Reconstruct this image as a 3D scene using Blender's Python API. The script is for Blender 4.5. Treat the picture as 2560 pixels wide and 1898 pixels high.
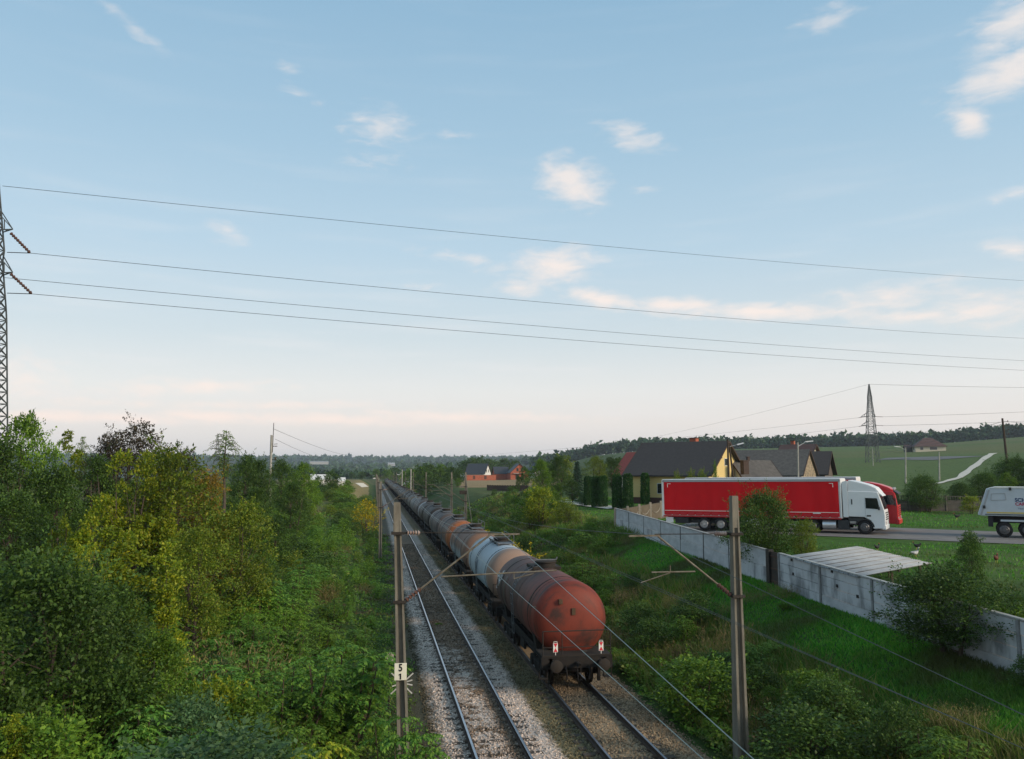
import bpy, math, random
import numpy as np
from math import sin, cos, pi, radians, atan2, asin, sqrt
from mathutils import Vector, Matrix, Euler

for o in list(bpy.data.objects):
    bpy.data.objects.remove(o)
random.seed(7)
scene = bpy.context.scene
COL = scene.collection

# ------------------------------------------------------------------ camera
CAM_H, YAW, PITCH, FOC = 7.9, radians(9.3686), radians(6.3982), 2060.0
cam_data = bpy.data.cameras.new('camera')
cam_data.sensor_fit = 'HORIZONTAL'
cam_data.sensor_width = 36.0
cam_data.lens = 36.0 * FOC / 2560.0
cam_data.clip_start = 0.1
cam_data.clip_end = 20000
cam = bpy.data.objects.new('camera', cam_data)
COL.objects.link(cam)
cam.location = (0, 0, CAM_H)
cam.rotation_euler = (pi / 2 + PITCH, 0, -YAW)
scene.camera = cam
# the viewing rays, used while measuring where things stand on the ground
_F = np.array([sin(YAW) * cos(PITCH), cos(YAW) * cos(PITCH), sin(PITCH)])
_R = np.array([cos(YAW), -sin(YAW), 0.0])
_U = np.cross(_R, _F)
_C = np.array([0, 0, CAM_H])


def ray(px, py):
    return _F + _R * (px - 1280) / FOC - _U * (py - 949) / FOC


def onY(px, py, Y):
    r = ray(px, py)
    return _C + r * Y / r[1]


def onX(px, py, X):
    r = ray(px, py)
    return _C + r * X / r[0]


def onZ(px, py, Z):
    r = ray(px, py)
    return _C + r * (Z - CAM_H) / r[2]


# ------------------------------------------------------------------ sky, sun, exposure
SUN_EL, SUN_AZ = radians(22), radians(130)          # azimuth clockwise from +Y (along the track)
world = bpy.data.worlds.new('World')
scene.world = world
world.use_nodes = True
wt = world.node_tree
wt.nodes.clear()


def wn(t, **kw):
    n = wt.nodes.new(t)
    for k, v in kw.items():
        setattr(n, k, v)
    return n


def wl(a, b):
    wt.links.new(a, b)


w_out = wn('ShaderNodeOutputWorld')
w_bg = wn('ShaderNodeBackground')
w_bg.inputs['Strength'].default_value = 0.10
wl(w_bg.outputs[0], w_out.inputs[0])
w_sky = wn('ShaderNodeTexSky', sky_type='NISHITA')
w_sky.sun_disc = False
w_sky.sun_elevation = SUN_EL
w_sky.sun_rotation = SUN_AZ
w_sky.air_density = 1.0
w_sky.dust_density = 1.5
w_sky.ozone_density = 1.6
w_tc = wn('ShaderNodeTexCoord')
w_sep = wn('ShaderNodeSeparateXYZ')
wl(w_tc.outputs['Generated'], w_sep.inputs[0])


def wmath(op, a, b=None, clamp=False):
    n = wn('ShaderNodeMath', operation=op, use_clamp=clamp)
    for i, v in enumerate((a, b)):
        if v is None:
            continue
        if isinstance(v, (int, float)):
            n.inputs[i].default_value = v
        else:
            wl(v, n.inputs[i])
    return n.outputs[0]


w_az = wmath('ARCTAN2', w_sep.outputs[0], w_sep.outputs[1])
w_el = wmath('ARCSINE', w_sep.outputs[2])
w_ramp = wn('ShaderNodeValToRGB')
wl(wmath('DIVIDE', w_el, 1.5708, True), w_ramp.inputs[0])
els = w_ramp.color_ramp.elements
SKY = [(-1, (.58, .55, .55)), (1.2, (.595, .56, .555)), (3.2, (.64, .59, .56)), (5.5, (.61, .60, .58)), (9, (.48, .535, .555)),
       (15, (.36, .475, .555)), (22, (.275, .41, .515)), (32, (.20, .34, .465)), (50, (.19, .31, .41)), (90, (.19, .29, .37))]
while len(els) < len(SKY):
    els.new(0.5)
for e, (d, c) in zip(els, SKY):
    e.position = max(0, d / 90.0)
    e.color = (*c, 1)
w_x10 = wn('ShaderNodeVectorMath', operation='SCALE')
wl(w_ramp.outputs[0], w_x10.inputs[0])
w_x10.inputs['Scale'].default_value = 10.0
w_mix = wn('ShaderNodeMix', data_type='RGBA')
w_mix.inputs[0].default_value = 0.88
wl(w_sky.outputs[0], w_mix.inputs[6])
wl(w_x10.outputs[0], w_mix.inputs[7])
# clouds: soft noisy patches in the sky, at azimuth / elevation
w_ae = wn('ShaderNodeCombineXYZ')
wl(w_az, w_ae.inputs[0])
wl(w_el, w_ae.inputs[1])
CLOUDS = [(2540, 60, 80, 46, 20, .7), (2478, 100, 46, 26, 10, .5), (2545, 172, 105, 32, 14, .95), (2420, 215, 60, 9, 10, .35), (2425, 302, 32, 24, -20, .85),
          (2065, 50, 62, 20, 8, .5), (1585, 345, 70, 24, -18, .6), (1430, 455, 70, 44, -22, .85), (1385, 665, 85, 36, 4, .8),
          (1295, 718, 55, 20, 0, .6), (1190, 655, 120, 16, -10, .42), (1505, 748, 95, 17, -12, .8), (1690, 762, 90, 15, -2, .85),
          (1900, 780, 230, 17, -4, .75), (2220, 745, 150, 30, 0, .55), (2300, 790, 110, 16, 0, .6), (2470, 770, 110, 34, 0, .6),
          (950, 315, 75, 36, -5, .5), (720, 170, 28, 12, 0, .5), (745, 230, 45, 12, -15, .4), (570, 582, 42, 24, -10, .42),
          (320, 55, 75, 14, -30, .38), (2535, 625, 45, 18, -15, .55), (60, 945, 70, 50, 0, .45), (930, 402, 70, 22, 0, .32),
          (2520, 490, 40, 10, 10, .4), (1610, 472, 30, 10, 0, .35), (110, 1040, 80, 10, 0, .9), (330, 1046, 170, 12, 0, .75),
          (540, 1042, 110, 12, 0, .9), (820, 1048, 240, 14, 0, .75), (480, 968, 170, 18, 3, .55), (1150, 1042, 260, 13, -1, .65), (700, 1012, 260, 10, 1, .5), (250, 1005, 160, 10, 0, .4),
          (1130, 340, 40, 12, 0, .25), (1040, 715, 60, 8, 0, .3)]
total = None
for (px, py, rx, ry, rot, amp) in CLOUDS:
    d = ray(px, py)
    d = d / np.linalg.norm(d)
    m = wn('ShaderNodeMapping', vector_type='TEXTURE')
    m.inputs['Location'].default_value = (atan2(d[0], d[1]), asin(d[2]), 0)
    m.inputs['Rotation'].default_value = (0, 0, radians(rot))
    m.inputs['Scale'].default_value = (rx / FOC * 1.9, ry / FOC * 1.9, 1)
    wl(w_ae.outputs[0], m.inputs['Vector'])
    ln = wn('ShaderNodeVectorMath', operation='LENGTH')
    wl(m.outputs[0], ln.inputs[0])
    v = wmath('MULTIPLY', wmath('SUBTRACT', 1.0, ln.outputs['Value'], True), amp)
    total = v if total is None else wmath('MAXIMUM', total, v)
w_map = wn('ShaderNodeMapping')
w_map.inputs['Scale'].default_value = (7, 20, 1)
w_map.inputs['Rotation'].default_value = (0, 0, radians(-7))
wl(w_ae.outputs[0], w_map.inputs['Vector'])
w_noise = wn('ShaderNodeTexNoise')
w_noise.inputs['Scale'].default_value = 4.0
w_noise.inputs['Detail'].default_value = 7
w_noise.inputs['Roughness'].default_value = 0.58
w_noise.inputs['Distortion'].default_value = 0.35
wl(w_map.outputs[0], w_noise.inputs['Vector'])
w_has = wmath('MULTIPLY', total, 12.0, True)
dens = wmath('ADD', wmath('MULTIPLY', total, 1.35), wmath('MULTIPLY', wmath('SUBTRACT', w_noise.outputs[0], 0.55), 1.35))
w_ms = wn('ShaderNodeMapRange', interpolation_type='SMOOTHSTEP')
w_ms.inputs['From Min'].default_value = 0.02
w_ms.inputs['From Max'].default_value = 1.08
wl(dens, w_ms.inputs[0])
cl_fac = wmath('MULTIPLY', wmath('MULTIPLY', w_ms.outputs[0], w_has), 0.84)
# thin veils everywhere, all round the horizon
w_map2 = wn('ShaderNodeMapping')
w_map2.inputs['Scale'].default_value = (3.0, 30, 1)
wl(w_ae.outputs[0], w_map2.inputs['Vector'])
w_n2 = wn('ShaderNodeTexNoise')
w_n2.inputs['Scale'].default_value = 1.5
w_n2.inputs['Detail'].default_value = 5
wl(w_map2.outputs[0], w_n2.inputs['Vector'])
w_v = wn('ShaderNodeMapRange', interpolation_type='SMOOTHSTEP')
w_v.inputs['From Min'].default_value = 0.48
w_v.inputs['From Max'].default_value = 0.80
wl(w_n2.outputs[0], w_v.inputs[0])
w_low = wn('ShaderNodeMapRange', interpolation_type='SMOOTHSTEP')
w_low.inputs['From Min'].default_value = .12
w_low.inputs['From Max'].default_value = .42
w_low.inputs['To Min'].default_value = .26
w_low.inputs['To Max'].default_value = .05
wl(w_el, w_low.inputs[0])
veil = wmath('MULTIPLY', w_v.outputs[0], w_low.outputs[0])
w_veil = wn('ShaderNodeMix', data_type='RGBA')
wl(veil, w_veil.inputs[0])
wl(w_mix.outputs[2], w_veil.inputs[6])
w_veil.inputs[7].default_value = (6.4, 6.15, 6.1, 1)
w_cc = wn('ShaderNodeMix', data_type='RGBA')                # low clouds are pinker
wl(wmath('MULTIPLY', w_el, 2.2, True), w_cc.inputs[0])
w_cc.inputs[6].default_value = (7.7, 6.35, 5.6, 1)
w_cc.inputs[7].default_value = (6.1, 5.65, 5.4, 1)
w_fin = wn('ShaderNodeMix', data_type='RGBA')
wl(cl_fac, w_fin.inputs[0])
wl(w_veil.outputs[2], w_fin.inputs[6])
wl(w_cc.outputs[2], w_fin.inputs[7])
wl(w_fin.outputs[2], w_bg.inputs['Color'])

sun_data = bpy.data.lights.new('sun', 'SUN')
sun_data.energy = 2.3
sun_data.angle = radians(14)
sun_data.color = (1.0, 0.84, 0.66)
sun = bpy.data.objects.new('sun', sun_data)
COL.objects.link(sun)
sdir = Vector((sin(SUN_AZ) * cos(SUN_EL), cos(SUN_AZ) * cos(SUN_EL), sin(SUN_EL)))
sun.rotation_euler = sdir.to_track_quat('Z', 'Y').to_euler()
sun.location = (30, -30, 60)

scene.view_settings.view_transform = 'Standard'
scene.view_settings.look = 'None'
scene.view_settings.exposure = 0.58
scene.view_settings.gamma = 1.0
scene.view_settings.use_curve_mapping = False
scene.cycles.max_bounces = 6
scene.cycles.diffuse_bounces = 3
scene.cycles.transmission_bounces = 4
scene.cycles.transparent_max_bounces = 6
scene.cycles.volume_bounces = 0

# ------------------------------------------------------------------ materials
MATS = {}


def new_mat(name):
    m = bpy.data.materials.new(name)
    m.use_nodes = True
    return m, m.node_tree, m.node_tree.nodes['Principled BSDF']


def N(nt, t, **kw):
    n = nt.nodes.new(t)
    for k, v in kw.items():
        setattr(n, k, v)
    return n


def mat(name, c, rough=.7, metal=0., var=.25, scale=3., c2=None, bump=0., bscale=None, stretch=(1, 1, 1), spec=.35, contrast=(.35, .68), detail=5):
    """plain painted / stone / metal surface: two close colours mixed by noise, a little relief"""
    if name in MATS:
        return MATS[name]
    m, nt, b = new_mat(name)
    b.inputs['Roughness'].default_value = rough
    b.inputs['Metallic'].default_value = metal
    b.inputs['Specular IOR Level'].default_value = spec
    tc = N(nt, 'ShaderNodeTexCoord')
    mp = N(nt, 'ShaderNodeMapping')
    mp.inputs['Scale'].default_value = stretch
    nt.links.new(tc.outputs['Object'], mp.inputs[0])
    no = N(nt, 'ShaderNodeTexNoise')
    no.inputs['Scale'].default_value = scale
    no.inputs['Detail'].default_value = detail
    no.inputs['Roughness'].default_value = .6
    nt.links.new(mp.outputs[0], no.inputs['Vector'])
    mr = N(nt, 'ShaderNodeMapRange')
    mr.inputs['From Min'].default_value = contrast[0]
    mr.inputs['From Max'].default_value = contrast[1]
    nt.links.new(no.outputs[0], mr.inputs[0])
    mx = N(nt, 'ShaderNodeMix', data_type='RGBA')
    nt.links.new(mr.outputs[0], mx.inputs[0])
    if c2 is None:
        c2 = tuple(x * (1 - var) for x in c)
    mx.inputs[6].default_value = (*c, 1)
    mx.inputs[7].default_value = (*c2, 1)
    nt.links.new(mx.outputs[2], b.inputs['Base Color'])
    if bump:
        n2 = N(nt, 'ShaderNodeTexNoise')
        n2.inputs['Scale'].default_value = bscale or scale * 6
        n2.inputs['Detail'].default_value = 4
        nt.links.new(mp.outputs[0], n2.inputs['Vector'])
        bp = N(nt, 'ShaderNodeBump')
        bp.inputs['Strength'].default_value = bump
        bp.inputs['Distance'].default_value = .03
        nt.links.new(n2.outputs[0], bp.inputs['Height'])
        nt.links.new(bp.outputs[0], b.inputs['Normal'])
    MATS[name] = m
    return m


def leaf_mat(name, cols, rough=.55, transl=.25, patch=None, patch_scale=.35):
    """leaves: every leaf its own shade (random per island), clump-sized drift, some light through the leaf"""
    if name in MATS:
        return MATS[name]
    m, nt, b = new_mat(name)
    g = N(nt, 'ShaderNodeNewGeometry')
    r = N(nt, 'ShaderNodeValToRGB')
    nt.links.new(g.outputs['Random Per Island'], r.inputs[0])
    e = r.color_ramp.elements
    while len(e) < len(cols):
        e.new(.5)
    for i, c in enumerate(cols):
        e[i].position = i / max(1, len(cols) - 1)
        e[i].color = (*c, 1)
    tc = N(nt, 'ShaderNodeTexCoord')
    oi = N(nt, 'ShaderNodeObjectInfo')
    no = N(nt, 'ShaderNodeTexNoise')
    no.inputs['Scale'].default_value = patch_scale
    no.inputs['Detail'].default_value = 3
    nt.links.new(g.outputs['Position'], no.inputs['Vector'])
    hs = N(nt, 'ShaderNodeHueSaturation')
    hs.inputs['Saturation'].default_value = 1.08
    nt.links.new(r.outputs[0], hs.inputs['Color'])
    mr = N(nt, 'ShaderNodeMapRange')
    mr.inputs['From Min'].default_value = .3
    mr.inputs['From Max'].default_value = .7
    mr.inputs['To Min'].default_value = .7
    mr.inputs['To Max'].default_value = 1.25
    nt.links.new(no.outputs[0], mr.inputs[0])
    mu = N(nt, 'ShaderNodeMath', operation='MULTIPLY_ADD')
    nt.links.new(oi.outputs['Random'], mu.inputs[0])
    mu.inputs[1].default_value = .35
    mu.inputs[2].default_value = 1.42
    mm = N(nt, 'ShaderNodeMath', operation='MULTIPLY')
    nt.links.new(mu.outputs[0], mm.inputs[0])
    nt.links.new(mr.outputs[0], mm.inputs[1])
    nt.links.new(mm.outputs[0], hs.inputs['Value'])
    col = hs.outputs[0]
    if patch is not None:
        n3 = N(nt, 'ShaderNodeTexNoise')
        n3.inputs['Scale'].default_value = patch_scale * .8
        n3.inputs['Detail'].default_value = 4
        nt.links.new(g.outputs['Position'], n3.inputs['Vector'])
        m3 = N(nt, 'ShaderNodeMapRange')
        m3.inputs['From Min'].default_value = .50
        m3.inputs['From Max'].default_value = .62
        nt.links.new(n3.outputs[0], m3.inputs[0])
        mx = N(nt, 'ShaderNodeMix', data_type='RGBA')
        nt.links.new(m3.outputs[0], mx.inputs[0])
        nt.links.new(col, mx.inputs[6])
        mx.inputs[7].default_value = (*patch, 1)
        col = mx.outputs[2]
    nt.links.new(col, b.inputs['Base Color'])
    b.inputs['Roughness'].default_value = rough
    b.inputs['Specular IOR Level'].default_value = .25
    tr = N(nt, 'ShaderNodeBsdfTranslucent')
    nt.links.new(col, tr.inputs[0])
    ms = N(nt, 'ShaderNodeMixShader')
    ms.inputs[0].default_value = transl
    nt.links.new(b.outputs[0], ms.inputs[1])
    nt.links.new(tr.outputs[0], ms.inputs[2])
    nt.links.new(ms.outputs[0], nt.nodes['Material Output'].inputs[0])
    MATS[name] = m
    return m


# ------------------------------------------------------------------ object helpers
def tag(o, label=None, cat=None, group=None, kind=None):
    if label:
        o['label'] = label
    if cat:
        o['category'] = cat
    if group:
        o['group'] = group
    if kind:
        o['kind'] = kind
    return o


def thing(name, label, cat, loc=(0, 0, 0), rz=0., group=None, tilt=0.):
    o = bpy.data.objects.new(name, None)
    o.empty_display_size = .3
    COL.objects.link(o)
    o.location = loc
    o.rotation_euler = (0, tilt, rz)
    return tag(o, label, cat, group)


def kids(o):
    return [c for c in COL.objects if c.parent is o]


CH = {}


def copy_tree(o, loc=None, rz=None, label=None, group=None, parent=None):
    c = o.copy()
    COL.objects.link(c)
    if parent is not None:
        c.parent = parent
        CH.setdefault(parent.name, []).append(c)
    if loc is not None:
        c.location = loc
    if rz is not None:
        c.rotation_euler = (c.rotation_euler[0], c.rotation_euler[1], rz)
    if label:
        c['label'] = label
    if group:
        c['group'] = group
    for k in list(CH.get(o.name, [])):
        copy_tree(k, parent=c)
    return c


def link_mesh(name, me, parent=None, loc=None):
    o = bpy.data.objects.new(name, me)
    COL.objects.link(o)
    if parent is not None:
        o.parent = parent
        CH.setdefault(parent.name, []).append(o)
    if loc is not None:
        o.location = loc
    return o


class MB:
    """collects boxes, bars, tubes and lathes into ONE mesh"""

    def __init__(s):
        s.v, s.f, s.m = [], [], []
        s.cur = 0

    def add(s, vs, fs):
        k = len(s.v)
        s.v += [tuple(map(float, p)) for p in vs]
        s.f += [tuple(i + k for i in f) for f in fs]
        s.m += [s.cur] * len(fs)
        return s

    def box(s, x0, x1, y0, y1, z0, z1):
        return s.add([(x0, y0, z0), (x1, y0, z0), (x1, y1, z0), (x0, y1, z0), (x0, y0, z1), (x1, y0, z1), (x1, y1, z1), (x0, y1, z1)],
                     [(0, 3, 2, 1), (4, 5, 6, 7), (0, 1, 5, 4), (1, 2, 6, 5), (2, 3, 7, 6), (3, 0, 4, 7)])

    def hexa(s, p):
        return s.add(p, [(0, 3, 2, 1), (4, 5, 6, 7), (0, 1, 5, 4), (1, 2, 6, 5), (2, 3, 7, 6), (3, 0, 4, 7)])

    def bar(s, p, q, w, h=None, up=(0, 0, 1)):
        p, q = Vector(p), Vector(q)
        h = h or w
        d = (q - p).normalized()
        u = Vector(up)
        if abs(d.dot(u)) > .98:
            u = Vector((1, 0, 0))
        a = d.cross(u).normalized() * (w / 2)
        b = a.cross(d).normalized() * (h / 2)
        return s.hexa([p - a - b, p + a - b, q + a - b, q - a - b, p - a + b, p + a + b, q + a + b, q - a + b])

    def tube(s, p, q, r, n=8, r2=None, caps=True):
        p, q = Vector(p), Vector(q)
        r2 = r if r2 is None else r2
        d = (q - p).normalized()
        u = Vector((0, 0, 1)) if abs(d.z) < .95 else Vector((1, 0, 0))
        a = d.cross(u).normalized()
        b = a.cross(d).normalized()
        vs = []
        for (c, rr) in ((p, r), (q, r2)):
            for i in range(n):
                t = 2 * pi * i / n
                vs.append(c + a * cos(t) * rr + b * sin(t) * rr)
        fs = [(i, i + n, (i + 1) % n + n, (i + 1) % n) for i in range(n)]
        if caps:
            fs += [tuple(range(n)), tuple(range(2 * n - 1, n - 1, -1))]
        return s.add(vs, fs)

    def path(s, pts, r, n=5):
        pts = [Vector(p) for p in pts]
        rings = []
        for i, p in enumerate(pts):
            d = (pts[min(i + 1, len(pts) - 1)] - pts[max(i - 1, 0)]).normalized()
            u = Vector((0, 0, 1)) if abs(d.z) < .95 else Vector((1, 0, 0))
            a = d.cross(u).normalized()
            b = a.cross(d).normalized()
            rr = r[i] if isinstance(r, (list, tuple)) else r
            rings.append([p + a * cos(2 * pi * j / n) * rr + b * sin(2 * pi * j / n) * rr for j in range(n)])
        vs = [v for g in rings for v in g]
        fs = []
        for k in range(len(pts) - 1):
            for j in range(n):
                fs.append((k * n + j, (k + 1) * n + j, (k + 1) * n + (j + 1) % n, k * n + (j + 1) % n))
        fs += [tuple(range(n)), tuple(range(len(vs) - 1, len(vs) - n - 1, -1))]
        return s.add(vs, fs)

    def lathe(s, prof, o=(0, 0, 0), axis='y', n=24, cap=True):
        """prof: (along, radius)"""
        vs = []
        for (t, r) in prof:
            for i in range(n):
                a = 2 * pi * i / n
                c, d = cos(a) * r, sin(a) * r
                if axis == 'y':
                    vs.append((o[0] + c, o[1] + t, o[2] + d))
                elif axis == 'x':
                    vs.append((o[0] + t, o[1] - c, o[2] + d))
                else:
                    vs.append((o[0] + c, o[1] - d, o[2] + t))
        fs = []
        for k in range(len(prof) - 1):
            for j in range(n):
                fs.append((k * n + j, k * n + (j + 1) % n, (k + 1) * n + (j + 1) % n, (k + 1) * n + j))
        if cap:
            fs += [tuple(range(n - 1, -1, -1)), tuple(range((len(prof) - 1) * n, len(prof) * n))]
        return s.add(vs, fs)

    def prism(s, poly, a, b, axis='y'):
        """poly: 2D outline; extruded from a to b along axis (x: poly=(y,z); y: poly=(x,z); z: poly=(x,y))"""
        n = len(poly)
        vs = []
        for t in (a, b):
            for (u, w) in poly:
                vs.append((t, u, w) if axis == 'x' else (u, t, w) if axis == 'y' else (u, w, t))
        fs = [(i, (i + 1) % n, (i + 1) % n + n, i + n) for i in range(n)] + [tuple(range(n - 1, -1, -1)), tuple(range(n, 2 * n))]
        return s.add(vs, fs)

    def mesh(s, name, mats, smooth=None, fix=True):
        me = bpy.data.meshes.new(name)
        me.from_pydata(s.v, [], s.f)
        if fix:
            import bmesh
            bm = bmesh.new()
            bm.from_mesh(me)
            bmesh.ops.recalc_face_normals(bm, faces=bm.faces)
            bm.to_mesh(me)
            bm.free()
        for m in (mats if isinstance(mats, (list, tuple)) else [mats]):
            me.materials.append(m)
        if any(s.m):
            me.polygons.foreach_set('material_index', s.m)
        if smooth is not None:
            me.shade_smooth()
            me.set_sharp_from_angle(angle=radians(smooth))
        me.update()
        return me

    def build(s, name, mats, parent=None, smooth=None, bevel=0., loc=None):
        o = link_mesh(name, s.mesh(name, mats, smooth), parent, loc)
        if bevel:
            md = o.modifiers.new('bevel', 'BEVEL')
            md.width = bevel
            md.segments = 2
            md.limit_method = 'ANGLE'
        return o


def np_mesh(name, V, F, mats, mi=None, smooth=False):
    """V (n,3) floats, F (m,4) or (m,3) ints, as one mesh, fast"""
    me = bpy.data.meshes.new(name)
    k = F.shape[1]
    me.vertices.add(len(V))
    me.vertices.foreach_set('co', np.asarray(V, np.float32).ravel())
    me.loops.add(F.size)
    me.loops.foreach_set('vertex_index', np.asarray(F, np.int32).ravel())
    me.polygons.add(len(F))
    me.polygons.foreach_set('loop_start', np.arange(0, F.size, k, dtype=np.int32))
    for m in (mats if isinstance(mats, (list, tuple)) else [mats]):
        me.materials.append(m)
    if mi is not None:
        me.polygons.foreach_set('material_index', np.asarray(mi, np.int32))
    if smooth:
        me.polygons.foreach_set('use_smooth', np.ones(len(F), bool))
    me.update(calc_edges=True)
    me.validate()
    return me


def text_mesh(txt, size, m, name, parent, loc, rot, depth=.004, bold=0.0, sx=1.0):
    cu = bpy.data.curves.new(name, 'FONT')
    cu.body = txt
    cu.size = size
    cu.extrude = depth
    cu.offset = bold
    cu.align_x = 'CENTER'
    cu.align_y = 'CENTER'
    t = bpy.data.objects.new(name + '_font', cu)
    COL.objects.link(t)
    bpy.context.view_layer.update()
    me = bpy.data.meshes.new_from_object(t.evaluated_get(bpy.context.evaluated_depsgraph_get()))
    bpy.data.objects.remove(t)
    me.materials.clear()
    me.materials.append(m)
    o = link_mesh(name, me, parent, loc)
    o.rotation_euler = rot
    o.scale = (sx, 1, 1)
    return o
# ------------------------------------------------------------------ terrain
def th(px):
    r = ray(px, 1180)
    return atan2(r[0], r[1])


def sstep(t):
    t = np.clip(t, 0, 1)
    return t * t * (3 - 2 * t)


TH = np.array([th(p) for p in (-2600, 0, 600, 1000, 1250, 1400, 1500, 1600, 2000, 2300, 2560, 3600)])
TR = np.array([30, 100, 200, 300, 420, 600, 1100, 1700, 2600, 4200, 7500.])
TZ = np.array([
    [3, 3, 3, 3, 3.2, 3.4, 3.4, 3.4, 3.4, 3.4, 3.4, 3.4],
    [3, 3, 3, 3, 3.4, 4, 4.1, 4.1, 3.8, 3.6, 3.6, 3.6],
    [3.5, 3.5, 3.5, 3.5, 3.8, 4.2, 4.5, 5, 5, 5, 6, 7],
    [4, 4, 4, 4, 4, 4.6, 5.5, 6.5, 8.3, 9, 11, 12],
    [4, 4, 4, 4, 4.2, 5.5, 8, 11, 14, 15.5, 17, 18],
    [3, 3, 3, 3, 3.5, 8, 14, 18, 22, 22.5, 26, 28],
    [0, 0, -2, -2, 5, 18, 30, 35.5, 38, 39.5, 47, 50],
    [0, 0, -4, 0, 14, 30, 38, 42, 44, 46, 54, 58],
    [22, 22, 20, 23, 28, 40, 42, 44, 46, 50, 56, 60],
    [70, 70, 66, 64, 64, 60, 56, 50, 50, 50, 55, 60],
    [60, 60, 58, 56, 55, 50, 50, 50, 50, 50, 50, 50]], float)


def far_z(x, y):
    r = np.hypot(x, y)
    t = np.arctan2(x, np.maximum(y, 1e-3))
    t = np.where(y < 0, np.where(x < 0, TH[0], TH[-1]), t)
    lr = np.log(np.clip(r, TR[0], TR[-1]))
    L = np.log(TR)
    i = np.clip(np.searchsorted(L, lr) - 1, 0, len(TR) - 2)
    f = (lr - L[i]) / (L[i + 1] - L[i])
    rows = np.stack([np.interp(t, TH, row) for row in TZ])
    idx = np.arange(t.size).reshape(t.shape)
    flat = rows.reshape(len(TR), -1)
    a = flat[i.ravel(), idx.ravel()].reshape(t.shape)
    b = flat[i.ravel() + 1, idx.ravel()].reshape(t.shape)
    return a + (b - a) * f


WALL_X0, WALL_K = 17.51, .0517


def wall_x(y):
    return WALL_X0 + WALL_K * y


def wall_zb(y):
    return 1.96 + (np.clip(y, 8, 140) - 22) * .0207


def lump(x, y, s=1.):
    return (np.sin(x * .9 * s + 1.3 * np.sin(y * .37 * s)) * np.cos(y * .61 * s + .8 * np.sin(x * .53 * s)) + .5 * np.sin(x * 2.1 * s + y * 1.3 * s)) / 1.5


def H(x, y):
    x = np.asarray(x, float)
    y = np.asarray(y, float)
    P = far_z(x, y)
    xb = wall_x(y) - .25
    zb = wall_zb(y)
    t = (x - 10.9) / (xb - 10.9)
    zr = -.35 + (zb + .35) * (.55 * sstep(t) + .45 * np.clip(t, 0, 1)) + .10 * lump(x, y) * sstep(t * 3) * sstep((1 - t) * 4)
    zy = 3.4 + .65 * sstep((y - 78) / 22)
    zin = zb + (zy - zb) * sstep((x - xb - .3) / 8)
    zl = np.interp(-x, [0, .6, 2, 5, 9, 15, 25, 60], [-.35, -.25, .15, 1.1, 1.9, 2.4, 2.8, 3.0]) + .12 * lump(x, y, .8) * sstep(-x / 3)
    zn = np.where(x > xb, zin, np.where(x > 10.9, zr, np.where(x < 0, zl, -.35)))
    r = np.hypot(x, y)
    w = sstep((r - 95) / 70)
    cut = np.where(x > 10.9, sstep((x - 10.9) / 11), np.where(x < 0, sstep(-x / 9), 0))
    cut = np.maximum(cut, sstep((y - 560) / 40))
    zf = -.35 + (P + .35) * cut
    return zn * (1 - w) + zf * w


def hz(x, y):
    return float(H(np.array([x]), np.array([y]))[0])


def hit(px, py, lo=10., hi=3000.):
    """where the viewing ray meets the ground"""
    r = ray(px, py)
    ts = np.geomspace(lo, hi, 1500)
    P = _C[None] + ts[:, None] * r[None]
    d = P[:, 2] - H(P[:, 0], P[:, 1])
    k = np.argmax(d < 0)
    return P[k] if d[k] < 0 else P[-1]


def axis(lo, hi, fine, spec):
    return np.unique(np.round(np.concatenate(spec), 3))


gx = np.unique(np.concatenate([np.arange(-14, 30, .45), np.arange(30, 66, 1.5), np.arange(-60, -14, 2.0), 66 * 1.085 ** np.arange(0, 58), -60 * 1.085 ** np.arange(0, 59), [0, 10.9]]))
gy = np.unique(np.concatenate([np.arange(-60, 8, 6), np.arange(8, 100, 1.0), np.arange(100, 220, 3.), 220 * 1.022 ** np.arange(0, 165)]))
GX, GY = np.meshgrid(gx, gy)
GZ = H(GX, GY)
V = np.stack([GX.ravel(), GY.ravel(), GZ.ravel()], 1)
nx, ny = len(gx), len(gy)
ii = (np.arange(ny - 1)[:, None] * nx + np.arange(nx - 1)[None]).ravel()
Fq = np.stack([ii, ii + 1, ii + nx + 1, ii + nx], 1)
m_ground, nt, b = new_mat('ground_soil_and_grass')
at = N(nt, 'ShaderNodeVertexColor', layer_name='Col')
tcg = N(nt, 'ShaderNodeNewGeometry')
no1 = N(nt, 'ShaderNodeTexNoise')
no1.inputs['Scale'].default_value = .9
no1.inputs['Detail'].default_value = 8
no1.inputs['Roughness'].default_value = .7
nt.links.new(tcg.outputs['Position'], no1.inputs['Vector'])
mrg = N(nt, 'ShaderNodeMapRange')
mrg.inputs['From Min'].default_value = .3
mrg.inputs['From Max'].default_value = .7
mrg.inputs['To Min'].default_value = .6
mrg.inputs['To Max'].default_value = 1.35
nt.links.new(no1.outputs[0], mrg.inputs[0])
vm = N(nt, 'ShaderNodeVectorMath', operation='SCALE')
nt.links.new(at.outputs[0], vm.inputs[0])
nt.links.new(mrg.outputs[0], vm.inputs['Scale'])
nt.links.new(vm.outputs[0], b.inputs['Base Color'])
b.inputs['Roughness'].default_value = 1
b.inputs['Specular IOR Level'].default_value = .1
bpn = N(nt, 'ShaderNodeBump')
bpn.inputs['Strength'].default_value = .6
bpn.inputs['Distance'].default_value = .15
nt.links.new(no1.outputs[0], bpn.inputs['Height'])
nt.links.new(bpn.outputs[0], b.inputs['Normal'])
me = np_mesh('ground', V, Fq, m_ground, smooth=True)
rr = np.hypot(GX, GY)
tt = np.arctan2(GX, np.maximum(GY, .01))
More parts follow.
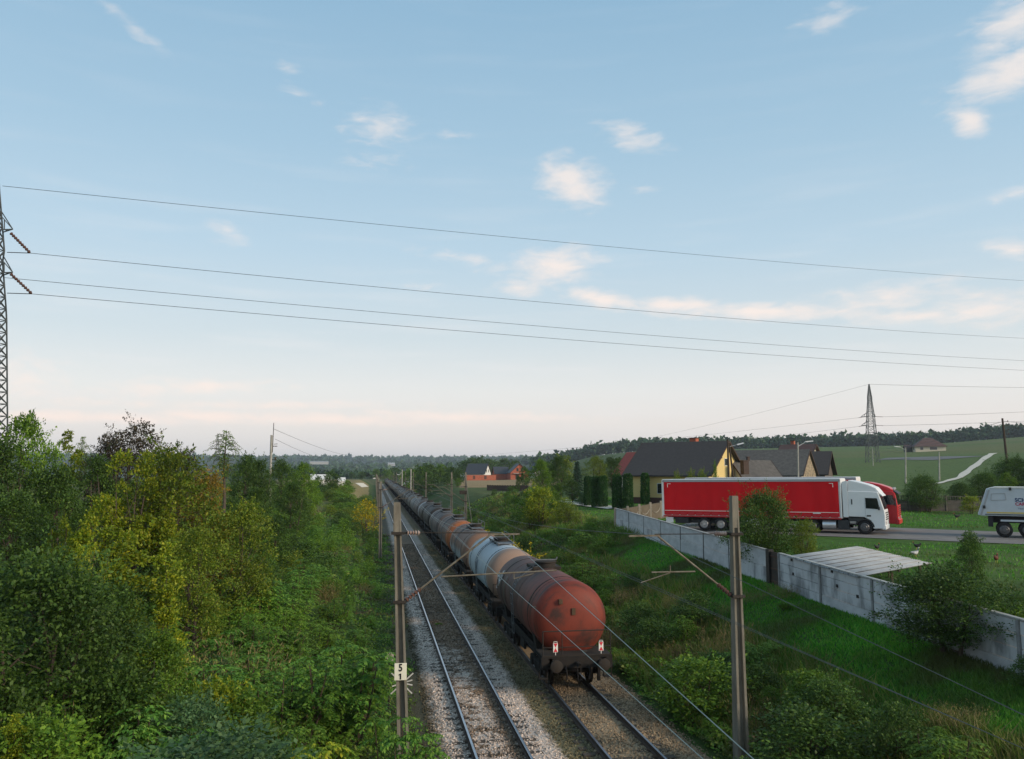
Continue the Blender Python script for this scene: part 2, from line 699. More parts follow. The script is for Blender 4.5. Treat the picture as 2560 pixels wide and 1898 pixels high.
pxm = 1280 + FOC * np.tan(np.clip(tt - YAW, -1.2, 1.2))
nz = lump(GX, GY, .13) * .5 + lump(GX + 40, GY, .37) * .5
nzf = lump(GX, GY, .012) * .6 + lump(GX, GY + 90, .031) * .4


def zone(c, w, col):
    return c * (1 - w[..., None]) + np.array(col) * w[..., None]


c = np.zeros(GX.shape + (3,)) + np.array((.050, .085, .022))
c = zone(c, sstep(nz * 2 - .2) * .7, (.10, .085, .04))
yard = (GX > wall_x(GY)) & (GY < 84)
c = zone(c, yard * 1., (.055, .115, .022))
c = zone(c, yard * sstep(nz * 2.2) * .55, (.095, .115, .038))
lawn = (GX > 21) & (GX < 44) & (GY >= 70) & (GY < 125)
c = zone(c, lawn * .9, (.075, .115, .03))
farg = sstep((rr - 120) / 40)
c = zone(c, farg * sstep((pxm - 1500) / 300) * 1., (.085, .128, .040))
c = zone(c, farg * sstep((pxm - 1500) / 300) * sstep(nzf * 2.2 + .1) * .8, (.125, .13, .055))
c = zone(c, farg * (pxm < 1330) * sstep(nzf * 1.3 + .3) * .8, (.14, .13, .06))
c = zone(c, sstep((rr - 215) / 10) * sstep((395 - rr) / 10) * (pxm > 1150) * (pxm < 1400), (.27, .195, .105))
c = zone(c, sstep((rr - 170) / 15) * sstep((470 - rr) / 15) * (pxm > 700) * (pxm < 925), (.20, .165, .075))
c = zone(c, sstep((rr - 560) / 60) * (pxm < 1340), (.035, .065, .035))
c = zone(c, sstep((rr - 700) / 200) * (pxm < 1340) * sstep(nzf * 2.2 - .3) * .8, (.10, .12, .06))
c = zone(c, sstep((rr - 1085 - 30 * nzf) / 30) * (pxm > 1320), (.02, .035, .018))
c = zone(c, sstep((rr - 2400) / 150), (.02, .04, .022))
c = c * (1 + .25 * np.sin(GX * 3.1 + GY * 7.7))[..., None] if False else c
ca = me.color_attributes.new('Col', 'FLOAT_COLOR', 'POINT')
ca.data.foreach_set('color', np.concatenate([c, np.ones(GX.shape + (1,))], -1).astype(np.float32).ravel())
tag(link_mesh('ground', me), kind='structure')


def drape(name, fx0, fx1, ts, m, lift=.03, nu=5):
    """a sheet of ground laid over the terrain between two edge curves"""
    vs, fs = [], []
    for t in ts:
        a, b_ = np.array(fx0(t)), np.array(fx1(t))
        for k in range(nu + 1):
            q = a + (b_ - a) * k / nu
            vs.append((q[0], q[1], hz(q[0], q[1]) + lift))
    n = nu + 1
    for i in range(len(ts) - 1):
        for k in range(nu):
            fs.append((i * n + k, i * n + k + 1, (i + 1) * n + k + 1, (i + 1) * n + k))
    o = link_mesh(name, np_mesh(name, np.array(vs), np.array(fs), m, smooth=True))
    return tag(o, kind='structure')


# ------------------------------------------------------------------ ballast
m_bal, nt, b = new_mat('ballast_stone')
g = N(nt, 'ShaderNodeNewGeometry')
sp = N(nt, 'ShaderNodeSeparateXYZ')
nt.links.new(g.outputs['Position'], sp.inputs[0])


def nmath(nt, op, a, b=None, clamp=False):
    n = N(nt, 'ShaderNodeMath', operation=op, use_clamp=clamp)
    for i, v in enumerate((a, b)):
        if v is None:
            continue
        if isinstance(v, (int, float)):
            n.inputs[i].default_value = v
        else:
            nt.links.new(v, n.inputs[i])
    return n.outputs[0]


def nnoise(nt, scale, detail=4, rough=.6, vec=None):
    n = N(nt, 'ShaderNodeTexNoise')
    n.inputs['Scale'].default_value = scale
    n.inputs['Detail'].default_value = detail
    n.inputs['Roughness'].default_value = rough
    if vec is not None:
        nt.links.new(vec, n.inputs['Vector'])
    return n.outputs[0]


def nrange(nt, v, a, b_, c0=0., c1=1., smooth=True):
    n = N(nt, 'ShaderNodeMapRange', interpolation_type='SMOOTHSTEP' if smooth else 'LINEAR')
    for k, x in (('From Min', a), ('From Max', b_), ('To Min', c0), ('To Max', c1)):
        n.inputs[k].default_value = x
    nt.links.new(v, n.inputs[0])
    return n.outputs[0]


def nmix(nt, f, a, b_):
    n = N(nt, 'ShaderNodeMix', data_type='RGBA')
    for i, v in ((0, f), (6, a), (7, b_)):
        if isinstance(v, tuple):
            n.inputs[i].default_value = (*v, 1)
        elif isinstance(v, (int, float)):
            n.inputs[i].default_value = v
        else:
            nt.links.new(v, n.inputs[i])
    return n.outputs[2]


big = nnoise(nt, .55, 3, .6, g.outputs['Position'])
fine = nnoise(nt, 5, 4, .7, g.outputs['Position'])
xw = nmath(nt, 'ADD', sp.outputs[0], nmath(nt, 'MULTIPLY', nmath(nt, 'SUBTRACT', fine, .5), .9))
xw = nmath(nt, 'ADD', xw, nmath(nt, 'MULTIPLY', nmath(nt, 'SUBTRACT', big, .5), .5))
rmp = N(nt, 'ShaderNodeValToRGB')
nt.links.new(nmath(nt, 'DIVIDE', xw, 11.0), rmp.inputs[0])
BR, WH, GN, TN = (.21, .148, .10), (.58, .48, .41), (.165, .14, .078), (.30, .22, .14)
pts = [(0, (.09, .085, .04)), (1.9, (.09, .075, .045)), (2.3, WH), (2.85, WH), (3.05, BR), (4.35, BR), (4.55, WH), (5.3, WH), (5.55, GN), (6.35, GN), (6.6, TN), (8.2, TN), (9.6, TN), (10.4, BR)]
e = rmp.color_ramp.elements
while len(e) < len(pts):
    e.new(.5)
for k, (x, cc) in enumerate(pts):
    e[k].position = x / 11
    e[k].color = (*cc, 1)
# white limestone poured between the rails near the bridge
cm = nmath(nt, 'MULTIPLY', nrange(nt, nmath(nt, 'ADD', sp.outputs[1], nmath(nt, 'MULTIPLY', big, 14)), 44, 47, 1, 0), nrange(nt, sp.outputs[0], 2.9, 3.1))
cm = nmath(nt, 'MULTIPLY', cm, nrange(nt, sp.outputs[0], 3.75, 4.25, 1, 0))
cm = nmath(nt, 'MULTIPLY', cm, nrange(nt, nmath(nt, 'ADD', nmath(nt, 'MULTIPLY', fine, .8), nmath(nt, 'MULTIPLY', nnoise(nt, 1.7, 3, .6, g.outputs['Position']), .9)), .74, .90))
colb = nmix(nt, cm, rmp.outputs[0], WH)
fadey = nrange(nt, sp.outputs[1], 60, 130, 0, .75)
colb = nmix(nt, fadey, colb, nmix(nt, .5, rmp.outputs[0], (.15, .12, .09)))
isl = nmath(nt, 'MULTIPLY_ADD', g.outputs['Random Per Island'], .9)
nt.nodes[-1].inputs[2].default_value = .55
sc = N(nt, 'ShaderNodeVectorMath', operation='SCALE')
nt.links.new(colb, sc.inputs[0])
spk = nmath(nt, 'MULTIPLY', nrange(nt, nnoise(nt, 22, 3, .8, g.outputs['Position']), .35, .7, .6, 1.3), isl)
nt.links.new(spk, sc.inputs['Scale'])
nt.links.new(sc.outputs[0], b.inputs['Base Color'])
b.inputs['Roughness'].default_value = .95
b.inputs['Specular IOR Level'].default_value = .2
bp = N(nt, 'ShaderNodeBump')
bp.inputs['Strength'].default_value = .8
bp.inputs['Distance'].default_value = .05
nt.links.new(nnoise(nt, 14, 3, .8, g.outputs['Position']), bp.inputs['Height'])
nt.links.new(bp.outputs[0], b.inputs['Normal'])

BX = np.array([-.5, .9, 1.7, 2.3, 2.9, 3.69, 4.5, 5.2, 5.6, 6.0, 6.5, 7.35, 8.2, 8.9, 9.6, 10.9])
BZ = np.array([-.5, -.36, -.26, -.20, -.185, -.175, -.185, -.20, -.24, -.235, -.2, -.175, -.19, -.24, -.34, -.55])
by = np.concatenate([np.arange(-20, 100, 1.5), np.arange(100, 590, 8.)])
bx2, by2 = np.meshgrid(BX, by)
bz2 = np.tile(BZ, (len(by), 1)) + .02 * lump(bx2 * 3, by2 * 2)
nb = len(BX)
ii = (np.arange(len(by) - 1)[:, None] * nb + np.arange(nb - 1)[None]).ravel()
tag(link_mesh('ballast_bed', np_mesh('ballast_bed', np.stack([bx2.ravel(), by2.ravel(), bz2.ravel()], 1), np.stack([ii, ii + 1, ii + nb + 1, ii + nb], 1), m_bal, smooth=True)), kind='structure')

rng = np.random.default_rng(3)


def stones(n):
    u = rng.random(n)
    y = 14 * (95 / 14) ** (u ** 1.15)
    x = rng.uniform(1.75, 6.5, n)
    right = rng.random(n) < .28
    x[right] = rng.uniform(6.3, 10.3, right.sum())
    y[right] = rng.uniform(14, 34, right.sum())
    keep = ~((np.abs(x - 2.97) < .09) | (np.abs(x - 4.41) < .09) | (np.abs(x - 6.63) < .09) | (np.abs(x - 8.07) < .09))
    x, y = x[keep], y[keep]
    n = len(x)
    z = np.interp(x, BX, BZ) + .012
    s = rng.uniform(.022, .05, n) * (1 + y / 120)
    base = np.array([(1, 0, 0), (-1, 0, 0), (0, 1, 0), (0, -1, 0), (0, 0, 1), (0, 0, -1)], float)
    Vs = base[None] * rng.uniform(.55, 1.25, (n, 6, 1))
    a = rng.uniform(0, 2 * pi, n)
    ca_, sa_ = np.cos(a)[:, None], np.sin(a)[:, None]
    X = Vs[..., 0] * ca_ - Vs[..., 1] * sa_
    Y = Vs[..., 0] * sa_ + Vs[..., 1] * ca_
    Z = Vs[..., 2] * .75 + .3 * X
    P = np.stack([X, Y, Z], -1) * s[:, None, None] + np.stack([x, y, z], -1)[:, None]
    tri = np.array([(0, 2, 4), (2, 1, 4), (1, 3, 4), (3, 0, 4), (2, 0, 5), (1, 2, 5), (3, 1, 5), (0, 3, 5)])
    F = (np.arange(n)[:, None, None] * 6 + tri[None]).reshape(-1, 3)
    return P.reshape(-1, 3), F


sv, sf = stones(42000)
tag(link_mesh('ballast_stones', np_mesh('ballast_stones', sv, sf, m_bal)), 'loose crushed ballast stones in white and brown around the two tracks', 'ballast', kind='stuff')

# ------------------------------------------------------------------ rails and sleepers
XL, XR = 3.69, 7.35
m_rust = mat('rail_rust', (.085, .055, .04), .75, .1, c2=(.05, .035, .03), scale=9)
m_steel = mat('rail_polished_steel', (.42, .45, .50), .26, .9, var=.2, scale=2)
m_steel2 = mat('rail_dull_steel', (.24, .26, .30), .38, .8, var=.3, scale=2)
m_wood = mat('sleeper_wood', (.085, .066, .05), .9, var=.4, scale=4, stretch=(1, 12, 12), bump=.4)
m_fast = mat('dark_iron_fastening', (.12, .08, .055), .8, .3)
RP = [(-.075, -.172), (.075, -.172), (.075, -.155), (.012, -.135), (.010, -.045), (.036, -.035), (.036, -.006), (.028, 0), (-.028, 0), (-.036, -.006), (-.036, -.035), (-.010, -.045), (-.012, -.135), (-.075, -.155)]


def rail(parent, x, ms):
    mb = MB()
    ys = [-20, 40, 100, 200, 300, 400, 500, 585]
    n = len(RP)
    mb.v = [(px_, y, pz) for y in ys for (px_, pz) in RP]
    for k in range(len(ys) - 1):
        for j in range(n):
            mb.f.append((k * n + j, k * n + (j + 1) % n, (k + 1) * n + (j + 1) % n, (k + 1) * n + j))
            mb.m.append(1 if j in (6, 7, 8) else 0)
    return mb.build('rail', [m_rust, ms], parent, loc=(x, 0, 0))


sl = MB()
sl.box(-1.27, 1.27, -.125, .125, -.17, 0)
sl_me = sl.mesh('sleeper', m_wood)
ft = MB()
for sx in (-1, 1):
    ft.box(sx * .754 - .15, sx * .754 + .15, -.07, .07, 0, .016)
    for q in (-.1, .1):
        ft.box(sx * .754 + q - .02, sx * .754 + q + .02, -.03, .03, .017, .035)
ft_me = ft.mesh('tie_plate', m_fast)


def track(xc, ms, y0, n):
    t = bpy.data.objects.new('railway_track', None)
    COL.objects.link(t)
    t.location = (xc, 0, 0)
    tag(t, kind='structure')
    rail(t, -.7175 - .036, ms)
    rail(t, .7175 + .036, ms)
    for i in range(n):
        s = link_mesh('sleeper', sl_me, t, (random.uniform(-.03, .03), y0 + .61 * i + random.uniform(-.04, .04), -.186 + random.uniform(-.014, .014)))
        s.rotation_euler = (0, 0, random.uniform(-.012, .012))
        f = link_mesh('tie_plate', ft_me, s, (0, 0, .016))
    return t


track(XL, m_steel, 18.4, 92)
tr_ = track(XR, m_steel2, 18.6, 22)
for s_ in CH[tr_.name]:
    if s_.name.startswith('sleeper') and s_.location.y < 23.8:
        s_.location.z = -.158
# ------------------------------------------------------------------ tank wagons
m_black = mat('wagon_black_grime', (.013, .0115, .011), .9, .0, c2=(.022, .017, .013), scale=6)
m_dark = mat('wagon_dark_steel', (.024, .021, .019), .85, .1, c2=(.038, .028, .02), scale=5)
m_wheel = mat('wheel_steel', (.035, .029, .024), .6, .5, var=.4, scale=8)
m_grate = mat('grey_walkway_steel', (.16, .17, .18), .6, .4, var=.35, scale=5)
m_white = mat('white_marker_paint', (.78, .76, .70), .5, var=.08)
m_red = mat('signal_red_paint', (.62, .03, .05), .45, var=.1)
TR_, TZ_ = 1.40, 2.40           # tank radius and axis height
WL = 12.8                        # wagon pitch
T0, T1 = 1.30, 12.05


def tank_mat(name, base, grime, top=None, ends=None, low=None, streak=.5, bands=()):
    """painted tank: base paint, grime in streaks that run down the sides, rust on top or at an end, paint lost in bands"""
    m, nt, b = new_mat(name)
    tc = N(nt, 'ShaderNodeTexCoord')
    sp = N(nt, 'ShaderNodeSeparateXYZ')
    nt.links.new(tc.outputs['Object'], sp.inputs[0])
    mp = N(nt, 'ShaderNodeMapping')
    mp.inputs['Scale'].default_value = (.35, 2.2, .35)
    nt.links.new(tc.outputs['Object'], mp.inputs[0])
    st = nnoise(nt, 1.6, 7, .65, mp.outputs[0])
    bl = nnoise(nt, .8, 6, .65, tc.outputs['Object'])
    fine = nnoise(nt, 9, 4, .7, tc.outputs['Object'])
    col = nmix(nt, nrange(nt, fine, .3, .75, 0, .35), base, tuple(x * .72 for x in base))
    if low is not None:
        f = nrange(nt, nmath(nt, 'ADD', sp.outputs[2], nmath(nt, 'MULTIPLY', nmath(nt, 'SUBTRACT', st, .5), 1.6)), low[1] - .35, low[1] + .35, 1, 0)
        col = nmix(nt, f, col, low[0])
    if top is not None:
        f = nrange(nt, nmath(nt, 'ADD', sp.outputs[2], nmath(nt, 'MULTIPLY', nmath(nt, 'SUBTRACT', st, .5), 1.8)), top[1], top[1] + .5)
        col = nmix(nt, f, col, top[0])
    if ends is not None:
        y = nmath(nt, 'ADD', sp.outputs[1], nmath(nt, 'MULTIPLY', nmath(nt, 'SUBTRACT', bl, .5), 2.2))
        col = nmix(nt, nrange(nt, y, ends[1], ends[2], 0, ends[3] if len(ends) > 3 else 1), col, ends[0])
    for (bc, y0, w) in bands:
        yy = nmath(nt, 'ABSOLUTE', nmath(nt, 'SUBTRACT', nmath(nt, 'ADD', sp.outputs[1], nmath(nt, 'MULTIPLY', nmath(nt, 'SUBTRACT', bl, .5), .5)), y0))
        col = nmix(nt, nrange(nt, yy, w * .6, w, .92, 0), col, bc)
    col = nmix(nt, nrange(nt, nmath(nt, 'ADD', st, nmath(nt, 'MULTIPLY', bl, .5)), .70, .95, 0, streak), col, grime)
    nt.links.new(col, b.inputs['Base Color'])
    b.inputs['Roughness'].default_value = .62
    b.inputs['Specular IOR Level'].default_value = .3
    bp = N(nt, 'ShaderNodeBump')
    bp.inputs['Strength'].default_value = .15
    bp.inputs['Distance'].default_value = .03
    nt.links.new(bl, bp.inputs['Height'])
    nt.links.new(bp.outputs[0], b.inputs['Normal'])
    return m


def tank_profile(nend=9):
    d, k = .62, .14
    pr = []
    for i in range(nend + 1):
        a = pi / 2 * i / nend
        pr.append((T0 + d * (1 - sin(a) ** 1.0 if False else 1 - sin(a)), max(.02, TR_ * cos(a) ** .72 if i else TR_)))
    near = sorted({(round(y, 4), round(r, 4)) for (y, r) in pr})
    far = [(T1 - (y - T0), r) for (y, r) in reversed(near)]
    mid = [(T0 + d + (T1 - T0 - 2 * d) * t, TR_) for t in (.17, .34, .5, .66, .83)]
    return near + mid + far


tank_me = MB().lathe(tank_profile(), (0, 0, TZ_), 'y', 48).mesh('tank', m_dark, smooth=50)
tank_far_me = MB().lathe(tank_profile(4), (0, 0, TZ_), 'y', 20).mesh('tank', m_dark, smooth=60)


def ring(y, w, dr, a0=0, a1=360, n=40):
    mb = MB()
    for i in range(n):
        A, B = radians(a0 + (a1 - a0) * i / n), radians(a0 + (a1 - a0) * (i + 1) / n)
        p = []
        for a in (A, B):
            for r in (TR_ - .01, TR_ + dr):
                p.append((cos(a) * r, TZ_ + sin(a) * r))
        q = [(p[0][0], y, p[0][1]), (p[1][0], y, p[1][1]), (p[3][0], y, p[3][1]), (p[2][0], y, p[2][1])]
        q += [(x, y + w, z) for (x, _, z) in q]
        mb.hexa(q)
    return mb


def make_wheel():
    mb = MB().lathe([(-.065, .30), (-.065, .46), (-.03, .50), (-.02, .46), (.065, .45), (.065, .38), (.03, .34), (.03, .12), (.08, .10), (.08, .0001)], (0, 0, 0), 'x', 24, cap=False)
    return mb.mesh('wheel', m_wheel, smooth=40)


wheel_me = make_wheel()


def bogie(parent, yc):
    mb = MB()
    for sx in (-1, 1):
        x = sx * 1.0
        mb.prism([(yc - 1.45, .62), (yc - 1.2, .42), (yc - .7, .42), (yc - .4, .30), (yc + .4, .30), (yc + .7, .42), (yc + 1.2, .42), (yc + 1.45, .62), (yc + 1.1, .74), (yc + .45, .66), (yc - .45, .66), (yc - 1.1, .74)], x - .06, x + .06, 'x')
        for dy in (-.9, .9):
            mb.box(x - .13, x + .13, yc + dy - .17, yc + dy + .17, .36, .62)
        for dy in (-.25, 0, .25):
            mb.tube((x, yc + dy, .32), (x, yc + dy, .62), .08, 8)
        mb.box(x - .05, x + .05, yc - 1.5, yc - 1.36, .2, .7)
    mb.box(-1.0, 1.0, yc - .2, yc + .2, .5, .78)
    o = mb.build('bogie', m_black, parent)
    for dy in (-.9, .9):
        w = MB().tube((-.9, yc + dy, .46), (.9, yc + dy, .46), .085, 10).build('axle', m_wheel, o)
        for sx in (-1, 1):
            k = link_mesh('wheel', wheel_me, o, (sx * .7525, yc + dy, .46))
            if sx < 0:
                k.rotation_euler = (0, 0, pi)
    return o


def make_wagon(detail, name='tank_wagon', walk=True):
    t = thing(name, 'x', 'tank wagon')
    ta = link_mesh('tank', tank_me if detail else tank_far_me, t)
    fr = MB()
    for sx in (-1, 1):
        fr.box(sx * .98 - .05, sx * .98 + .05, .72, WL - .78, .92, 1.2)
        fr.box(sx * .98 - .11, sx * .98 + .11, .72, WL - .78, 1.17, 1.2)
        fr.box(sx * .98 - .11, sx * .98 + .11, .72, WL - .78, .92, .95)
    fr.box(-.25, .25, .8, WL - .8, .88, 1.05)
    for y in (3.2, 6.4, 9.6):
        fr.box(-1.0, 1.0, y - .08, y + .08, .92, 1.1)
    for y in (.72, WL - .92):
        fr.box(-1.32, 1.32, y, y + .14, .84, 1.26)
    fr.build('underframe', m_black, t, bevel=0)
    for y in (2.7, WL - 2.9):
        sd = MB()
        sd.prism([(-1.15, 1.2), (1.15, 1.2), (1.25, 1.75), (.7, 1.25), (0, 1.06), (-.7, 1.25), (-1.25, 1.75)], y - .25, y + .25, 'y')
        sd.build('saddle', m_black, t)
    bogie(t, 2.9)
    bogie(t, WL - 2.9)
    wk = MB()
    wk.box(-.46, .46, 4.6, 8.2, 3.84, 3.88)
    for y in (4.7, 5.9, 7.1, 8.1):
        for sx in (-1, 1):
            wk.bar((sx * .4, y, 3.68), (sx * .4, y, 3.92), .05)
    for sx in (-1, 1):
        wk.bar((sx * .46, 4.6, 3.90), (sx * .46, 8.2, 3.90), .03, .06)
    if walk:
        wk.build('walkway', m_grate, t)
    dm = MB().lathe([(0, .42), (.30, .42), (.33, .47), (.37, .47), (.41, .36)], (0, 6.3, 3.70), 'z', 18).build('manhole', m_dark, t, smooth=40)
    if not detail:
        return t, ta
    MB().bar((-.48, 6.3, 4.13), (.48, 6.3, 4.13), .06, .04).tube((.46, 6.3, 4.13), (.52, 6.3, 4.24), .03).build('clamp', m_grate, dm)
    rl = MB()
    for y in (4.6, 6.4, 8.2):
        rl.tube((.46, y, 3.95), (.46, y, 4.32), .018, 6)
    rl.tube((.46, 4.6, 4.32), (.46, 8.2, 4.32), .018, 6)
    rl.tube((-.46, 4.6, 4.12), (-.46, 8.2, 4.12), .016, 6)
    if walk:
        rl.build('railing', m_grate, t)
    ld = MB()
    pts = []
    for i in range(9):
        a = radians(180 - 12 - i * 8)
        pts.append((cos(a) * (TR_ + .14), TZ_ + sin(a) * (TR_ + .14)))
    pts = [(-1.42, 1.1)] + pts
    for y in (6.05, 6.5):
        ld.path([(x, y, z) for x, z in pts], .02, 5)
    for x, z in pts[::1] + [(-1.45, 1.5), (-1.48, 1.9), (-1.5, 2.3)]:
        ld.tube((x, 6.05, z), (x, 6.5, z), .014, 5)
    ld.build('ladder', m_grate, t)
    for y in (3.0, 9.9):
        ring(y, .10, .012).build('tank_strap', m_dark, t, smooth=30)
    for sx in (-1, 1):
        for (y, s) in ((.72, -1), (WL - .78, 1)):
            bf = MB().tube((sx * .875, y, 1.03), (sx * .875, y + s * .45, 1.03), .105, 12).build('buffer', m_black, t, smooth=40)
            MB().lathe([(0, .05), (.02, .22), (.05, .225), (.07, .20)] if s > 0 else [(-.07, .20), (-.05, .225), (-.02, .22), (0, .05)], (sx * .875, y + s * .45, 1.03), 'y', 20).build('buffer_head', m_dark, bf, smooth=40)
    ck = MB()
    ck.bar((0, .74, 1.02), (0, .35, 1.02), .09, .12).bar((0, .36, 1.02), (0, .27, 1.12), .07, .07)
    ck.path([(-.06, .5, 1.0), (-.06, .42, .75), (-.05, .4, .5), (.05, .4, .5), (.06, .42, .75), (.06, .5, 1.0)], .022, 6)
    ck.build('coupling', m_black, t)
    MB().path([(.42, .7, .95), (.42, .55, .75), (.4, .52, .5)], .025, 6).build('brake_hose', m_black, t)
    MB().path([(-.42, .7, .95), (-.42, .55, .7), (-.44, .52, .48)], .025, 6).build('brake_hose', m_black, t)
    hr = MB()
    for sx in (-1, 1):
        hr.tube((sx * 1.26, .76, 1.0), (sx * 1.26, .76, 2.15), .022, 6)
    hr.tube((-1.26, .76, 2.15), (1.26, .76, 2.15), .022, 6)
    hr.tube((-1.26, .76, 1.58), (1.26, .76, 1.58), .018, 6)
    hr.tube((-.55, .76, 1.2), (-.55, .76, 2.15), .018, 6)
    hr.build('handrail', m_dark, t)
    pf = MB().box(-1.28, 1.28, .74, 2.0, 1.265, 1.30)
    pf.build('end_platform', m_dark, t)
    for sx in (-1, 1):
        sp_ = MB()
        for z in (.45, .78):
            sp_.box(sx * 1.2 - .16, sx * 1.2 + .16, .86, 1.12, z, z + .03)
        sp_.bar((sx * 1.05, .99, .45), (sx * 1.05, .99, 1.0), .03)
        sp_.bar((sx * 1.35, .99, .45), (sx * 1.35, .99, 1.0), .03)
        sp_.build('footstep', m_black, t)
    bk = MB().tube((.2, 5.0, .7), (.2, 6.0, .7), .2, 12).tube((-.3, 6.8, .62), (-.3, 8.4, .62), .24, 14)
    bk.bar((-.9, 3.8, .7), (-.9, 9.0, .7), .05).box(-1.08, -.98, 5.6, 6.5, .55, .9)
    bk.build('brake_gear', m_black, t)
    return t, ta


RED = (.30, .058, .034)
W = [
    ('rust red tank wagon with two lamps plates at the tail of the train', tank_mat('tank_red_oxide', (.185, .033, .018), (.030, .022, .018), ends=((.095, .048, .040), 2.4, 6.0, .94), streak=.9)),
    ('pale blue grey tank wagon, second from the tail', tank_mat('tank_pale_blue', (.40, .45, .49), (.22, .19, .16), top=None, ends=None, streak=.25, low=((.33, .44, .50), 1.9), bands=(((.27, .165, .11), 1.8, 1.05), ((.36, .17, .07), 11.6, .9)))),
    ('brown rusty tank wagon with a pale belly, third from the tail', tank_mat('tank_brown_pale', (.165, .085, .056), (.12, .085, .07), low=((.36, .40, .42), 2.35), streak=.5, bands=(((.21, .12, .08), 2.2, 1.3),))),
    ('orange banded rusty tank wagon, fourth from the tail', tank_mat('tank_orange_rust', (.12, .075, .058), (.07, .05, .045), low=((.22, .22, .22), 2.0), streak=.4, bands=(((.36, .115, .035), 2.4, 1.2),))),
    ('dull grey brown tank wagon with a pale far rim, fifth from the tail', tank_mat('tank_grey_brown', (.10, .078, .07), (.05, .045, .042), low=((.12, .115, .11), 2.2), streak=.4, bands=(((.17, .155, .145), 11.0, 1.2),))),
    ('soot dark tank wagon, sixth from the tail', tank_mat('tank_soot', (.042, .034, .029), (.03, .027, .025), low=((.075, .072, .066), 1.8), streak=.5)),
    ('dark tank wagon with light grey worn patch, seventh from the tail', tank_mat('tank_dark_patch', (.055, .044, .038), (.035, .03, .03), streak=.5, bands=(((.27, .27, .28), 9.6, 1.3), ((.24, .24, .25), 12, .5)))),
    ('brown grey tank wagon behind the worn dark one, eighth from the tail', tank_mat('tank_brown_grey', (.09, .07, .062), (.04, .036, .034), streak=.4, bands=(((.2, .2, .2), 11.3, .9),))),
    ('light grey tank wagon, ninth from the tail', tank_mat('tank_light_grey', (.16, .15, .14), (.06, .05, .045), streak=.5, bands=(((.08, .08, .08), 6, .8),))),
]
m_far1 = tank_mat('tank_far_grime', (.058, .046, .038), (.04, .036, .033), streak=.5, bands=(((.11, .10, .092), 11, .9),))
m_far2 = tank_mat('tank_far_grey', (.095, .085, .076), (.045, .038, .033), streak=.5)
TRAIN = 'tank wagons of the train on the right track'
Y0 = 29.3
wag, ta = make_wagon(True, walk=False)
wagB, taB = make_wagon(True)
taB.material_slots[0].link = 'OBJECT'
wagF, taF = make_wagon(False)
ta.material_slots[0].link = 'OBJECT'
taF.material_slots[0].link = 'OBJECT'
first = None
for i in range(40):
    src = wag if i == 0 else wagB if i < 6 else wagF
    if i in (0, 1, 6):
        o = src
        tt_ = {0: ta, 1: taB, 6: taF}[i]
        o.location = (XR, Y0 + i * WL, 0)
    else:
        o = copy_tree(src, (XR, Y0 + i * WL, 0))
        tt_ = [k for k in CH[o.name] if k.name.startswith('tank') and k.data in (tank_me, tank_far_me)][0]
        tt_.material_slots[0].link = 'OBJECT'
    o['group'] = TRAIN
    if i < len(W):
        tag(o, W[i][0], 'tank wagon')
        tt_.material_slots[0].material = W[i][1]
    else:
        tag(o, 'grimy grey tank wagon small in the far front of the train', 'tank wagon')
        tt_.material_slots[0].material = (m_far1, m_far2)[(i * 7 % 5) in (1, 3)]
    if i % 2 == 1 and i >= 5:
        o.scale = (1, 1, 1 + .01 * (i % 3))
tail = wag
tail['label'] = 'rust red tank wagon at the tail of the train'
# marks only the tail wagon has
gr = MB()
rs = random.Random(5)


def on_tank(a, y, e=.006):
    return Vector((cos(a) * (TR_ + e), y, TZ_ + sin(a) * (TR_ + e)))


for k in range(9):                                                    # a tag sprayed in white
    a0, y0 = radians(178 - rs.uniform(0, 26)), rs.uniform(10.5, 11.25)
    pts = [on_tank(a0, y0)]
    for j in range(5):
        a0 += radians(rs.choice((-9, 7, 5, -6)))
        y0 += rs.uniform(-.3, .3)
        a0 = min(max(a0, radians(145)), radians(184))
        y0 = min(max(y0, 10.25), 11.45)
        pts.append(on_tank(a0, y0))
    gr.path(pts, .022, 4)
gr.build('graffiti', mat('sprayed_white', (.62, .62, .62), .6, var=.3), tail)
for yy in (2.6, 5.6, 8.6):
    ring(yy, .03, .007).build('weld_seam', mat('weld_seam_rust', (.10, .035, .022), .8), tail, smooth=30)
pl = MB()
for (px, py, w, h) in ((1402, 1505, .13, .17), (1434, 1529, .14, .24)):
    q = onY(px, py, Y0 + T0 - .01) - np.array((XR, Y0, 0))
    pl.box(q[0] - w / 2, q[0] + w / 2, q[1] - .03, q[1] + .26, q[2] - h / 2, q[2] + h / 2)
pl.build('placard_holder', mat('placard_dirt', (.09, .055, .03), .8), tail)
MB().box(-.62, .62, 6.0, 7.5, 3.72, 3.86).build('top_hatch', m_dark, tail, bevel=.02)
ring(8.9, .42, .008, 150, 205, 14).build('spill_stain', mat('oil_stain', (.05, .035, .03), .5), tail)
sec = [o for o in COL.objects if o.get('label', '').startswith('pale blue grey tank')][0]
ring(6.9, .07, .012, 95, 172, 30).build('pale_strap', mat('pale_strap_paint', (.68, .70, .72), .5), sec)
ring(6.35, .42, .01, 163, 184, 10).build('data_panel', mat('data_panel_blue', (.10, .14, .20), .5, c2=(.18, .22, .28), scale=12), sec)
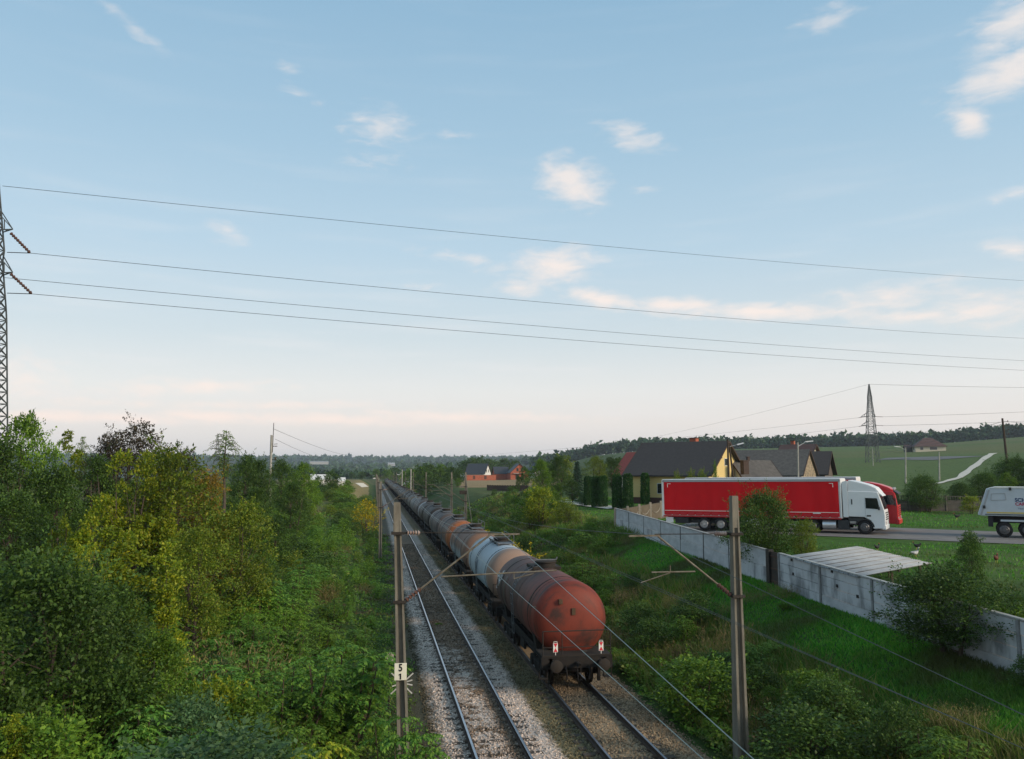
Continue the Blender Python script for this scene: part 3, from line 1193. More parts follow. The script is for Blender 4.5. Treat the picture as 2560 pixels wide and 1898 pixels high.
# the two red and white tail signal plates hung on the handrail
def tail_plate(x, label):
    t = thing('tail_signal_plate', label, 'signal plate', (XR + x, Y0 + .735, 1.42), 0, 'tail signal plates on the last wagon')
    MB().box(-.085, .085, -.012, .012, 0, .32).build('plate', m_white, t)
    MB().prism([(-.075, .31), (.075, .31), (0, .165)], -.017, -.0125, 'y').build('red_triangle', m_red, t)
    MB().prism([(-.075, .012), (.075, .012), (0, .155)], -.017, -.0125, 'y').build('red_triangle', m_red, t)
    MB().bar((-.06, 0, .32), (-.06, 0, .37), .014).bar((.06, 0, .32), (.06, 0, .37), .014).bar((-.067, 0, .37), (.067, 0, .37), .014).build('handle', m_white, t)
    MB().bar((0, 0, 0), (0, 0, -.1), .03, .02).build('hook', m_white, t)


tail_plate(-.80, 'red and white tail signal plate on the left end of the last wagon handrail')
tail_plate(.90, 'red and white tail signal plate on the right end of the last wagon handrail')
# ------------------------------------------------------------------ vegetation
m_bark = mat('bark_grey_brown', (.10, .078, .058), .95, var=.45, scale=6, stretch=(3, 3, .6), bump=.5)
m_twig = mat('twig_brown', (.085, .06, .04), .95, var=.3)
LM = {
    'dark': leaf_mat('leaf_dark_green', [(.020, .038, .010), (.032, .062, .014), (.048, .086, .019), (.075, .118, .027)]),
    'mid': leaf_mat('leaf_mid_green', [(.038, .078, .013), (.062, .118, .018), (.09, .152, .024), (.13, .188, .032)]),
    'ash': leaf_mat('leaf_ash_green', [(.038, .095, .018), (.064, .136, .026), (.096, .174, .033), (.135, .205, .042)], transl=.3),
    'yellow': leaf_mat('leaf_yellow_green', [(.075, .12, .016), (.115, .155, .02), (.16, .19, .024), (.22, .215, .03)], transl=.3),
    'olive': leaf_mat('leaf_olive', [(.044, .074, .012), (.07, .104, .016), (.10, .132, .02), (.155, .16, .028)], transl=.28),
    'orange': leaf_mat('leaf_orange_brown', [(.08, .06, .014), (.125, .085, .018), (.17, .10, .024), (.11, .11, .02)], transl=.28),
    'purple': leaf_mat('leaf_dark_purple', [(.020, .018, .014), (.035, .024, .018), (.032, .038, .016), (.05, .034, .022)]),
    'blue': leaf_mat('leaf_blue_green', [(.024, .050, .022), (.040, .08, .032), (.06, .105, .042), (.085, .13, .055)]),
    'spruce': leaf_mat('needles_dark', [(.012, .028, .018), (.02, .042, .026), (.03, .055, .034)], transl=.1),
    'thuja': leaf_mat('thuja_green', [(.016, .04, .014), (.025, .06, .018), (.035, .078, .022)], transl=.12),
    'dry': leaf_mat('dry_stalks', [(.10, .075, .035), (.15, .11, .05), (.19, .145, .07), (.09, .09, .03)], transl=.2),
    'grass': leaf_mat('grass_blade', [(.034, .125, .018), (.056, .18, .026), (.085, .22, .032), (.12, .215, .04)], transl=.3, patch=(.095, .115, .03), patch_scale=.28),
    'rough': leaf_mat('rough_grass_blade', [(.05, .095, .016), (.085, .13, .022), (.13, .135, .04), (.17, .135, .06)], transl=.3, patch_scale=.5),
    'weed': leaf_mat('weed_leaf', [(.04, .088, .015), (.065, .13, .022), (.095, .165, .028), (.14, .165, .045)], transl=.3, patch=(.10, .085, .035), patch_scale=.4),
    'gold': leaf_mat('goldenrod', [(.25, .20, .02), (.33, .25, .02), (.16, .16, .025)], transl=.2),
    'far': leaf_mat('far_wood_leaf', [(.018, .036, .016), (.026, .052, .02), (.036, .068, .026)], transl=.1, patch_scale=.02),
}


def leaves(rng, P, size, aspect=.55, up=.6, droop=0., dirs=None, jit=.6):
    """a kite-shaped leaf at every point; returns V, F"""
    n = len(P)
    s = size * rng.uniform(1 - jit, 1 + jit, n)
    if dirs is None:
        a = rng.uniform(0, 2 * pi, n)
        el = rng.normal(-droop, .5, n)
        d = np.stack([np.cos(a) * np.cos(el), np.sin(a) * np.cos(el), np.sin(el)], 1)
    else:
        d = dirs / np.maximum(1e-6, np.linalg.norm(dirs, axis=1, keepdims=True))
    nr = rng.normal(0, 1, (n, 3)) * (1 - up)
    nr[:, 2] += up
    side = np.cross(d, nr)
    side /= np.maximum(1e-6, np.linalg.norm(side, axis=1, keepdims=True))
    nn = np.cross(side, d)
    s = s[:, None]
    V = np.stack([P, P + d * s * .45 + side * s * aspect * .5 + nn * s * .06, P + d * s - nn * s * .08, P + d * s * .45 - side * s * aspect * .5 + nn * s * .06], 1)
    F = np.arange(n * 4).reshape(n, 4)
    return V.reshape(-1, 3), F


def merge(parts):
    Vs, Fs, k = [], [], 0
    for v, f in parts:
        Vs.append(v)
        Fs.append(f + k)
        k += len(v)
    return np.concatenate(Vs), np.concatenate(Fs)


def crown(rng, clumps, n, size, ragged=.2, **kw):
    """clumps: (x,y,z,r,squash); leaves sit mostly on the outside of every clump"""
    cl = np.array(clumps, float)
    w = cl[:, 3] ** 2
    k = rng.choice(len(cl), n, p=w / w.sum())
    u = rng.normal(0, 1, (n, 3))
    u /= np.linalg.norm(u, axis=1, keepdims=True)
    u[:, 2] = np.where(u[:, 2] < -.3, -u[:, 2], u[:, 2])
    r = cl[k, 3] * rng.uniform(.1, 1.0, n) ** .45 * rng.uniform(.8, 1.15, n)
    P = cl[k, :3] + u * r[:, None] * np.stack([np.ones(n), np.ones(n), cl[k, 4]], 1)
    dirs = u + rng.normal(0, .55, (n, 3))
    dirs[:, 2] -= .25
    if ragged:                       # long shoots that stick out of the clumps
        m = int(n * ragged)
        ns = max(6, m // 26)
        c = cl[rng.choice(len(cl), ns, p=w / w.sum())]
        d = rng.normal(0, 1, (ns, 3))
        d[:, 2] = np.abs(d[:, 2]) * .9 + .25
        d /= np.linalg.norm(d, axis=1, keepdims=True)
        L = c[:, 3] * rng.uniform(1.2, 2.3, ns)
        j = rng.integers(0, ns, m)
        t = rng.uniform(.45, 1, m)
        Q = c[j, :3] + d[j] * (L[j] * t)[:, None] + np.stack([0 * t, 0 * t, -.18 * L[j] * t * t], 1) + rng.normal(0, .05, (m, 3)) * c[j, 3][:, None] * (1.4 - t)[:, None] * 2
        P = np.concatenate([P, Q])
        dirs = np.concatenate([dirs, d[j] * .6 + rng.normal(0, .6, (m, 3))])
    return leaves(rng, P, size, dirs=dirs, **kw)


def trunk_mesh(rng, clumps, height, r0, stems=1, m=None, spread=.25):
    mb = MB()
    for s in range(stems):
        ox, oy = (0, 0) if stems == 1 else (rng.normal(0, spread), rng.normal(0, spread))
        top = Vector((ox * 2.5 + rng.normal(0, .12) * height * .15, oy * 2.5 + rng.normal(0, .12) * height * .15, height * .82))
        pts = [Vector((ox, oy, -.25)).lerp(top, t) + Vector((sin(t * 5 + s) * .06 * height * .2, cos(t * 4 + s) * .05 * height * .2, 0)) for t in (0, .2, .4, .6, .8, 1)]
        mb.path(pts, [r0 * (1 - .82 * t) for t in (0, .2, .4, .6, .8, 1)], 7)
        for c in clumps[s::stems]:
            cc = Vector(c[:3])
            t = min(.92, max(.12, cc.z / height * .72))
            b = pts[min(5, int(t * 5))].lerp(pts[min(5, int(t * 5) + 1)], t * 5 - int(t * 5))
            mid = b.lerp(cc, .55) + Vector((0, 0, -.06 * (cc - b).length))
            mb.path([b, mid, cc], [r0 * .34 * (1 - t * .6), r0 * .2 * (1 - t * .5), r0 * .06], 5)
    return mb.mesh('trunk', m or m_bark, fix=False)


def ell_clumps(rng, n, h0, h1, R, r, peak=1., squash=.8, taper=.0):
    out = []
    for i in range(n):
        t = (i + rng.uniform(0, 1)) / n
        z = h0 + (h1 - h0) * t
        prof = max(.12, (sin(pi * min(1, (t * .86 + .14))) ** peak)) * (1 - taper * t)
        a = i * 2.4 + rng.uniform(-.5, .5)
        q = R * prof * rng.uniform(.35, 1.0)
        out.append((cos(a) * q, sin(a) * q, z, r * rng.uniform(.65, 1.25) * (1 - .35 * t * taper), squash))
    return out


PROTO = {}     # kind -> list of (trunk mesh, crown mesh, height)


def proto(kind, trunk, V, F, leafm, h):
    PROTO.setdefault(kind, []).append((trunk, np_mesh('crown', V, F, LM[leafm] if isinstance(leafm, str) else leafm), h))


R_ = np.random.default_rng
# broad bushy trees; the same three shapes in several leaf colours
for seed, (kind, lm, n, R, size) in enumerate([('broad', 'dark', 14000, 2.5, .14), ('broad', 'dark', 14000, 2.3, .14), ('broad_mid', 'mid', 14000, 2.4, .14), ('broad_mid', 'mid', 14000, 2.6, .14),
                                             ('olive', 'olive', 14000, 2.3, .12), ('olive', 'olive', 14000, 2.5, .12), ('orange', 'orange', 12000, 2.0, .11), ('purple', 'purple', 15000, 2.5, .105)]):
    r = R_(20 + seed)
    cl = ell_clumps(r, 34, 1.0, 7.1, R, .85, .8)
    proto(kind, trunk_mesh(r, cl, 7.5, .13, 2), *crown(r, cl, n, size), lm, 8.0)
# yellowing maple: open, upright shoots with hanging leaves
for seed in (1, 2):
    r = R_(50 + seed)
    cl = []
    for k in range(30):
        a, q = r.uniform(0, 2 * pi), 2.5 * sqrt(r.random())
        z = 1.6 + 6.2 * (1 - (q / 2.7) ** 2 * .55) * r.uniform(.25, 1)
        for j in range(3):
            cl.append((cos(a) * q + r.normal(0, .16), sin(a) * q + r.normal(0, .16), z - j * r.uniform(.3, .6), r.uniform(.28, .62), r.uniform(.7, 1.2)))
    proto('maple', trunk_mesh(r, cl[::3], 8, .12, 4), *crown(r, cl, 20000, .115, aspect=.7), 'yellow', 8.2)
# slim bright sapling tree
for seed in (1, 2):
    r = R_(60 + seed)
    cl = [(r.normal(0, .32), r.normal(0, .32), .7 + 4.6 * t, .42 * (1.25 - .8 * t), 1.1) for t in np.linspace(0, 1, 20)]
    proto('slim', trunk_mesh(r, cl[::3], 5, .06, 2), *crown(r, cl, 9500, .085, aspect=.7), 'yellow', 5.4)
# birch with hanging twigs
r = R_(71)
Ps, Ds = [], []
tw = MB()
for k in range(120):
    a, q, z = r.uniform(0, 2 * pi), r.uniform(.1, 1.0), r.uniform(5.2, 9.2)
    q *= 1.1 - abs(z - 7.6) / 4
    L = r.uniform(.3, 1.5)
    p0 = np.array([cos(a) * q * .4, sin(a) * q * .4, z])
    for t in np.linspace(0, 1, 26):
        Ps.append(p0 + np.array([cos(a) * q * t, sin(a) * q * t, .5 * t - L * t * t]) + r.normal(0, .05, 3))
        Ds.append((cos(a) * .3, sin(a) * .3, -1))
    tw.path([Vector(p0), Vector(p0 + np.array([cos(a) * q * .5, sin(a) * q * .5, .25 - L * .25])), Vector(Ps[-1])], [.025, .015, .006], 4)
tw.path([(0, 0, -.2), (.1, 0, 3), (.05, .1, 6), (0, 0, 9.2)], [.14, .11, .07, .02], 7)
proto('birch', tw.mesh('trunk', m_bark, fix=False), *leaves(r, np.array(Ps), .085, dirs=np.array(Ds) + r.normal(0, .4, (len(Ps), 3))), 'mid', 9.6)
# ash-like suckers: tufts of long compound leaves
for seed, (kind, lm, ns, H_, Rr) in enumerate([('sapling', 'ash', 13, 2.6, 1.1), ('sapling', 'ash', 16, 3.0, 1.3), ('sapling', 'ash', 9, 2.2, .8), ('sapling_mid', 'mid', 14, 2.6, 1.2), ('sapling_mid', 'mid', 11, 2.2, 1.0), ('sapling_yellow', 'yellow', 12, 2.4, .9)]):
    r = R_(80 + seed)
    Ps, Ds = [], []
    st = MB()
    for s in range(ns):
        a, q = r.uniform(0, 2 * pi), Rr * sqrt(r.random())
        hh = H_ * r.uniform(.55, 1) * (1 - .25 * q / Rr)
        top = np.array([cos(a) * q, sin(a) * q, hh])
        st.path([(top[0] * .4, top[1] * .4, -.2), (top[0] * .8, top[1] * .8, hh * .5), tuple(top)], [.03, .022, .01], 4)
        for lv in np.linspace(.35, 1, 5):
            p0 = np.array([top[0] * (.4 + .6 * lv), top[1] * (.4 + .6 * lv), hh * lv])
            for f in range(6):
                fa = r.uniform(0, 2 * pi)
                L = r.uniform(.35, .62) * (1.15 - .3 * lv)
                for t in np.linspace(.2, 1, 11):
                    c0 = p0 + np.array([cos(fa) * L * t, sin(fa) * L * t, L * (.55 * t - .75 * t * t)])
                    for sd in (-1, 1):
                        Ps.append(c0)
                        Ds.append((cos(fa + sd * 1.0), sin(fa + sd * 1.0), -.45))
    proto(kind, st.mesh('stem', m_twig, fix=False), *leaves(r, np.array(Ps), .078, aspect=.48, up=.8, dirs=np.array(Ds) + r.normal(0, .18, (len(Ps), 3))), lm, H_ + .15)
# round leafy shrubs
for seed, (kind, lm, n, size) in enumerate([('shrub', 'mid', 5600, .08), ('shrub', 'mid', 5600, .08), ('shrub_dark', 'dark', 6000, .075), ('shrub_blue', 'blue', 7000, .06), ('shrub_yellow', 'yellow', 4200, .08), ('shrub_olive', 'olive', 4600, .075), ('shrub_gold', 'gold', 2000, .07)]):
    r = R_(110 + seed)
    cl = ell_clumps(r, 18, .25, 1.75, .95, .48, .55)
    proto(kind, trunk_mesh(r, cl, 1.6, .04, 4, m_twig, .12), *crown(r, cl, n, size), lm, 2.1)
# one big dense bush, leafy down to the ground
for seed in (1, 2, 3):
    r = R_(170 + seed)
    cl = ell_clumps(r, 46, .35, 2.75, 1.75, .62, .5)
    proto('bush_big', trunk_mesh(r, cl[::2], 2.4, .07, 5, m_bark, .25), *crown(r, cl, 30000, .062), 'dark', 3.2)
# tall dry stalks with seed heads
for seed in (1, 2):
    r = R_(130 + seed)
    Ps, Ds = [], []
    for s in range(330):
        a, q, hh = r.uniform(0, 2 * pi), .9 * sqrt(r.random()), r.uniform(.7, 1.45)
        lx, ly = r.normal(0, .26), r.normal(0, .26)
        for t in np.linspace(.1, 1, 9):
            Ps.append((cos(a) * q + lx * t, sin(a) * q + ly * t, hh * t))
            Ds.append((lx + r.normal(0, .25), ly + r.normal(0, .25), 1))
    proto('stalks', None, *leaves(r, np.array(Ps), .10, aspect=.10, dirs=np.array(Ds)), 'dry', 1.5)
# clipped thuja column, built of small dense sprays
for seed in (1, 2):
    r = R_(140 + seed)
    n = 5200
    z = r.uniform(0, 1, n)
    a = r.uniform(0, 2 * pi, n)
    q = .62 * np.minimum(1, (1.02 - z) * 9) ** .4 * (1 - .12 * z) * r.uniform(.86, 1.04, n) * (1 + .05 * np.sin(a * 5 + z * 9))
    P = np.stack([np.cos(a) * q, np.sin(a) * q, z * 3.2 + .05], 1)
    D = np.stack([np.cos(a) * .5, np.sin(a) * .5, np.full(n, .9)], 1) + r.normal(0, .25, (n, 3))
    tk = MB().tube((0, 0, -.2), (0, 0, 2.9), .09, 8, .03).mesh('trunk', m_bark)
    proto('thuja', tk, *leaves(r, P, .16, aspect=.5, dirs=D), 'thuja', 3.3)
# spruce
r = R_(150)
Ps, Ds = [], []
tk = MB().tube((0, 0, -.2), (0, 0, 9.6), .14, 8, .02)
for k in range(95):
    z = .9 + 8.4 * (k / 95)
    a, L = k * 2.4, (2.3 * (1 - (z / 9.9)) + .18) * r.uniform(.8, 1.1)
    tk.path([(0, 0, z), (cos(a) * L, sin(a) * L, z - L * .28)], [.035, .008], 4)
    for t in np.linspace(.12, 1, int(16 * L) + 6):
        for sd in (-1, 1, 0):
            Ps.append((cos(a) * L * t, sin(a) * L * t, z - L * t * .28))
            Ds.append((cos(a + sd * .8), sin(a + sd * .8), -.35))
proto('spruce', tk.mesh('trunk', m_bark, fix=False), *leaves(r, np.array(Ps) + r.normal(0, .05, (len(Ps), 3)), .34, aspect=.3, dirs=np.array(Ds) + r.normal(0, .15, (len(Ps), 3))), 'spruce', 9.8)
# small far trees
for seed, (kind, lm) in enumerate([('far_tree', 'dark'), ('far_tree', 'dark'), ('far_tree_mid', 'mid'), ('far_olive', 'olive')]):
    r = R_(160 + seed)
    cl = ell_clumps(r, 22, 1.2, 7.4, 2.9, 1.15, .6)
    proto(kind, trunk_mesh(r, cl, 7, .16, 1), *crown(r, cl, 2600, .36), lm, 8.3)

_rr = random.Random(11)


BRUSH = {'L': [], 'R': []}


def brush(side, kind, x, y, h, wide):
    tm, cm, h0 = PROTO[kind][_rr.randrange(len(PROTO[kind]))]
    k = h / h0
    BRUSH[side].append((cm, Matrix.LocRotScale(Vector((x, y, hz(x, y))), Euler((0, 0, _rr.uniform(0, 6.28))), Vector((k * wide, k * wide, k))), 3))


def plant(kind, x, y, h, label, cat, group=None, wide=1., name=None, variant=None, rz=None, sink=0.):
    tm, cm, h0 = PROTO[kind][_rr.randrange(len(PROTO[kind])) if variant is None else variant % len(PROTO[kind])]
    nm = name or ('shrub' if cat in ('shrub', 'weed') else 'tree')
    k = h / h0
    if tm is None:
        o = link_mesh(nm, cm)
    else:
        o = bpy.data.objects.new(nm, None)
        COL.objects.link(o)
        a = link_mesh('trunk' if cat not in ('shrub', 'weed') else 'stem', tm, o)
        link_mesh('crown' if cat not in ('shrub', 'weed') else 'foliage', cm, o)
    o.location = (x, y, hz(x, y) - sink)
    o.scale = (k * wide, k * wide, k)
    o.rotation_euler = (0, 0, _rr.uniform(0, 6.28) if rz is None else rz)
    return tag(o, label, cat, group)


def plant_px(kind, px, ptop, Y, label, cat='tree', wide=1., **kw):
    """a plant whose top is seen at (px, ptop) when it stands Y metres down the line"""
    q = onY(px, ptop, Y)
    return plant(kind, q[0], q[1], max(.3, q[2] - hz(q[0], q[1])), label, cat, wide=wide, **kw)


# ---- the trees of the left bank
LT = 'trees on the bank left of the railway'
for a in [
    ('broad_mid', 68, 1008, 46, 'tall green tree with an airy pointed top beside the lattice pylon', .62),
    ('broad', 2, 1090, 42, 'dark green tree cut by the left picture edge under the pylon', .8),
    ('slim', 168, 1082, 58, 'thin pale green treetop poking up behind the dark thicket', .9),
    ('birch', 208, 1080, 60, 'thin wispy treetop beside the pale green one', .6),
    ('broad', 150, 1150, 44, 'dark green bushy tree filling the gap left of the yellowing maple', .95),
    ('broad', 250, 1135, 50, 'dark green tree standing in front of the purple-leaved one', .8),
    ('purple', 345, 1036, 54, 'dark purple brown tree with bare twigs on top, highest of the thicket', .95),
    ('purple', 275, 1065, 53, 'dark needle-like tree leaning left of the purple one', .6),
    ('purple', 462, 1108, 56, 'dark tree peeking out to the right above the yellowing maple', .75),
    ('maple', 330, 1088, 33, 'large yellow green maple in the middle of the thicket', .75),
    ('olive', 420, 1082, 34.5, 'broad olive yellow tree crown right of the yellow maple', .95),
    ('orange', 520, 1150, 37, 'tree turning orange brown on the right flank of the maple', .7),
    ('olive', 615, 1235, 37, 'olive tree with yellow flecks nearest the railway', .95),
    ('olive', 500, 1290, 31, 'olive green bushy tree under the orange-brown one', .95),
    ('slim', 318, 1325, 25, 'bright yellow young maple in front of the dark bushes', 1.25),
    ('slim', 418, 1362, 26, 'second small bright yellow maple right of the brighter one', 1.0),
    ('maple', 165, 1255, 34, 'yellow green sapling tree with drooping leaves on the left', .55),
    ('maple', 225, 1330, 28, 'yellow olive tree between the dark bush and the bright maple', .6),
    ('bush_big', 95, 1378, 20.5, 'big dark green bush tree at the left front', 1.0),
    ('broad', -70, 1330, 24, 'dark leafy tree at the far left edge', 1.1),
    ('broad', 30, 1215, 36, 'dark green tree behind the front bush at the left edge', 1.0),
    ('bush_big', 245, 1450, 24, 'low dark green bush tree right of the front one', .85),
    ('broad_mid', 400, 1560, 21, 'shady green bush tree under the bright yellow maple', .95),
    ('birch', 567, 1066, 76, 'wispy weeping birch standing alone against the sky', 1.25),
    ('broad', 615, 1130, 80, 'dark tree to the right of the birch', .8),
    ('broad', 650, 1145, 92, 'dark tree left of the utility pole', .9),
    ('broad', 705, 1143, 97, 'dark green tree just right of the utility pole', .8),
    ('broad_mid', 760, 1147, 100, 'dark green tree rightmost of the clump by the utility pole', .8),
    ('broad', 735, 1200, 78, 'dense dark bush tree in front of the clump by the utility pole', 1.0),
    ('broad', 640, 1215, 66, 'low dark tree on the bank below the utility pole', 1.0),
    ('broad', 690, 1290, 58, 'dark bush tree lower on the bank', 1.1),
]:
    plant_px(*a[:5], wide=a[5], group=LT)
plant_px('far_tree', 829, 1176, 168, 'round dark tree by the white buildings across the tracks', wide=.95)
plant_px('far_tree_mid', 868, 1200, 190, 'small low tree right of the round dark tree', wide=1.1)
plant_px('far_tree', 795, 1188, 176, 'low dark tree in front of the white building', wide=.7)

# ---- shrubs and saplings on the left bank
GL = {'sapling': ('fresh green sapling on the left bank', 'saplings on the left bank'),
      'sapling_mid': ('mid green sapling on the left bank', 'saplings on the left bank'),
      'shrub': ('round mid green shrub on the left bank', 'shrubs on the left bank'),
      'shrub_dark': ('round dark green shrub on the left bank', 'shrubs on the left bank'),
      'shrub_blue': ('blue green shrub on the left bank', 'shrubs on the left bank'),
      'shrub_olive': ('olive brown shrub on the left bank', 'shrubs on the left bank'),
      'stalks': ('dry brown stalks on the left bank', 'dry stalks on the left bank')}
rg = random.Random(21)


def place_label(what, x, y, h, side):
    size = 'tall ' if h > 1.75 else 'knee-high ' if h < .95 else ''
    if side == 'L':
        row = 'at the left ballast edge' if x > -2.6 else 'halfway up the left bank' if x > -6.5 else 'under the left trees'
        band = 'at the bottom of the photo' if y < 20 else 'beside the near mast' if y < 28 else 'short of the tail wagon' if y < 40 else 'by the pale wagon' if y < 58 else 'by the rusty wagons' if y < 85 else 'far along'
    else:
        row = 'by the right rail' if x < 12.2 else 'on the right slope' if x < 15.5 else 'high on the right slope'
        band = 'at the bottom of the photo' if y < 22 else 'around the near mast' if y < 30 else 'beside the tail wagon' if y < 44 else 'opposite the gate' if y < 60 else 'before the lawn' if y < 90 else 'far along the train'
    return f'{size}{what} {row}, {band}'


placed = []
for i in range(900):
    y = 15.5 * (125 / 15.5) ** (rg.random() ** .95)
    xr = .35 - .3 * rg.random()
    wide_ = 5 + y * .17
    x = xr - wide_ * rg.random() ** 1.1
    q = (x, y)
    sp_ = .85 + y * .012
    if any((q[0] - a) ** 2 + (q[1] - b_) ** 2 < sp_ ** 2 for a, b_ in placed):
        continue
    placed.append(q)
    u = rg.random()
    if y < 42:
        kind = 'sapling' if u < .46 else 'sapling_mid' if u < .68 else 'shrub_blue' if u < .76 else 'shrub_dark' if u < .84 else 'shrub' if u < .92 else 'stalks'
    else:
        kind = 'sapling' if u < .30 else 'sapling_mid' if u < .55 else 'shrub' if u < .72 else 'shrub_dark' if u < .86 else 'stalks' if u < .93 else 'shrub_olive'
    hgt = {'sapling': 1.9, 'sapling_mid': 1.8, 'shrub': 1.5, 'shrub_dark': 1.6, 'shrub_blue': 1.7, 'shrub_olive': 1.3, 'stalks': 1.2}[kind] * rg.uniform(.7, 1.3)
    near = sstep((-x - .6) / 3.0)
    hgt *= (.42 + .2 * min(1., max(0., (.4 - x) / 1.2))) + .5 * float(near)
    if (x - .85) ** 2 + (y - 23.5) ** 2 < 1.2:
        continue
    if y > 52:
        brush('L', kind, x, y, hgt, rg.uniform(.95, 1.35))
        continue
    plant(kind, x, y, hgt, place_label(GL[kind][0].replace(' on the left bank', ''), x, y, hgt, 'L'), cat='shrub', group=GL[kind][1], wide=rg.uniform(.95, 1.35))
for (kind, px, pt, Y, label, w) in [
    ('sapling_yellow', 800, 1795, 17.5, 'yellow green sapling at the bottom beside the near mast', .9),
    ('slim', 40, 1790, 17, 'small bright yellow green bush in the bottom left corner', 1.2),
    ('shrub_yellow', 540, 1690, 22, 'golden yellow shrub between the green bushes', .9),
    ('shrub_blue', 520, 1800, 16.5, 'big blue green shrub at the bottom of the bank', 1.5),
    ('stalks', 560, 1600, 26, 'brown dry bush under the olive trees', 1.5),
    ('sapling', 700, 1590, 24, 'bright green sapling clump halfway up the bank', 1.3),
    ('sapling', 850, 1560, 25, 'bright green sapling clump left of the near mast', 1.2),
    ('shrub_gold', 917, 1243, 108, 'yellow flowering bush far along the left track edge', 1.0),
    ('sapling', 1015, 1730, 19.5, 'green sapling right beside the near mast foot', .8),
]:
    plant_px(kind, px, pt, Y, label, 'shrub', wide=w)

# ---- right bank, gardens and far trees
for a in [
    ('broad_mid', 1352, 1143, 116, 'large feathery green willow-like tree left of the garden', 1.0),
    ('broad', 1395, 1138, 125, 'dark green tree behind the willow-like one', 1.0),
    ('spruce', 1443, 1148, 120, 'blue dark spruce in the garden', .95),
    ('olive', 1490, 1136, 138, 'olive green broad tree behind the thuja row', 1.25),
    ('broad', 1528, 1140, 140, 'dark green tree beside the red roof', 1.0),
    ('broad', 1430, 1196, 106, 'round dark clipped bush behind the garden path', 1.1),
    ('broad_mid', 1395, 1205, 112, 'pale green bush at the garden fence', .9),
    ('broad', 1295, 1186, 150, 'small dark pointed tree by the wooden fence', .5),
    ('far_tree', 1312, 1165, 178, 'dark tree in front of the white house gable', .7),
    ('broad_mid', 1500, 1205, 108, 'green hedge bush between the thuja columns', .7),
    ('bush_big', 2308, 1188, 84, 'dark green bush growing over the concrete fence', 1.0),
    ('bush_big', 2400, 1206, 90, 'leafy green tree by the fence below the gravel path', 1.15),
    ('bush_big', 2462, 1180, 92, 'dark tree behind the pale tipper trailer', 1.0),
    ('bush_big', 2532, 1142, 97, 'big dark tree above the tipper trailer', 1.05),
    ('broad_mid', 2515, 1175, 84, 'mid green tree at the right edge behind the tipper', .8),
    ('broad', 2610, 1120, 95, 'dark tree beyond the right picture edge', 1.2),
]:
    plant_px(*a[:5], wide=a[5])
FT = 'distant trees along the railway'
for i, (px, pt, Y) in enumerate([(1050, 1163, 265), (1075, 1158, 270), (1102, 1160, 275), (1130, 1166, 262), (1150, 1176, 255), (1025, 1172, 300), (1065, 1178, 240), (1118, 1182, 238), (1145, 1196, 225)]):
    plant_px(('far_tree', 'far_tree_mid')[i % 3 == 2], px, pt, Y, 'tree in the dark clump behind the white street lamps', wide=1.25, group=FT)
for i, (px, pt, Y) in enumerate([(990, 1168, 560), (968, 1174, 520), (905, 1178, 470), (1010, 1180, 480), (880, 1180, 500), (940, 1172, 620)]):
    plant_px(('far_tree', 'far_tree_mid')[i % 2], px, pt, Y, 'small far tree near the vanishing end of the railway', wide=1.2, group=FT)
for i, (px, pt) in enumerate([(1178, 1144), (1200, 1141), (1222, 1146), (1262, 1145), (1285, 1150), (1160, 1150), (1240, 1152)]):
    plant_px('far_tree', px, pt, 470 + 12 * i, 'dark tree standing behind the far houses', wide=1.3, group='trees behind the far houses')
for i, (px, pt) in enumerate([(1370, 1152), (1410, 1140), (1545, 1142), (1568, 1147), (1350, 1160)]):
    plant_px('far_olive' if i % 2 else 'far_tree', px, pt, 185 + 9 * i, 'tree in the garden belt in front of the ridge', wide=1.1, group='trees of the garden belt')
for i, (px, pt) in enumerate([(2195, 1140), (2262, 1150), (1655, 1100)]):
    pass

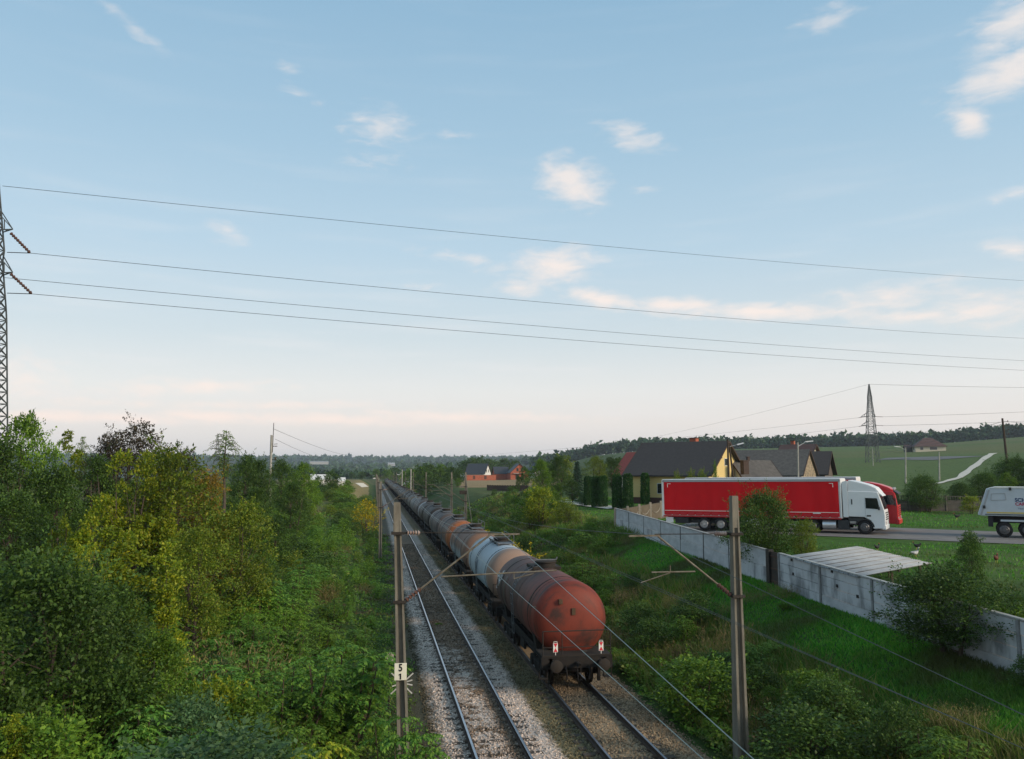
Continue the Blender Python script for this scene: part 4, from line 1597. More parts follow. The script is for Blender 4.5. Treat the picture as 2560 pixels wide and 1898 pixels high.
# thuja columns
for px, pt, Y, lab in [(1470, 1192, 99, 'clipped thuja column at the left end of the row'), (1489, 1192, 96, 'thuja column left one of the touching pair'), (1507, 1191, 95, 'thuja column right one of the touching pair'),
                       (1542, 1187, 92, 'tall thuja column left of the house corner'), (1569, 1186, 91, 'tall thuja column in front of the house corner'), (1612, 1184, 97, 'thuja column against the yellow wall'), (1630, 1185, 99, 'thuja column beside the trailer rear'),
                       (1652, 1186, 100, 'thuja column half hidden by the trailer rear')]:
    plant_px('thuja', px, pt, Y, lab, 'thuja', wide=.74, group='clipped thuja columns in the garden', name='thuja')
for px, pt, Y, kind, lab, w in [(1350, 1212, 88, 'shrub_yellow', 'yellow and green garden shrub beside the bank', 1.0), (1328, 1222, 90, 'shrub', 'green shrub next to the yellow one', .9), (1413, 1246, 84, 'shrub_olive', 'dark rounded shrub on the garden path', 1.0),
                                (1455, 1234, 100, 'shrub_blue', 'pale grey green shrub beside the thuja row', 1.0), (1480, 1238, 102, 'shrub_dark', 'small dark shrub behind the thuja row', .9), (1384, 1226, 98, 'shrub', 'leafy shrub at the path start', .9),
                                (2425, 1238, 80, 'shrub_yellow', 'yellow green shrub in front of the concrete fence', 1.3), (1275, 1345, 62, 'shrub_gold', 'yellow flowering weed clump on the cutting slope', 1.1),
                                (1787, 1156, 91.2, 'shrub', 'climbing greenery at the corner of the yellow house', .15), (1693, 1181, 88, 'shrub_olive', 'round shrub top showing over the trailer roof, left one of three', .36), (1726, 1177, 88, 'shrub_olive', 'round shrub top showing over the trailer roof, middle one of three', .36), (1754, 1176, 88, 'shrub_olive', 'round shrub top showing over the trailer roof, right one of three', .36), (1218, 1322, 70, 'shrub_gold', 'small yellow flowering clump near the wagons', .9),
                                (1745, 1640, 27, 'shrub', 'green weed bush at the slope foot', 1.5), (2005, 1770, 21, 'shrub_dark', 'dark weed bush low on the slope', 1.5)]:
    plant_px(kind, px, pt, Y, lab, 'shrub', wide=w)

# trees by the concrete wall
def at_wall(y, off):
    x = wall_x(y) + off
    return x, y


def plant_to(kind, x, y, pt, label, wide, cat='tree'):
    q = (y * _F[1] / y)
    # height so that the top projects to row pt
    d = np.array([x, y, 0.])
    dep = d @ _F * 1.0
    best = min(np.arange(.5, 14, .02), key=lambda hh: abs(949 - FOC * ((np.array([x, y, hz(x, y) + hh]) - _C) @ _U) / ((np.array([x, y, hz(x, y) + hh]) - _C) @ _F) - pt))
    return plant(kind, x, y, best, label, cat, wide=wide)


x, y = onY(1908, 1300, 42.4)[:2]
plant_to('bush_big', x, y, 1222, 'dark green bushy tree in front of the red trailer behind the wall', .78)
plant_to('olive', *onY(2012, 1300, 39.5)[:2], 1292, 'lighter olive tree right of the dark one before the trailer', .85)
plant_to('shrub', *at_wall(42.5, 1.0), 1330, 'thin shrub at the trailer wheels behind the wall', 1.0, 'shrub')
plant_to('bush_big', *onY(2368, 1500, 24.9)[:2], 1418, 'dark spreading bush tree overhanging the concrete wall', 1.5)
plant_to('broad', *onY(2425, 1400, 28.2)[:2], 1322, 'tall twiggy dark tree behind the wall right of the tin roof', .7)
plant_to('broad_mid', *at_wall(26.4, 1.6), 1430, 'green bushy tree behind the overhanging bush', 1.2)
plant_to('shrub', *at_wall(23.6, .9), 1520, 'shrub leaning over the near end of the wall', 1.2, 'shrub')
plant_to('shrub_dark', *at_wall(20.9, -.6), 1640, 'dark ivy-like shrub at the foot of the near wall end', 1.2, 'shrub')

# weeds and bushes on the right cutting slope
GR = {'sapling_mid': ('leafy green bush on the right cutting slope', 'bushes on the right cutting slope'), 'shrub': ('round green bush on the right cutting slope', 'bushes on the right cutting slope'),
      'shrub_dark': ('dark green bush on the right cutting slope', 'bushes on the right cutting slope'), 'shrub_olive': ('olive brown bush on the right cutting slope', 'bushes on the right cutting slope'),
      'stalks': ('dry grass patch on the right cutting slope', 'dry grass patches on the right slope')}
placed = []
for i in range(520):
    y = 17.5 * (150 / 17.5) ** (rg.random() ** 1.05)
    w_ = 3.6 if y < 36 else 4.8 if y < 60 else 9 + (y - 60) * .06
    x = 10.35 + w_ * rg.random() ** 1.25
    sp_ = .95 + y * .013
    if any((x - a) ** 2 + (y - b_) ** 2 < sp_ ** 2 for a, b_ in placed):
        continue
    if (x - 10.39) ** 2 + (y - 22.8) ** 2 < 1.4:
        continue
    placed.append((x, y))
    u = rg.random()
    kind = 'sapling_mid' if u < .2 else 'shrub' if u < .42 else 'shrub_dark' if u < .70 else 'shrub_olive' if u < .78 else 'stalks'
    hgt = {'sapling_mid': 1.5, 'shrub': 1.25, 'shrub_dark': 1.3, 'shrub_olive': 1.15, 'stalks': 1.2}[kind] * rg.uniform(.65, 1.25)
    if x < 11.2:
        hgt *= .7
    if y > 56:
        brush('R', kind, x, y, hgt, rg.uniform(1, 1.5))
        continue
    plant(kind, x, y, hgt, place_label(GR[kind][0].replace(' on the right cutting slope', ''), x, y, hgt, 'R'), 'shrub', group=GR[kind][1], wide=rg.uniform(1.0, 1.5))

for k in range(26):
    y = 20 + 52 * rg.random()
    x = wall_x(y) - .8 - 4.2 * rg.random()
    kd = rg.choice(('stalks', 'stalks', 'shrub', 'sapling_mid'))
    plant(kd, x, y, rg.uniform(.35, .7), place_label('dry tuft' if kd == 'stalks' else 'low green weed', x, y, 1.2, 'R') + ' below the wall', 'weed', group='tufts in the grass below the wall', wide=rg.uniform(1.3, 2.2), name='weed')
for k in range(210):
    y = 118 + 95 * rg.random()
    brush('L', rg.choice(('shrub', 'shrub_dark', 'sapling_mid', 'shrub_olive', 'broad_mid')), -.9 - (6 + y * .24) * rg.random(), y, rg.uniform(1.2, 2.3), rg.uniform(1.5, 2.4))
for nm_, lab_, ent in (('left_brush', 'far brush on the left bank melting into one green mass', BRUSH['L']), ('right_brush', 'far brush on the right slope beside the train', BRUSH['R'])):
    Vs_, Fs_, Mi_, mats_, k_ = [], [], [], [], 0
    for me_, M_, step in ent:
        nv, nf = len(me_.vertices), len(me_.polygons)
        co = np.empty(nv * 3, np.float32)
        me_.vertices.foreach_get('co', co)
        co = co.reshape(-1, 4, 3)[::step]
        cen = co[:, :1]
        co = (cen + (co - cen) * 1.5).reshape(-1, 3)
        co = co @ np.array(M_.to_3x3()).T + np.array(M_.translation)
        Vs_.append(co)
        Fs_.append(np.arange(len(co)).reshape(-1, 4) + k_)
        k_ += len(co)
        m_ = me_.materials[0]
        if m_ not in mats_:
            mats_.append(m_)
        Mi_.append(np.full(len(co) // 4, mats_.index(m_)))
    tag(link_mesh(nm_, np_mesh(nm_, np.concatenate(Vs_), np.concatenate(Fs_), mats_, np.concatenate(Mi_))), lab_, 'brush', kind='stuff')

# ---- grass, weeds and undergrowth: nobody could count them
def scatter(n, fx, y0, y1, pw=1.0):
    rng = np.random.default_rng(int(n + y0 * 7))
    y = y0 * (y1 / y0) ** (rng.random(n) ** pw)
    a, b_ = fx(y)
    x = a + (b_ - a) * rng.random(n)
    return rng, x, y


def blades(n, fx, y0, y1, hgt, wid, pw=1.0, lean=.35, keep=None):
    rng, x, y = scatter(n, fx, y0, y1, pw)
    if keep is not None:
        k = keep(x, y, rng)
        x, y = x[k], y[k]
    n = len(x)
    z = H(x, y)
    s = hgt * rng.uniform(.45, 1.25, n) * (.75 + .5 * (lump(x, y, .5) + .5))
    s = np.maximum(s, hgt * .3)
    a = rng.uniform(0, 2 * pi, n)
    wv = wid * rng.uniform(.7, 1.3, n) * (1 + y / 60)
    sx, sy = np.cos(a) * wv, np.sin(a) * wv
    lx, ly = rng.normal(0, lean, n) * s, rng.normal(0, lean, n) * s
    V = np.stack([np.stack([x - sx, y - sy, z - .03], 1), np.stack([x + sx, y + sy, z - .03], 1), np.stack([x + lx, y + ly, z + s], 1)], 1)
    return V.reshape(-1, 3), np.arange(n * 3).reshape(n, 3)


WX = lambda y: wall_x(y)
parts = [blades(125000, lambda y: (11.2 + 0 * y, WX(y) - .05), 17, 84, .16, .017, 1.1, lean=.5),
         blades(22000, lambda y: (18.5 + 0 * y, 32 + .12 * y), 72, 120, .06, .03)]
v, f = merge(parts)
tag(link_mesh('slope_grass', np_mesh('slope_grass', v, f, LM['grass'])), 'bright green grass covering the slope below the concrete wall', 'grass', kind='stuff')
v, f = blades(30000, lambda y: (WX(y) + .3, 34 + .36 * y), 22, 88, .13, .02, .9, keep=lambda x, y, r: r.random(len(x)) < np.where((y < 48.5 + (x - 32) * -.32) | (y > 65 - (x - 32) * .3), 1, .0))
tag(link_mesh('yard_grass', np_mesh('yard_grass', v, f, LM['grass'])), 'short green lawn of the yard behind the concrete wall', 'grass', kind='stuff')


def undergrowth(n, fx, y0, y1, hmax, size, pw, seed_up=.7):
    rng, x, y = scatter(n, fx, y0, y1, pw)
    top = hmax * np.clip(.35 + .6 * lump(x, y, 1.1) + .25 * lump(x, y, 2.7), .08, 1.2)
    z = H(x, y) + top * rng.uniform(.2, 1, n) ** .5
    P = np.stack([x, y, z], 1)
    s = size * (1 + y / 45)
    d = rng.normal(0, 1, (n, 3))
    d[:, 2] = np.abs(d[:, 2]) * .7
    V, F = leaves(rng, np.zeros((n, 3)), 1.0, dirs=d, up=seed_up)
    V = V.reshape(n, 4, 3) * s[:, None, None] + P[:, None]
    return V.reshape(-1, 3), F


v, f = undergrowth(90000, lambda y: (-7 - .34 * y, .1 + 0 * y), 14, 125, .9, .08, 1.15)
v2, f2 = blades(34000, lambda y: (10.3 + 0 * y, np.where(y < 40, 15.6, np.where(y < 62, 17.0, 21 + (y - 62) * .05))), 15.5, 140, .55, .016, 1.1, lean=.5)
tag(link_mesh('rough_grass', np_mesh('rough_grass', v2, f2, LM['rough'])), 'tall rough grass and dry stems on the right cutting slope', 'grass', kind='stuff')
tag(link_mesh('left_undergrowth', np_mesh('left_undergrowth', v, f, LM['weed'])), 'mixed green weeds covering the ground of the left bank', 'undergrowth', kind='stuff')
v, f = undergrowth(52000, lambda y: (9.85 + 0 * y, np.where(y < 40, 13.6, np.where(y < 62, 15.2, 20 + (y - 62) * .05))), 16, 150, .65, .075, 1.15)
tag(link_mesh('right_undergrowth', np_mesh('right_undergrowth', v, f, LM['weed'])), 'mixed weeds covering the foot of the right cutting slope', 'undergrowth', kind='stuff')
v, f = undergrowth(24000, lambda y: (-.7 + 0 * y, 1.85 - .5 * np.sin(y * .7) ** 2), 14, 110, .42, .055, 1.1)
tag(link_mesh('trackside_weeds', np_mesh('trackside_weeds', v, f, LM['weed'])), 'low weeds along the left edge of the ballast', 'weeds', kind='stuff')
plant('shrub', 3.45, 45.0, .28, 'single tuft of weeds growing between the left rails', 'shrub', wide=1.7)


def wood(name, label, n, pick, th_, leaf, seed):
    rng = np.random.default_rng(seed)
    Ps, ss = [], []
    for i in range(n):
        x, y = pick(rng)
        z = hz(x, y)
        h = th_ * rng.uniform(.65, 1.2)
        if rng.random() < .06:
            h *= 1.25
        k = 30
        u = rng.normal(0, 1, (k, 3))
        u /= np.linalg.norm(u, axis=1, keepdims=True)
        P = np.array([x, y, z + h * .58]) + u * np.array([h * .36, h * .36, h * .42]) * rng.uniform(.6, 1.05, (k, 1))
        Ps.append(P)
        ss.append(np.full(k, leaf * h / th_))
    P, s = np.concatenate(Ps), np.concatenate(ss)
    n_ = len(P)
    V, F = leaves(rng, np.zeros((n_, 3)), 1.0, dirs=rng.normal(0, 1, (n_, 3)), aspect=.8, up=.5)
    V = V.reshape(n_, 4, 3) * s[:, None, None] + P[:, None] - 0
    return tag(link_mesh(name, np_mesh(name, V.reshape(-1, 3), F, LM['far'])), label, 'forest', kind='stuff')


def pol(t, r):
    return r * sin(t), r * cos(t)


T1_, T2_, T3_ = th(1330), th(2900), th(560)
wood('ridge_forest', 'dark forest edge along the ridge behind the green field', 2600, lambda g: pol(T1_ + (T2_ - T1_) * g.random(), 1090 + 150 * g.random() ** 2), 12.5, 3.5, 5)
wood('valley_wood', 'dark belt of woodland across the valley', 900, lambda g: pol(T3_ + (T1_ - T3_) * g.random(), 1650 + 1000 * g.random()), 13, 6, 6)
wood('far_hill_forest', 'bluish forest on the far hill at the horizon', 1500, lambda g: pol(th(-300) + (T1_ + .1 - th(-300)) * g.random(), 3300 + 1500 * g.random()), 17, 11, 7)
wood('near_valley_hedges', 'hedgerows and tree clumps in the valley meadows', 260, lambda g: pol(T3_ + (th(1180) - T3_) * g.random(), 620 + 700 * g.random()), 8, 3.6, 8)
# ------------------------------------------------------------------ overhead line masts
m_conc = mat('mast_weathered_concrete', (.215, .195, .155), .95, c2=(.13, .115, .09), scale=2.2, stretch=(2, 2, .5), bump=.35, bscale=22)
m_tube = mat('cantilever_tube', (.19, .17, .13), .7, .2, c2=(.10, .075, .05), scale=5)
m_iron = mat('bracket_iron', (.05, .042, .036), .8, .4, var=.4)
m_ins = mat('insulator_porcelain', (.33, .27, .24), .3, c2=(.14, .07, .05), scale=4)
m_insd = mat('insulator_brown', (.10, .045, .03), .25)
m_wire = mat('copper_wire_grey', (.30, .33, .29), .5, .3, var=.15)
m_wire2 = mat('copper_wire_dull', (.12, .125, .11), .6, .3, var=.15)
m_wired = mat('dark_wire', (.05, .05, .05), .6, .4)


def insulator(mb, p, q):
    p, q = Vector(p), Vector(q)
    n = 5
    for k in range(n):
        a = p.lerp(q, (k + .15) / n)
        b_ = p.lerp(q, (k + .75) / n)
        mb.tube(a, b_, .075, 10, .045)
    mb.tube(p, q, .03, 6)


def mast_body(parent, top, w0, w1, lean, slots=True):
    """I-section concrete post, tapered, open slots between the two branches"""
    mb = MB()
    nz_ = 9
    for s in (-1, 1):
        vs = []
        for k in range(nz_ + 1):
            t = k / nz_
            z = -1.0 + (top + 1.0) * t
            w = w0 + (w1 - w0) * t
            xo = lean * z
            for (cx, cy) in ((s * w, -w), (s * w, w), (s * w * .52, w), (s * w * .42, 0), (s * w * .52, -w)):
                vs.append((xo + cx * .5, cy * .55, z))
        fs = [(k * 5 + j, k * 5 + (j + 1) % 5, (k + 1) * 5 + (j + 1) % 5, (k + 1) * 5 + j) for k in range(nz_) for j in range(5)] + [(0, 1, 2, 3, 4), tuple(nz_ * 5 + j for j in (4, 3, 2, 1, 0))]
        mb.add(vs, fs)
    wb = MB()
    for k in range(nz_):
        ws = []
        for kk in (k, k + 1):
            z = -1.0 + (top + 1.0) * kk / nz_
            w = w0 + (w1 - w0) * kk / nz_
            for cx, cy in ((-.27, -.16), (.27, -.16), (.27, .16), (-.27, .16)):
                ws.append((lean * z + w * cx, w * cy, z))
        mb.hexa(ws)
    for k in range(0):
        z = -1.0 + (top + 1.0) * (k + .12) / (nz_ * 2)
        z1 = z + (top + 1.0) / (nz_ * 2) * .72
        w = w0 + (w1 - w0) * (k / (nz_ * 2))
        xo = lean * (z + z1) / 2
        mb.box(xo - w * .26, xo + w * .26, -w * .12, w * .12, z, z1 if k < nz_ * 2 - 4 else z1 + .13)
    mb.box(lean * top - w1 * .5, lean * top + w1 * .5, -w1 * .55, w1 * .55, top - .9, top)
    return mb.build('post', m_conc, parent)


def make_mast(name, label, x, y, side, top, xtrack, lean=0., arm=True, geom=None):
    """side=+1: arm reaches to +x"""
    t = thing(name, label, 'mast', (x, y, 0), 0, 'concrete overhead line masts beside the tracks')
    mast_body(t, top, .35, .185, lean)
    if not arm:
        return t
    gq = geom
    zt, zl = gq['zt'], gq['zl']
    xa, xb_ = lean * zt, lean * zl
    st = MB()
    for z in (zt, zl):
        st.box(lean * z - .18, lean * z + .18, -.19, .19, z - .035, z + .035)
    st.bar((xa, 0, zt), (xa + side * .38, 0, zt), .05).bar((xb_, 0, zl), (xb_ + side * .22, 0, zl + .03), .06)
    st.build('bracket', m_iron, t)
    tip = gq['tip']
    ins = MB()
    insulator(ins, (xa + side * .26, 0, zt), (xa + side * .62, 0, zt + .0))
    ins.build('insulator', m_ins, t)
    ins = MB()
    d = Vector((tip[0], 0, tip[1])) - Vector((xb_ + side * .2, 0, zl + .03))
    d.normalize()
    p = Vector((xb_ + side * .18, 0, zl + .03))
    insulator(ins, p, p + d * .5)
    ins.build('insulator', m_insd, t)
    tu = MB().tube(p + d * .48, (tip[0], 0, tip[1]), .028, 8)
    tu.bar((tip[0] - side * .05, 0, tip[1] + .02), (tip[0] + side * .85, 0, tip[1] + .02), .04, .05)
    tu.build('diagonal_tube', m_tube, t, smooth=40)
    MB().tube((xa + side * .6, 0, zt), (tip[0] + side * .1, 0, tip[1] + .06), .014, 6).build('tie_rod', m_iron, t)
    r0, r1 = gq['reg']
    MB().tube((r0[0], 0, r0[1]), (r1[0], 0, r1[1]), .022, 7).build('registration_tube', m_tube, t, smooth=40)
    s0, s1 = gq['steady']
    sa = MB().tube((s0[0], 0, s0[1]), (s1[0], 0, s1[1]), .016, 6)
    sa.bar((s0[0], 0, s0[1]), (s0[0], 0, s0[1] + .2), .02)
    sa.build('steady_arm', m_tube, t, smooth=40)
    return t


LY, RY = 23.5, 22.5
LX0, LEAN = .90, -.040
lp = lambda px, py: (onY(px, py, LY)[0] - LX0, onY(px, py, LY)[2])
gL = dict(zt=6.21, zl=4.35, tip=lp(1225, 1338), reg=(lp(1103, 1442), lp(1392, 1426)), steady=(lp(1285, 1447), lp(1334, 1434)))
ML = make_mast('overhead_mast', 'near concrete mast left of the tracks carrying the number plate', LX0, LY, 1, 7.06, XL, LEAN, True, gL)
RX0 = 10.15
rp = lambda px, py: (onY(px, py, RY)[0] - RX0, onY(px, py, RY)[2])
gR = dict(zt=6.15, zl=4.42, tip=rp(1645, 1341), reg=(rp(1738, 1429), rp(1629, 1431)), steady=(rp(1676, 1432), rp(1602, 1457)))
MR = make_mast('overhead_mast', 'near concrete mast right of the tracks in front of the red trailer', RX0, RY, -1, 7.22, XR, 0.0, True, gR)
gLd = dict(zt=6.2, zl=4.5, tip=(2.55, 6.15), reg=((1.4, 5.3), (3.6, 5.45)), steady=((3.0, 5.4), (2.7, 5.1)))
gRd = dict(zt=6.2, zl=4.5, tip=(-2.45, 6.15), reg=((-1.4, 5.3), (-3.4, 5.45)), steady=((-2.9, 5.4), (-2.6, 5.1)))
NAMES = ['second', 'third', 'fourth', 'fifth', 'sixth', 'seventh', 'eighth', 'ninth']
m2 = None
LYS = [81, 136, 192, 248, 304, 360, 416, 472]
for i, y in enumerate(LYS):
    lab = NAMES[i] + ' concrete mast in the left row, counted from the bridge'
    if m2 is None:
        m2 = make_mast('overhead_mast', lab, .62, y, 1, 7.0, XL, -.012, True, gLd)
    else:
        copy_tree(m2, (.62, y, 0), label=lab)
m3 = None
RYS = [96, 114, 172, 230, 290, 350, 410, 470]
for i, y in enumerate(RYS):
    lab = ['second concrete mast on the right, with the slanting stay', 'third concrete mast on the right beyond the stayed one', 'fourth concrete mast on the right by the dark trees'][i] if i < 3 else NAMES[i] + ' concrete mast in the right row, far away'
    if m3 is None:
        m3 = make_mast('overhead_mast', lab, 10.4, y, -1, 7.85, XR, .0, True, gRd)
    else:
        copy_tree(m3, (10.4, y, 0), label=lab)
stay = MB().tube((10.4, 96, 7.2), (onY(1183, 1300, 84)[0], 84, 1.9), .03, 6).build('stay_rod', m_tube)
tag(stay, 'slanting stay rod holding the second right mast', 'stay')
sb = thing('mast_sign_box', 'small dark box sign on the stayed mast', 'sign', (10.4, 95.7, 5.55))
MB().box(-.75, .1, -.04, .04, -.22, .22).build('plate', m_iron, sb)
# number plates
m_sign = mat('enamel_cream', (.74, .71, .58), .4, var=.1, scale=2)
m_ink = mat('sign_black', (.02, .02, .02), .5)
sx_, sz_ = .775 + .0, 2.515
np_ = thing('kilometre_plate', 'cream number plate reading 5 over 1 on the near left mast', 'sign', (sx_, LY - .225, sz_))
MB().box(-.165, .165, -.01, .01, -.225, .225).build('plate', m_sign, np_, bevel=.008)
text_mesh('5', .27, m_ink, 'digit', np_, (0, -.016, .10), (pi / 2, 0, 0), .003, .008, .8)
MB().prism([(-.018, -.20), (.022, -.20), (.022, -.045), (-.012, -.045), (-.05, -.075), (-.042, -.098), (-.018, -.082)], -.018, -.0115, 'y').build('digit', m_ink, np_)
q = onY(974.5, 1643, 27.5)
p6 = thing('kilometre_plate', 'small faded plate reading 6 on a thin post behind the near left mast', 'sign', (q[0], 27.5, q[2]))
MB().box(-.125, .125, -.01, .01, -.14, .14).build('plate', mat('enamel_faded', (.42, .36, .30), .5, var=.25, scale=4), p6)
text_mesh('6', .2, m_ink, 'digit', p6, (0, -.016, .02), (pi / 2, 0, 0), .003, .004)
MB().tube((0, .03, -q[2] - .3), (0, .03, .12), .025, 6).build('post', m_iron, p6)
sd = thing('slat_marker', 'white slatted marker sticking out behind the near left mast', 'sign', (.80, LY + .9, 2.05))
_sc = onY(1004, 1708, LY + .9)
sd.location = (_sc[0], LY + .9, _sc[2])
_sp = lambda px, py: (onY(px, py, LY + .9)[0] - _sc[0], onY(px, py, LY + .9)[2] - _sc[2])
for (a0, a1) in ((_sp(977, 1735), _sp(1033, 1683)), (_sp(979, 1683), _sp(1030, 1734)), (_sp(980, 1716), _sp(1031, 1700)), (_sp(981, 1702), _sp(1031, 1713))):
    MB().bar((a0[0], 0, a0[1]), (a1[0], .0, a1[1]), .015, .035).build('slat', mat('slat_faded_white', (.55, .54, .50), .6, var=.3, scale=8), sd)
MB().tube((0, .04, -2.6), (0, .04, .3), .03, 6).build('post', m_iron, sd)


# ------------------------------------------------------------------ wires
def wire(name, label, cat, pts, r, m, group=None):
    o = MB().path(pts, r, 4).build(name, m)
    return tag(o, label, cat, group)


def sag(p, q, s, n=10, skip=False):
    p, q = Vector(p), Vector(q)
    out = [p.lerp(q, k / n) - Vector((0, 0, s * 4 * (k / n) * (1 - k / n))) for k in range(n + 1)]
    return out[1:] if skip else out


def x2(px, py, X):
    return Vector(onX(px, py, X))


def bridge_part(p_far, px, py, X, yend=2.5):
    e = x2(px, py, X)
    d = (e - p_far) / (e.y - p_far.y)
    return [p_far, e, e + d * (yend - e.y)]


tipL = Vector((LX0 + gL['tip'][0] + .35, LY, gL['tip'][1] + .06))
mL = bridge_part(tipL, 1884, 1898, XL)[::-1]
prev = tipL
allp = mL[:]
for y in LYS:
    nxt = Vector((.62 + 2.9, y, 6.2))
    allp += sag(prev, nxt, 1.0 if y == 81 else .75, 8, True)
    prev = nxt
wire('messenger_wire', 'sagging support wire above the left track', 'wire', allp, .008, m_wire)
for dx, lab in ((-.03, 'left one of the twin contact wires above the left track'), (.05, 'right one of the twin contact wires above the left track')):
    c0 = x2(1334, 1437, XL + dx)
    a = x2(1287, 1477, XL + dx)
    b_ = x2(1758, 1898, XL + dx)
    d = (b_ - a) / (b_.y - a.y)
    pts_ = [b_ + d * (2.5 - b_.y), b_, a, Vector((XL + dx, 40, 5.0)), Vector((XL + dx * 3, 81, 5.1)), Vector((XL - dx * 2, 136, 5.1)), Vector((XL, 250, 5.1)), Vector((XL, 472, 5.1))]
    wire('contact_wire', lab, 'wire', pts_, .0075, m_wire)
dr = MB()
for (px, py) in ((1334, 1500), (1460, 1610), (1560, 1700)):
    p = x2(px - 0, py + 18, XL + .01)
    dr.box(p.x - .045, p.x + .055, p.y - .02, p.y + .02, p.z - .012, p.z + .015)
tag(dr.build('wire_clamp', m_iron), 'small dark clamps holding the twin contact wires together', 'clamp')
tipR = Vector((RX0 + gR['tip'][0] - .38, RY, gR['tip'][1] + .05))
allp = [Vector(onX(2560, 1788, 8.6) * 1.0)]
allp = [allp[0] + (allp[0] - tipR) * .6, allp[0], tipR]
prev = tipR
for y in RYS:
    nxt = Vector((XR + .1, y, 6.2))
    allp += sag(prev, nxt, 1.1 if y == 96 else .6, 8, True)
    prev = nxt
wire('messenger_wire', 'sagging support wire above the right track', 'wire', allp, .008, m_wire2)
cR = Vector((RX0 + gR['steady'][1][0], RY, gR['steady'][1][1]))
for dx, lab in ((0, 'lower contact wire above the right track'), (.09, 'second contact wire close beside the lower one on the right track')):
    e = Vector(onX(2560, 1872, 8.3 + dx))
    c0 = cR + Vector((dx, 0, .02 if dx else 0))
    wire('contact_wire', lab, 'wire', [e + (e - c0) * .6, e, c0, Vector((XR + dx, 50, 5.0)), Vector((XR + dx, 96, 5.1)), Vector((XR + dx, 230, 5.1)), Vector((XR + dx, 470, 5.1))], .006, m_wire2)

# ------------------------------------------------------------------ concrete wall with its gate
m_wall = mat('wall_pale_concrete', (.50, .51, .52), .9, c2=(.36, .37, .38), scale=1.1, stretch=(1, 1, 2.2), bump=.25, bscale=16)
m_wall2 = mat('wall_pale_concrete_stained', (.50, .51, .52), .9, c2=(.22, .225, .23), scale=.8, stretch=(1, 1.2, .5), bump=.25, bscale=16, contrast=(.48, .62))
m_post = mat('wall_post_dark', (.12, .12, .115), .9, var=.3)
m_gate = mat('gate_dark_metal', (.035, .032, .03), .6, .3, c2=(.075, .045, .03), scale=2)
S = .825
WT = 1.65
wl_ = thing('concrete_wall', 'long pale concrete panel wall running down the slope beside the yard', 'wall', (wall_x(22), 22, 1.9))
joints = [19.4, 21.96, 26.0, 29.8, 33.98, 38.1, None, 39.5, 44.7, 48.9, 53.4, 57.9, 62.5, 67.1, 71.65]
wo = np.array([wall_x(22), 22, 1.9])
wdir = np.array([WALL_K, 1.0]) / np.hypot(WALL_K, 1)
wnrm = np.array([wdir[1], -wdir[0]])
rw = random.Random(3)


def wall_pt(y, off, z):
    return (wall_x(y) + off - wo[0], y - wo[1], z - wo[2])


def wall_top(y):
    return wall_zb(y) + WT


for a, b_ in zip(joints[:-1], joints[1:]):
    if a is None or b_ is None:
        continue
    nrow = 2 if a > 39 else 4
    for k in range(nrow):
        f0, f1 = k / nrow, (k + 1) / nrow
        mb = MB()
        off = rw.uniform(-.012, .012)
        p = []
        for zz in (f0, f1 - .012):
            for (yy, o_) in ((a + .07, -.045 + off), (b_ - .07, -.045 + off), (b_ - .07, .045 + off), (a + .07, .045 + off)):
                z0 = wall_zb(yy) + zz * WT - (.35 if k == 0 and zz == f0 else 0)
                p.append(wall_pt(yy, o_, z0))
        mb.hexa(p)
        mb.build('panel', m_wall2 if (a < 40 and rw.random() < .7) or rw.random() < .3 else m_wall, wl_, bevel=.01)
for y in joints:
    if y is None:
        continue
    mb = MB()
    z0, z1 = wall_zb(y) - .4, wall_top(y) + .02
    w_ = .07 if y > 43 else .09
    c0 = wall_pt(y, 0, z0)
    c1 = wall_pt(y, 0, z1)
    mb.box(c0[0] - (.055 if y > 43 else .10), c0[0] + .08, c0[1] - w_ * .6, c0[1] + w_ * .6, c0[2], c1[2])
    mb.build('post', m_post if y > 43 else mat('wall_post_grey', (.30, .30, .30), .9, c2=(.17, .17, .17)), wl_)
for a, b_ in ((39.5, 71.65), (19.4, 38.1)):
    mb = MB()
    p = []
    for zz in (0, .05):
        for (yy, o_) in ((a, -.08), (b_, -.08), (b_, .09), (a, .09)):
            p.append(wall_pt(yy, o_, wall_top(yy) + zz + .003))
    mb.hexa(p)
    mb.build('coping', mat('coping_grey', (.42, .42, .40), .9, c2=(.25, .25, .24), scale=2), wl_)
hl = MB()
for (y, zf) in ((36.6, .55), (36.7, .93), (32.5, .6), (32.9, .93), (30.9, .5)):
    q = wall_pt(y, -.06, wall_zb(y) + WT * zf)
    hl.box(q[0] - .02, q[0] + .02, q[1] - .06, q[1] + .06, q[2] - .06, q[2] + .06)
hl.build('hole', m_ink, wl_)
gt = thing('steel_gate', 'dark steel gate closing the gap in the concrete wall', 'gate', (wall_x(38.8), 38.8, wall_zb(38.8)))
gp = lambda y, o_, z: (wall_x(y) + o_ - wall_x(38.8), y - 38.8, z)
mb = MB()
mb.hexa([gp(38.15, -.03, -.1), gp(39.1, -.03, -.1), gp(39.1, .03, -.1), gp(38.15, .03, -.1), gp(38.15, -.03, 1.66), gp(39.1, -.03, 1.66), gp(39.1, .03, 1.66), gp(38.15, .03, 1.66)])
mb.build('leaf', m_gate, gt)
mb = MB()
for z in (.25, .85, 1.45):
    mb.bar(gp(38.16, -.045, z), gp(39.09, -.045, z), .03, .05)
mb.build('crossbar', mat('gate_rust', (.09, .05, .035), .8), gt)
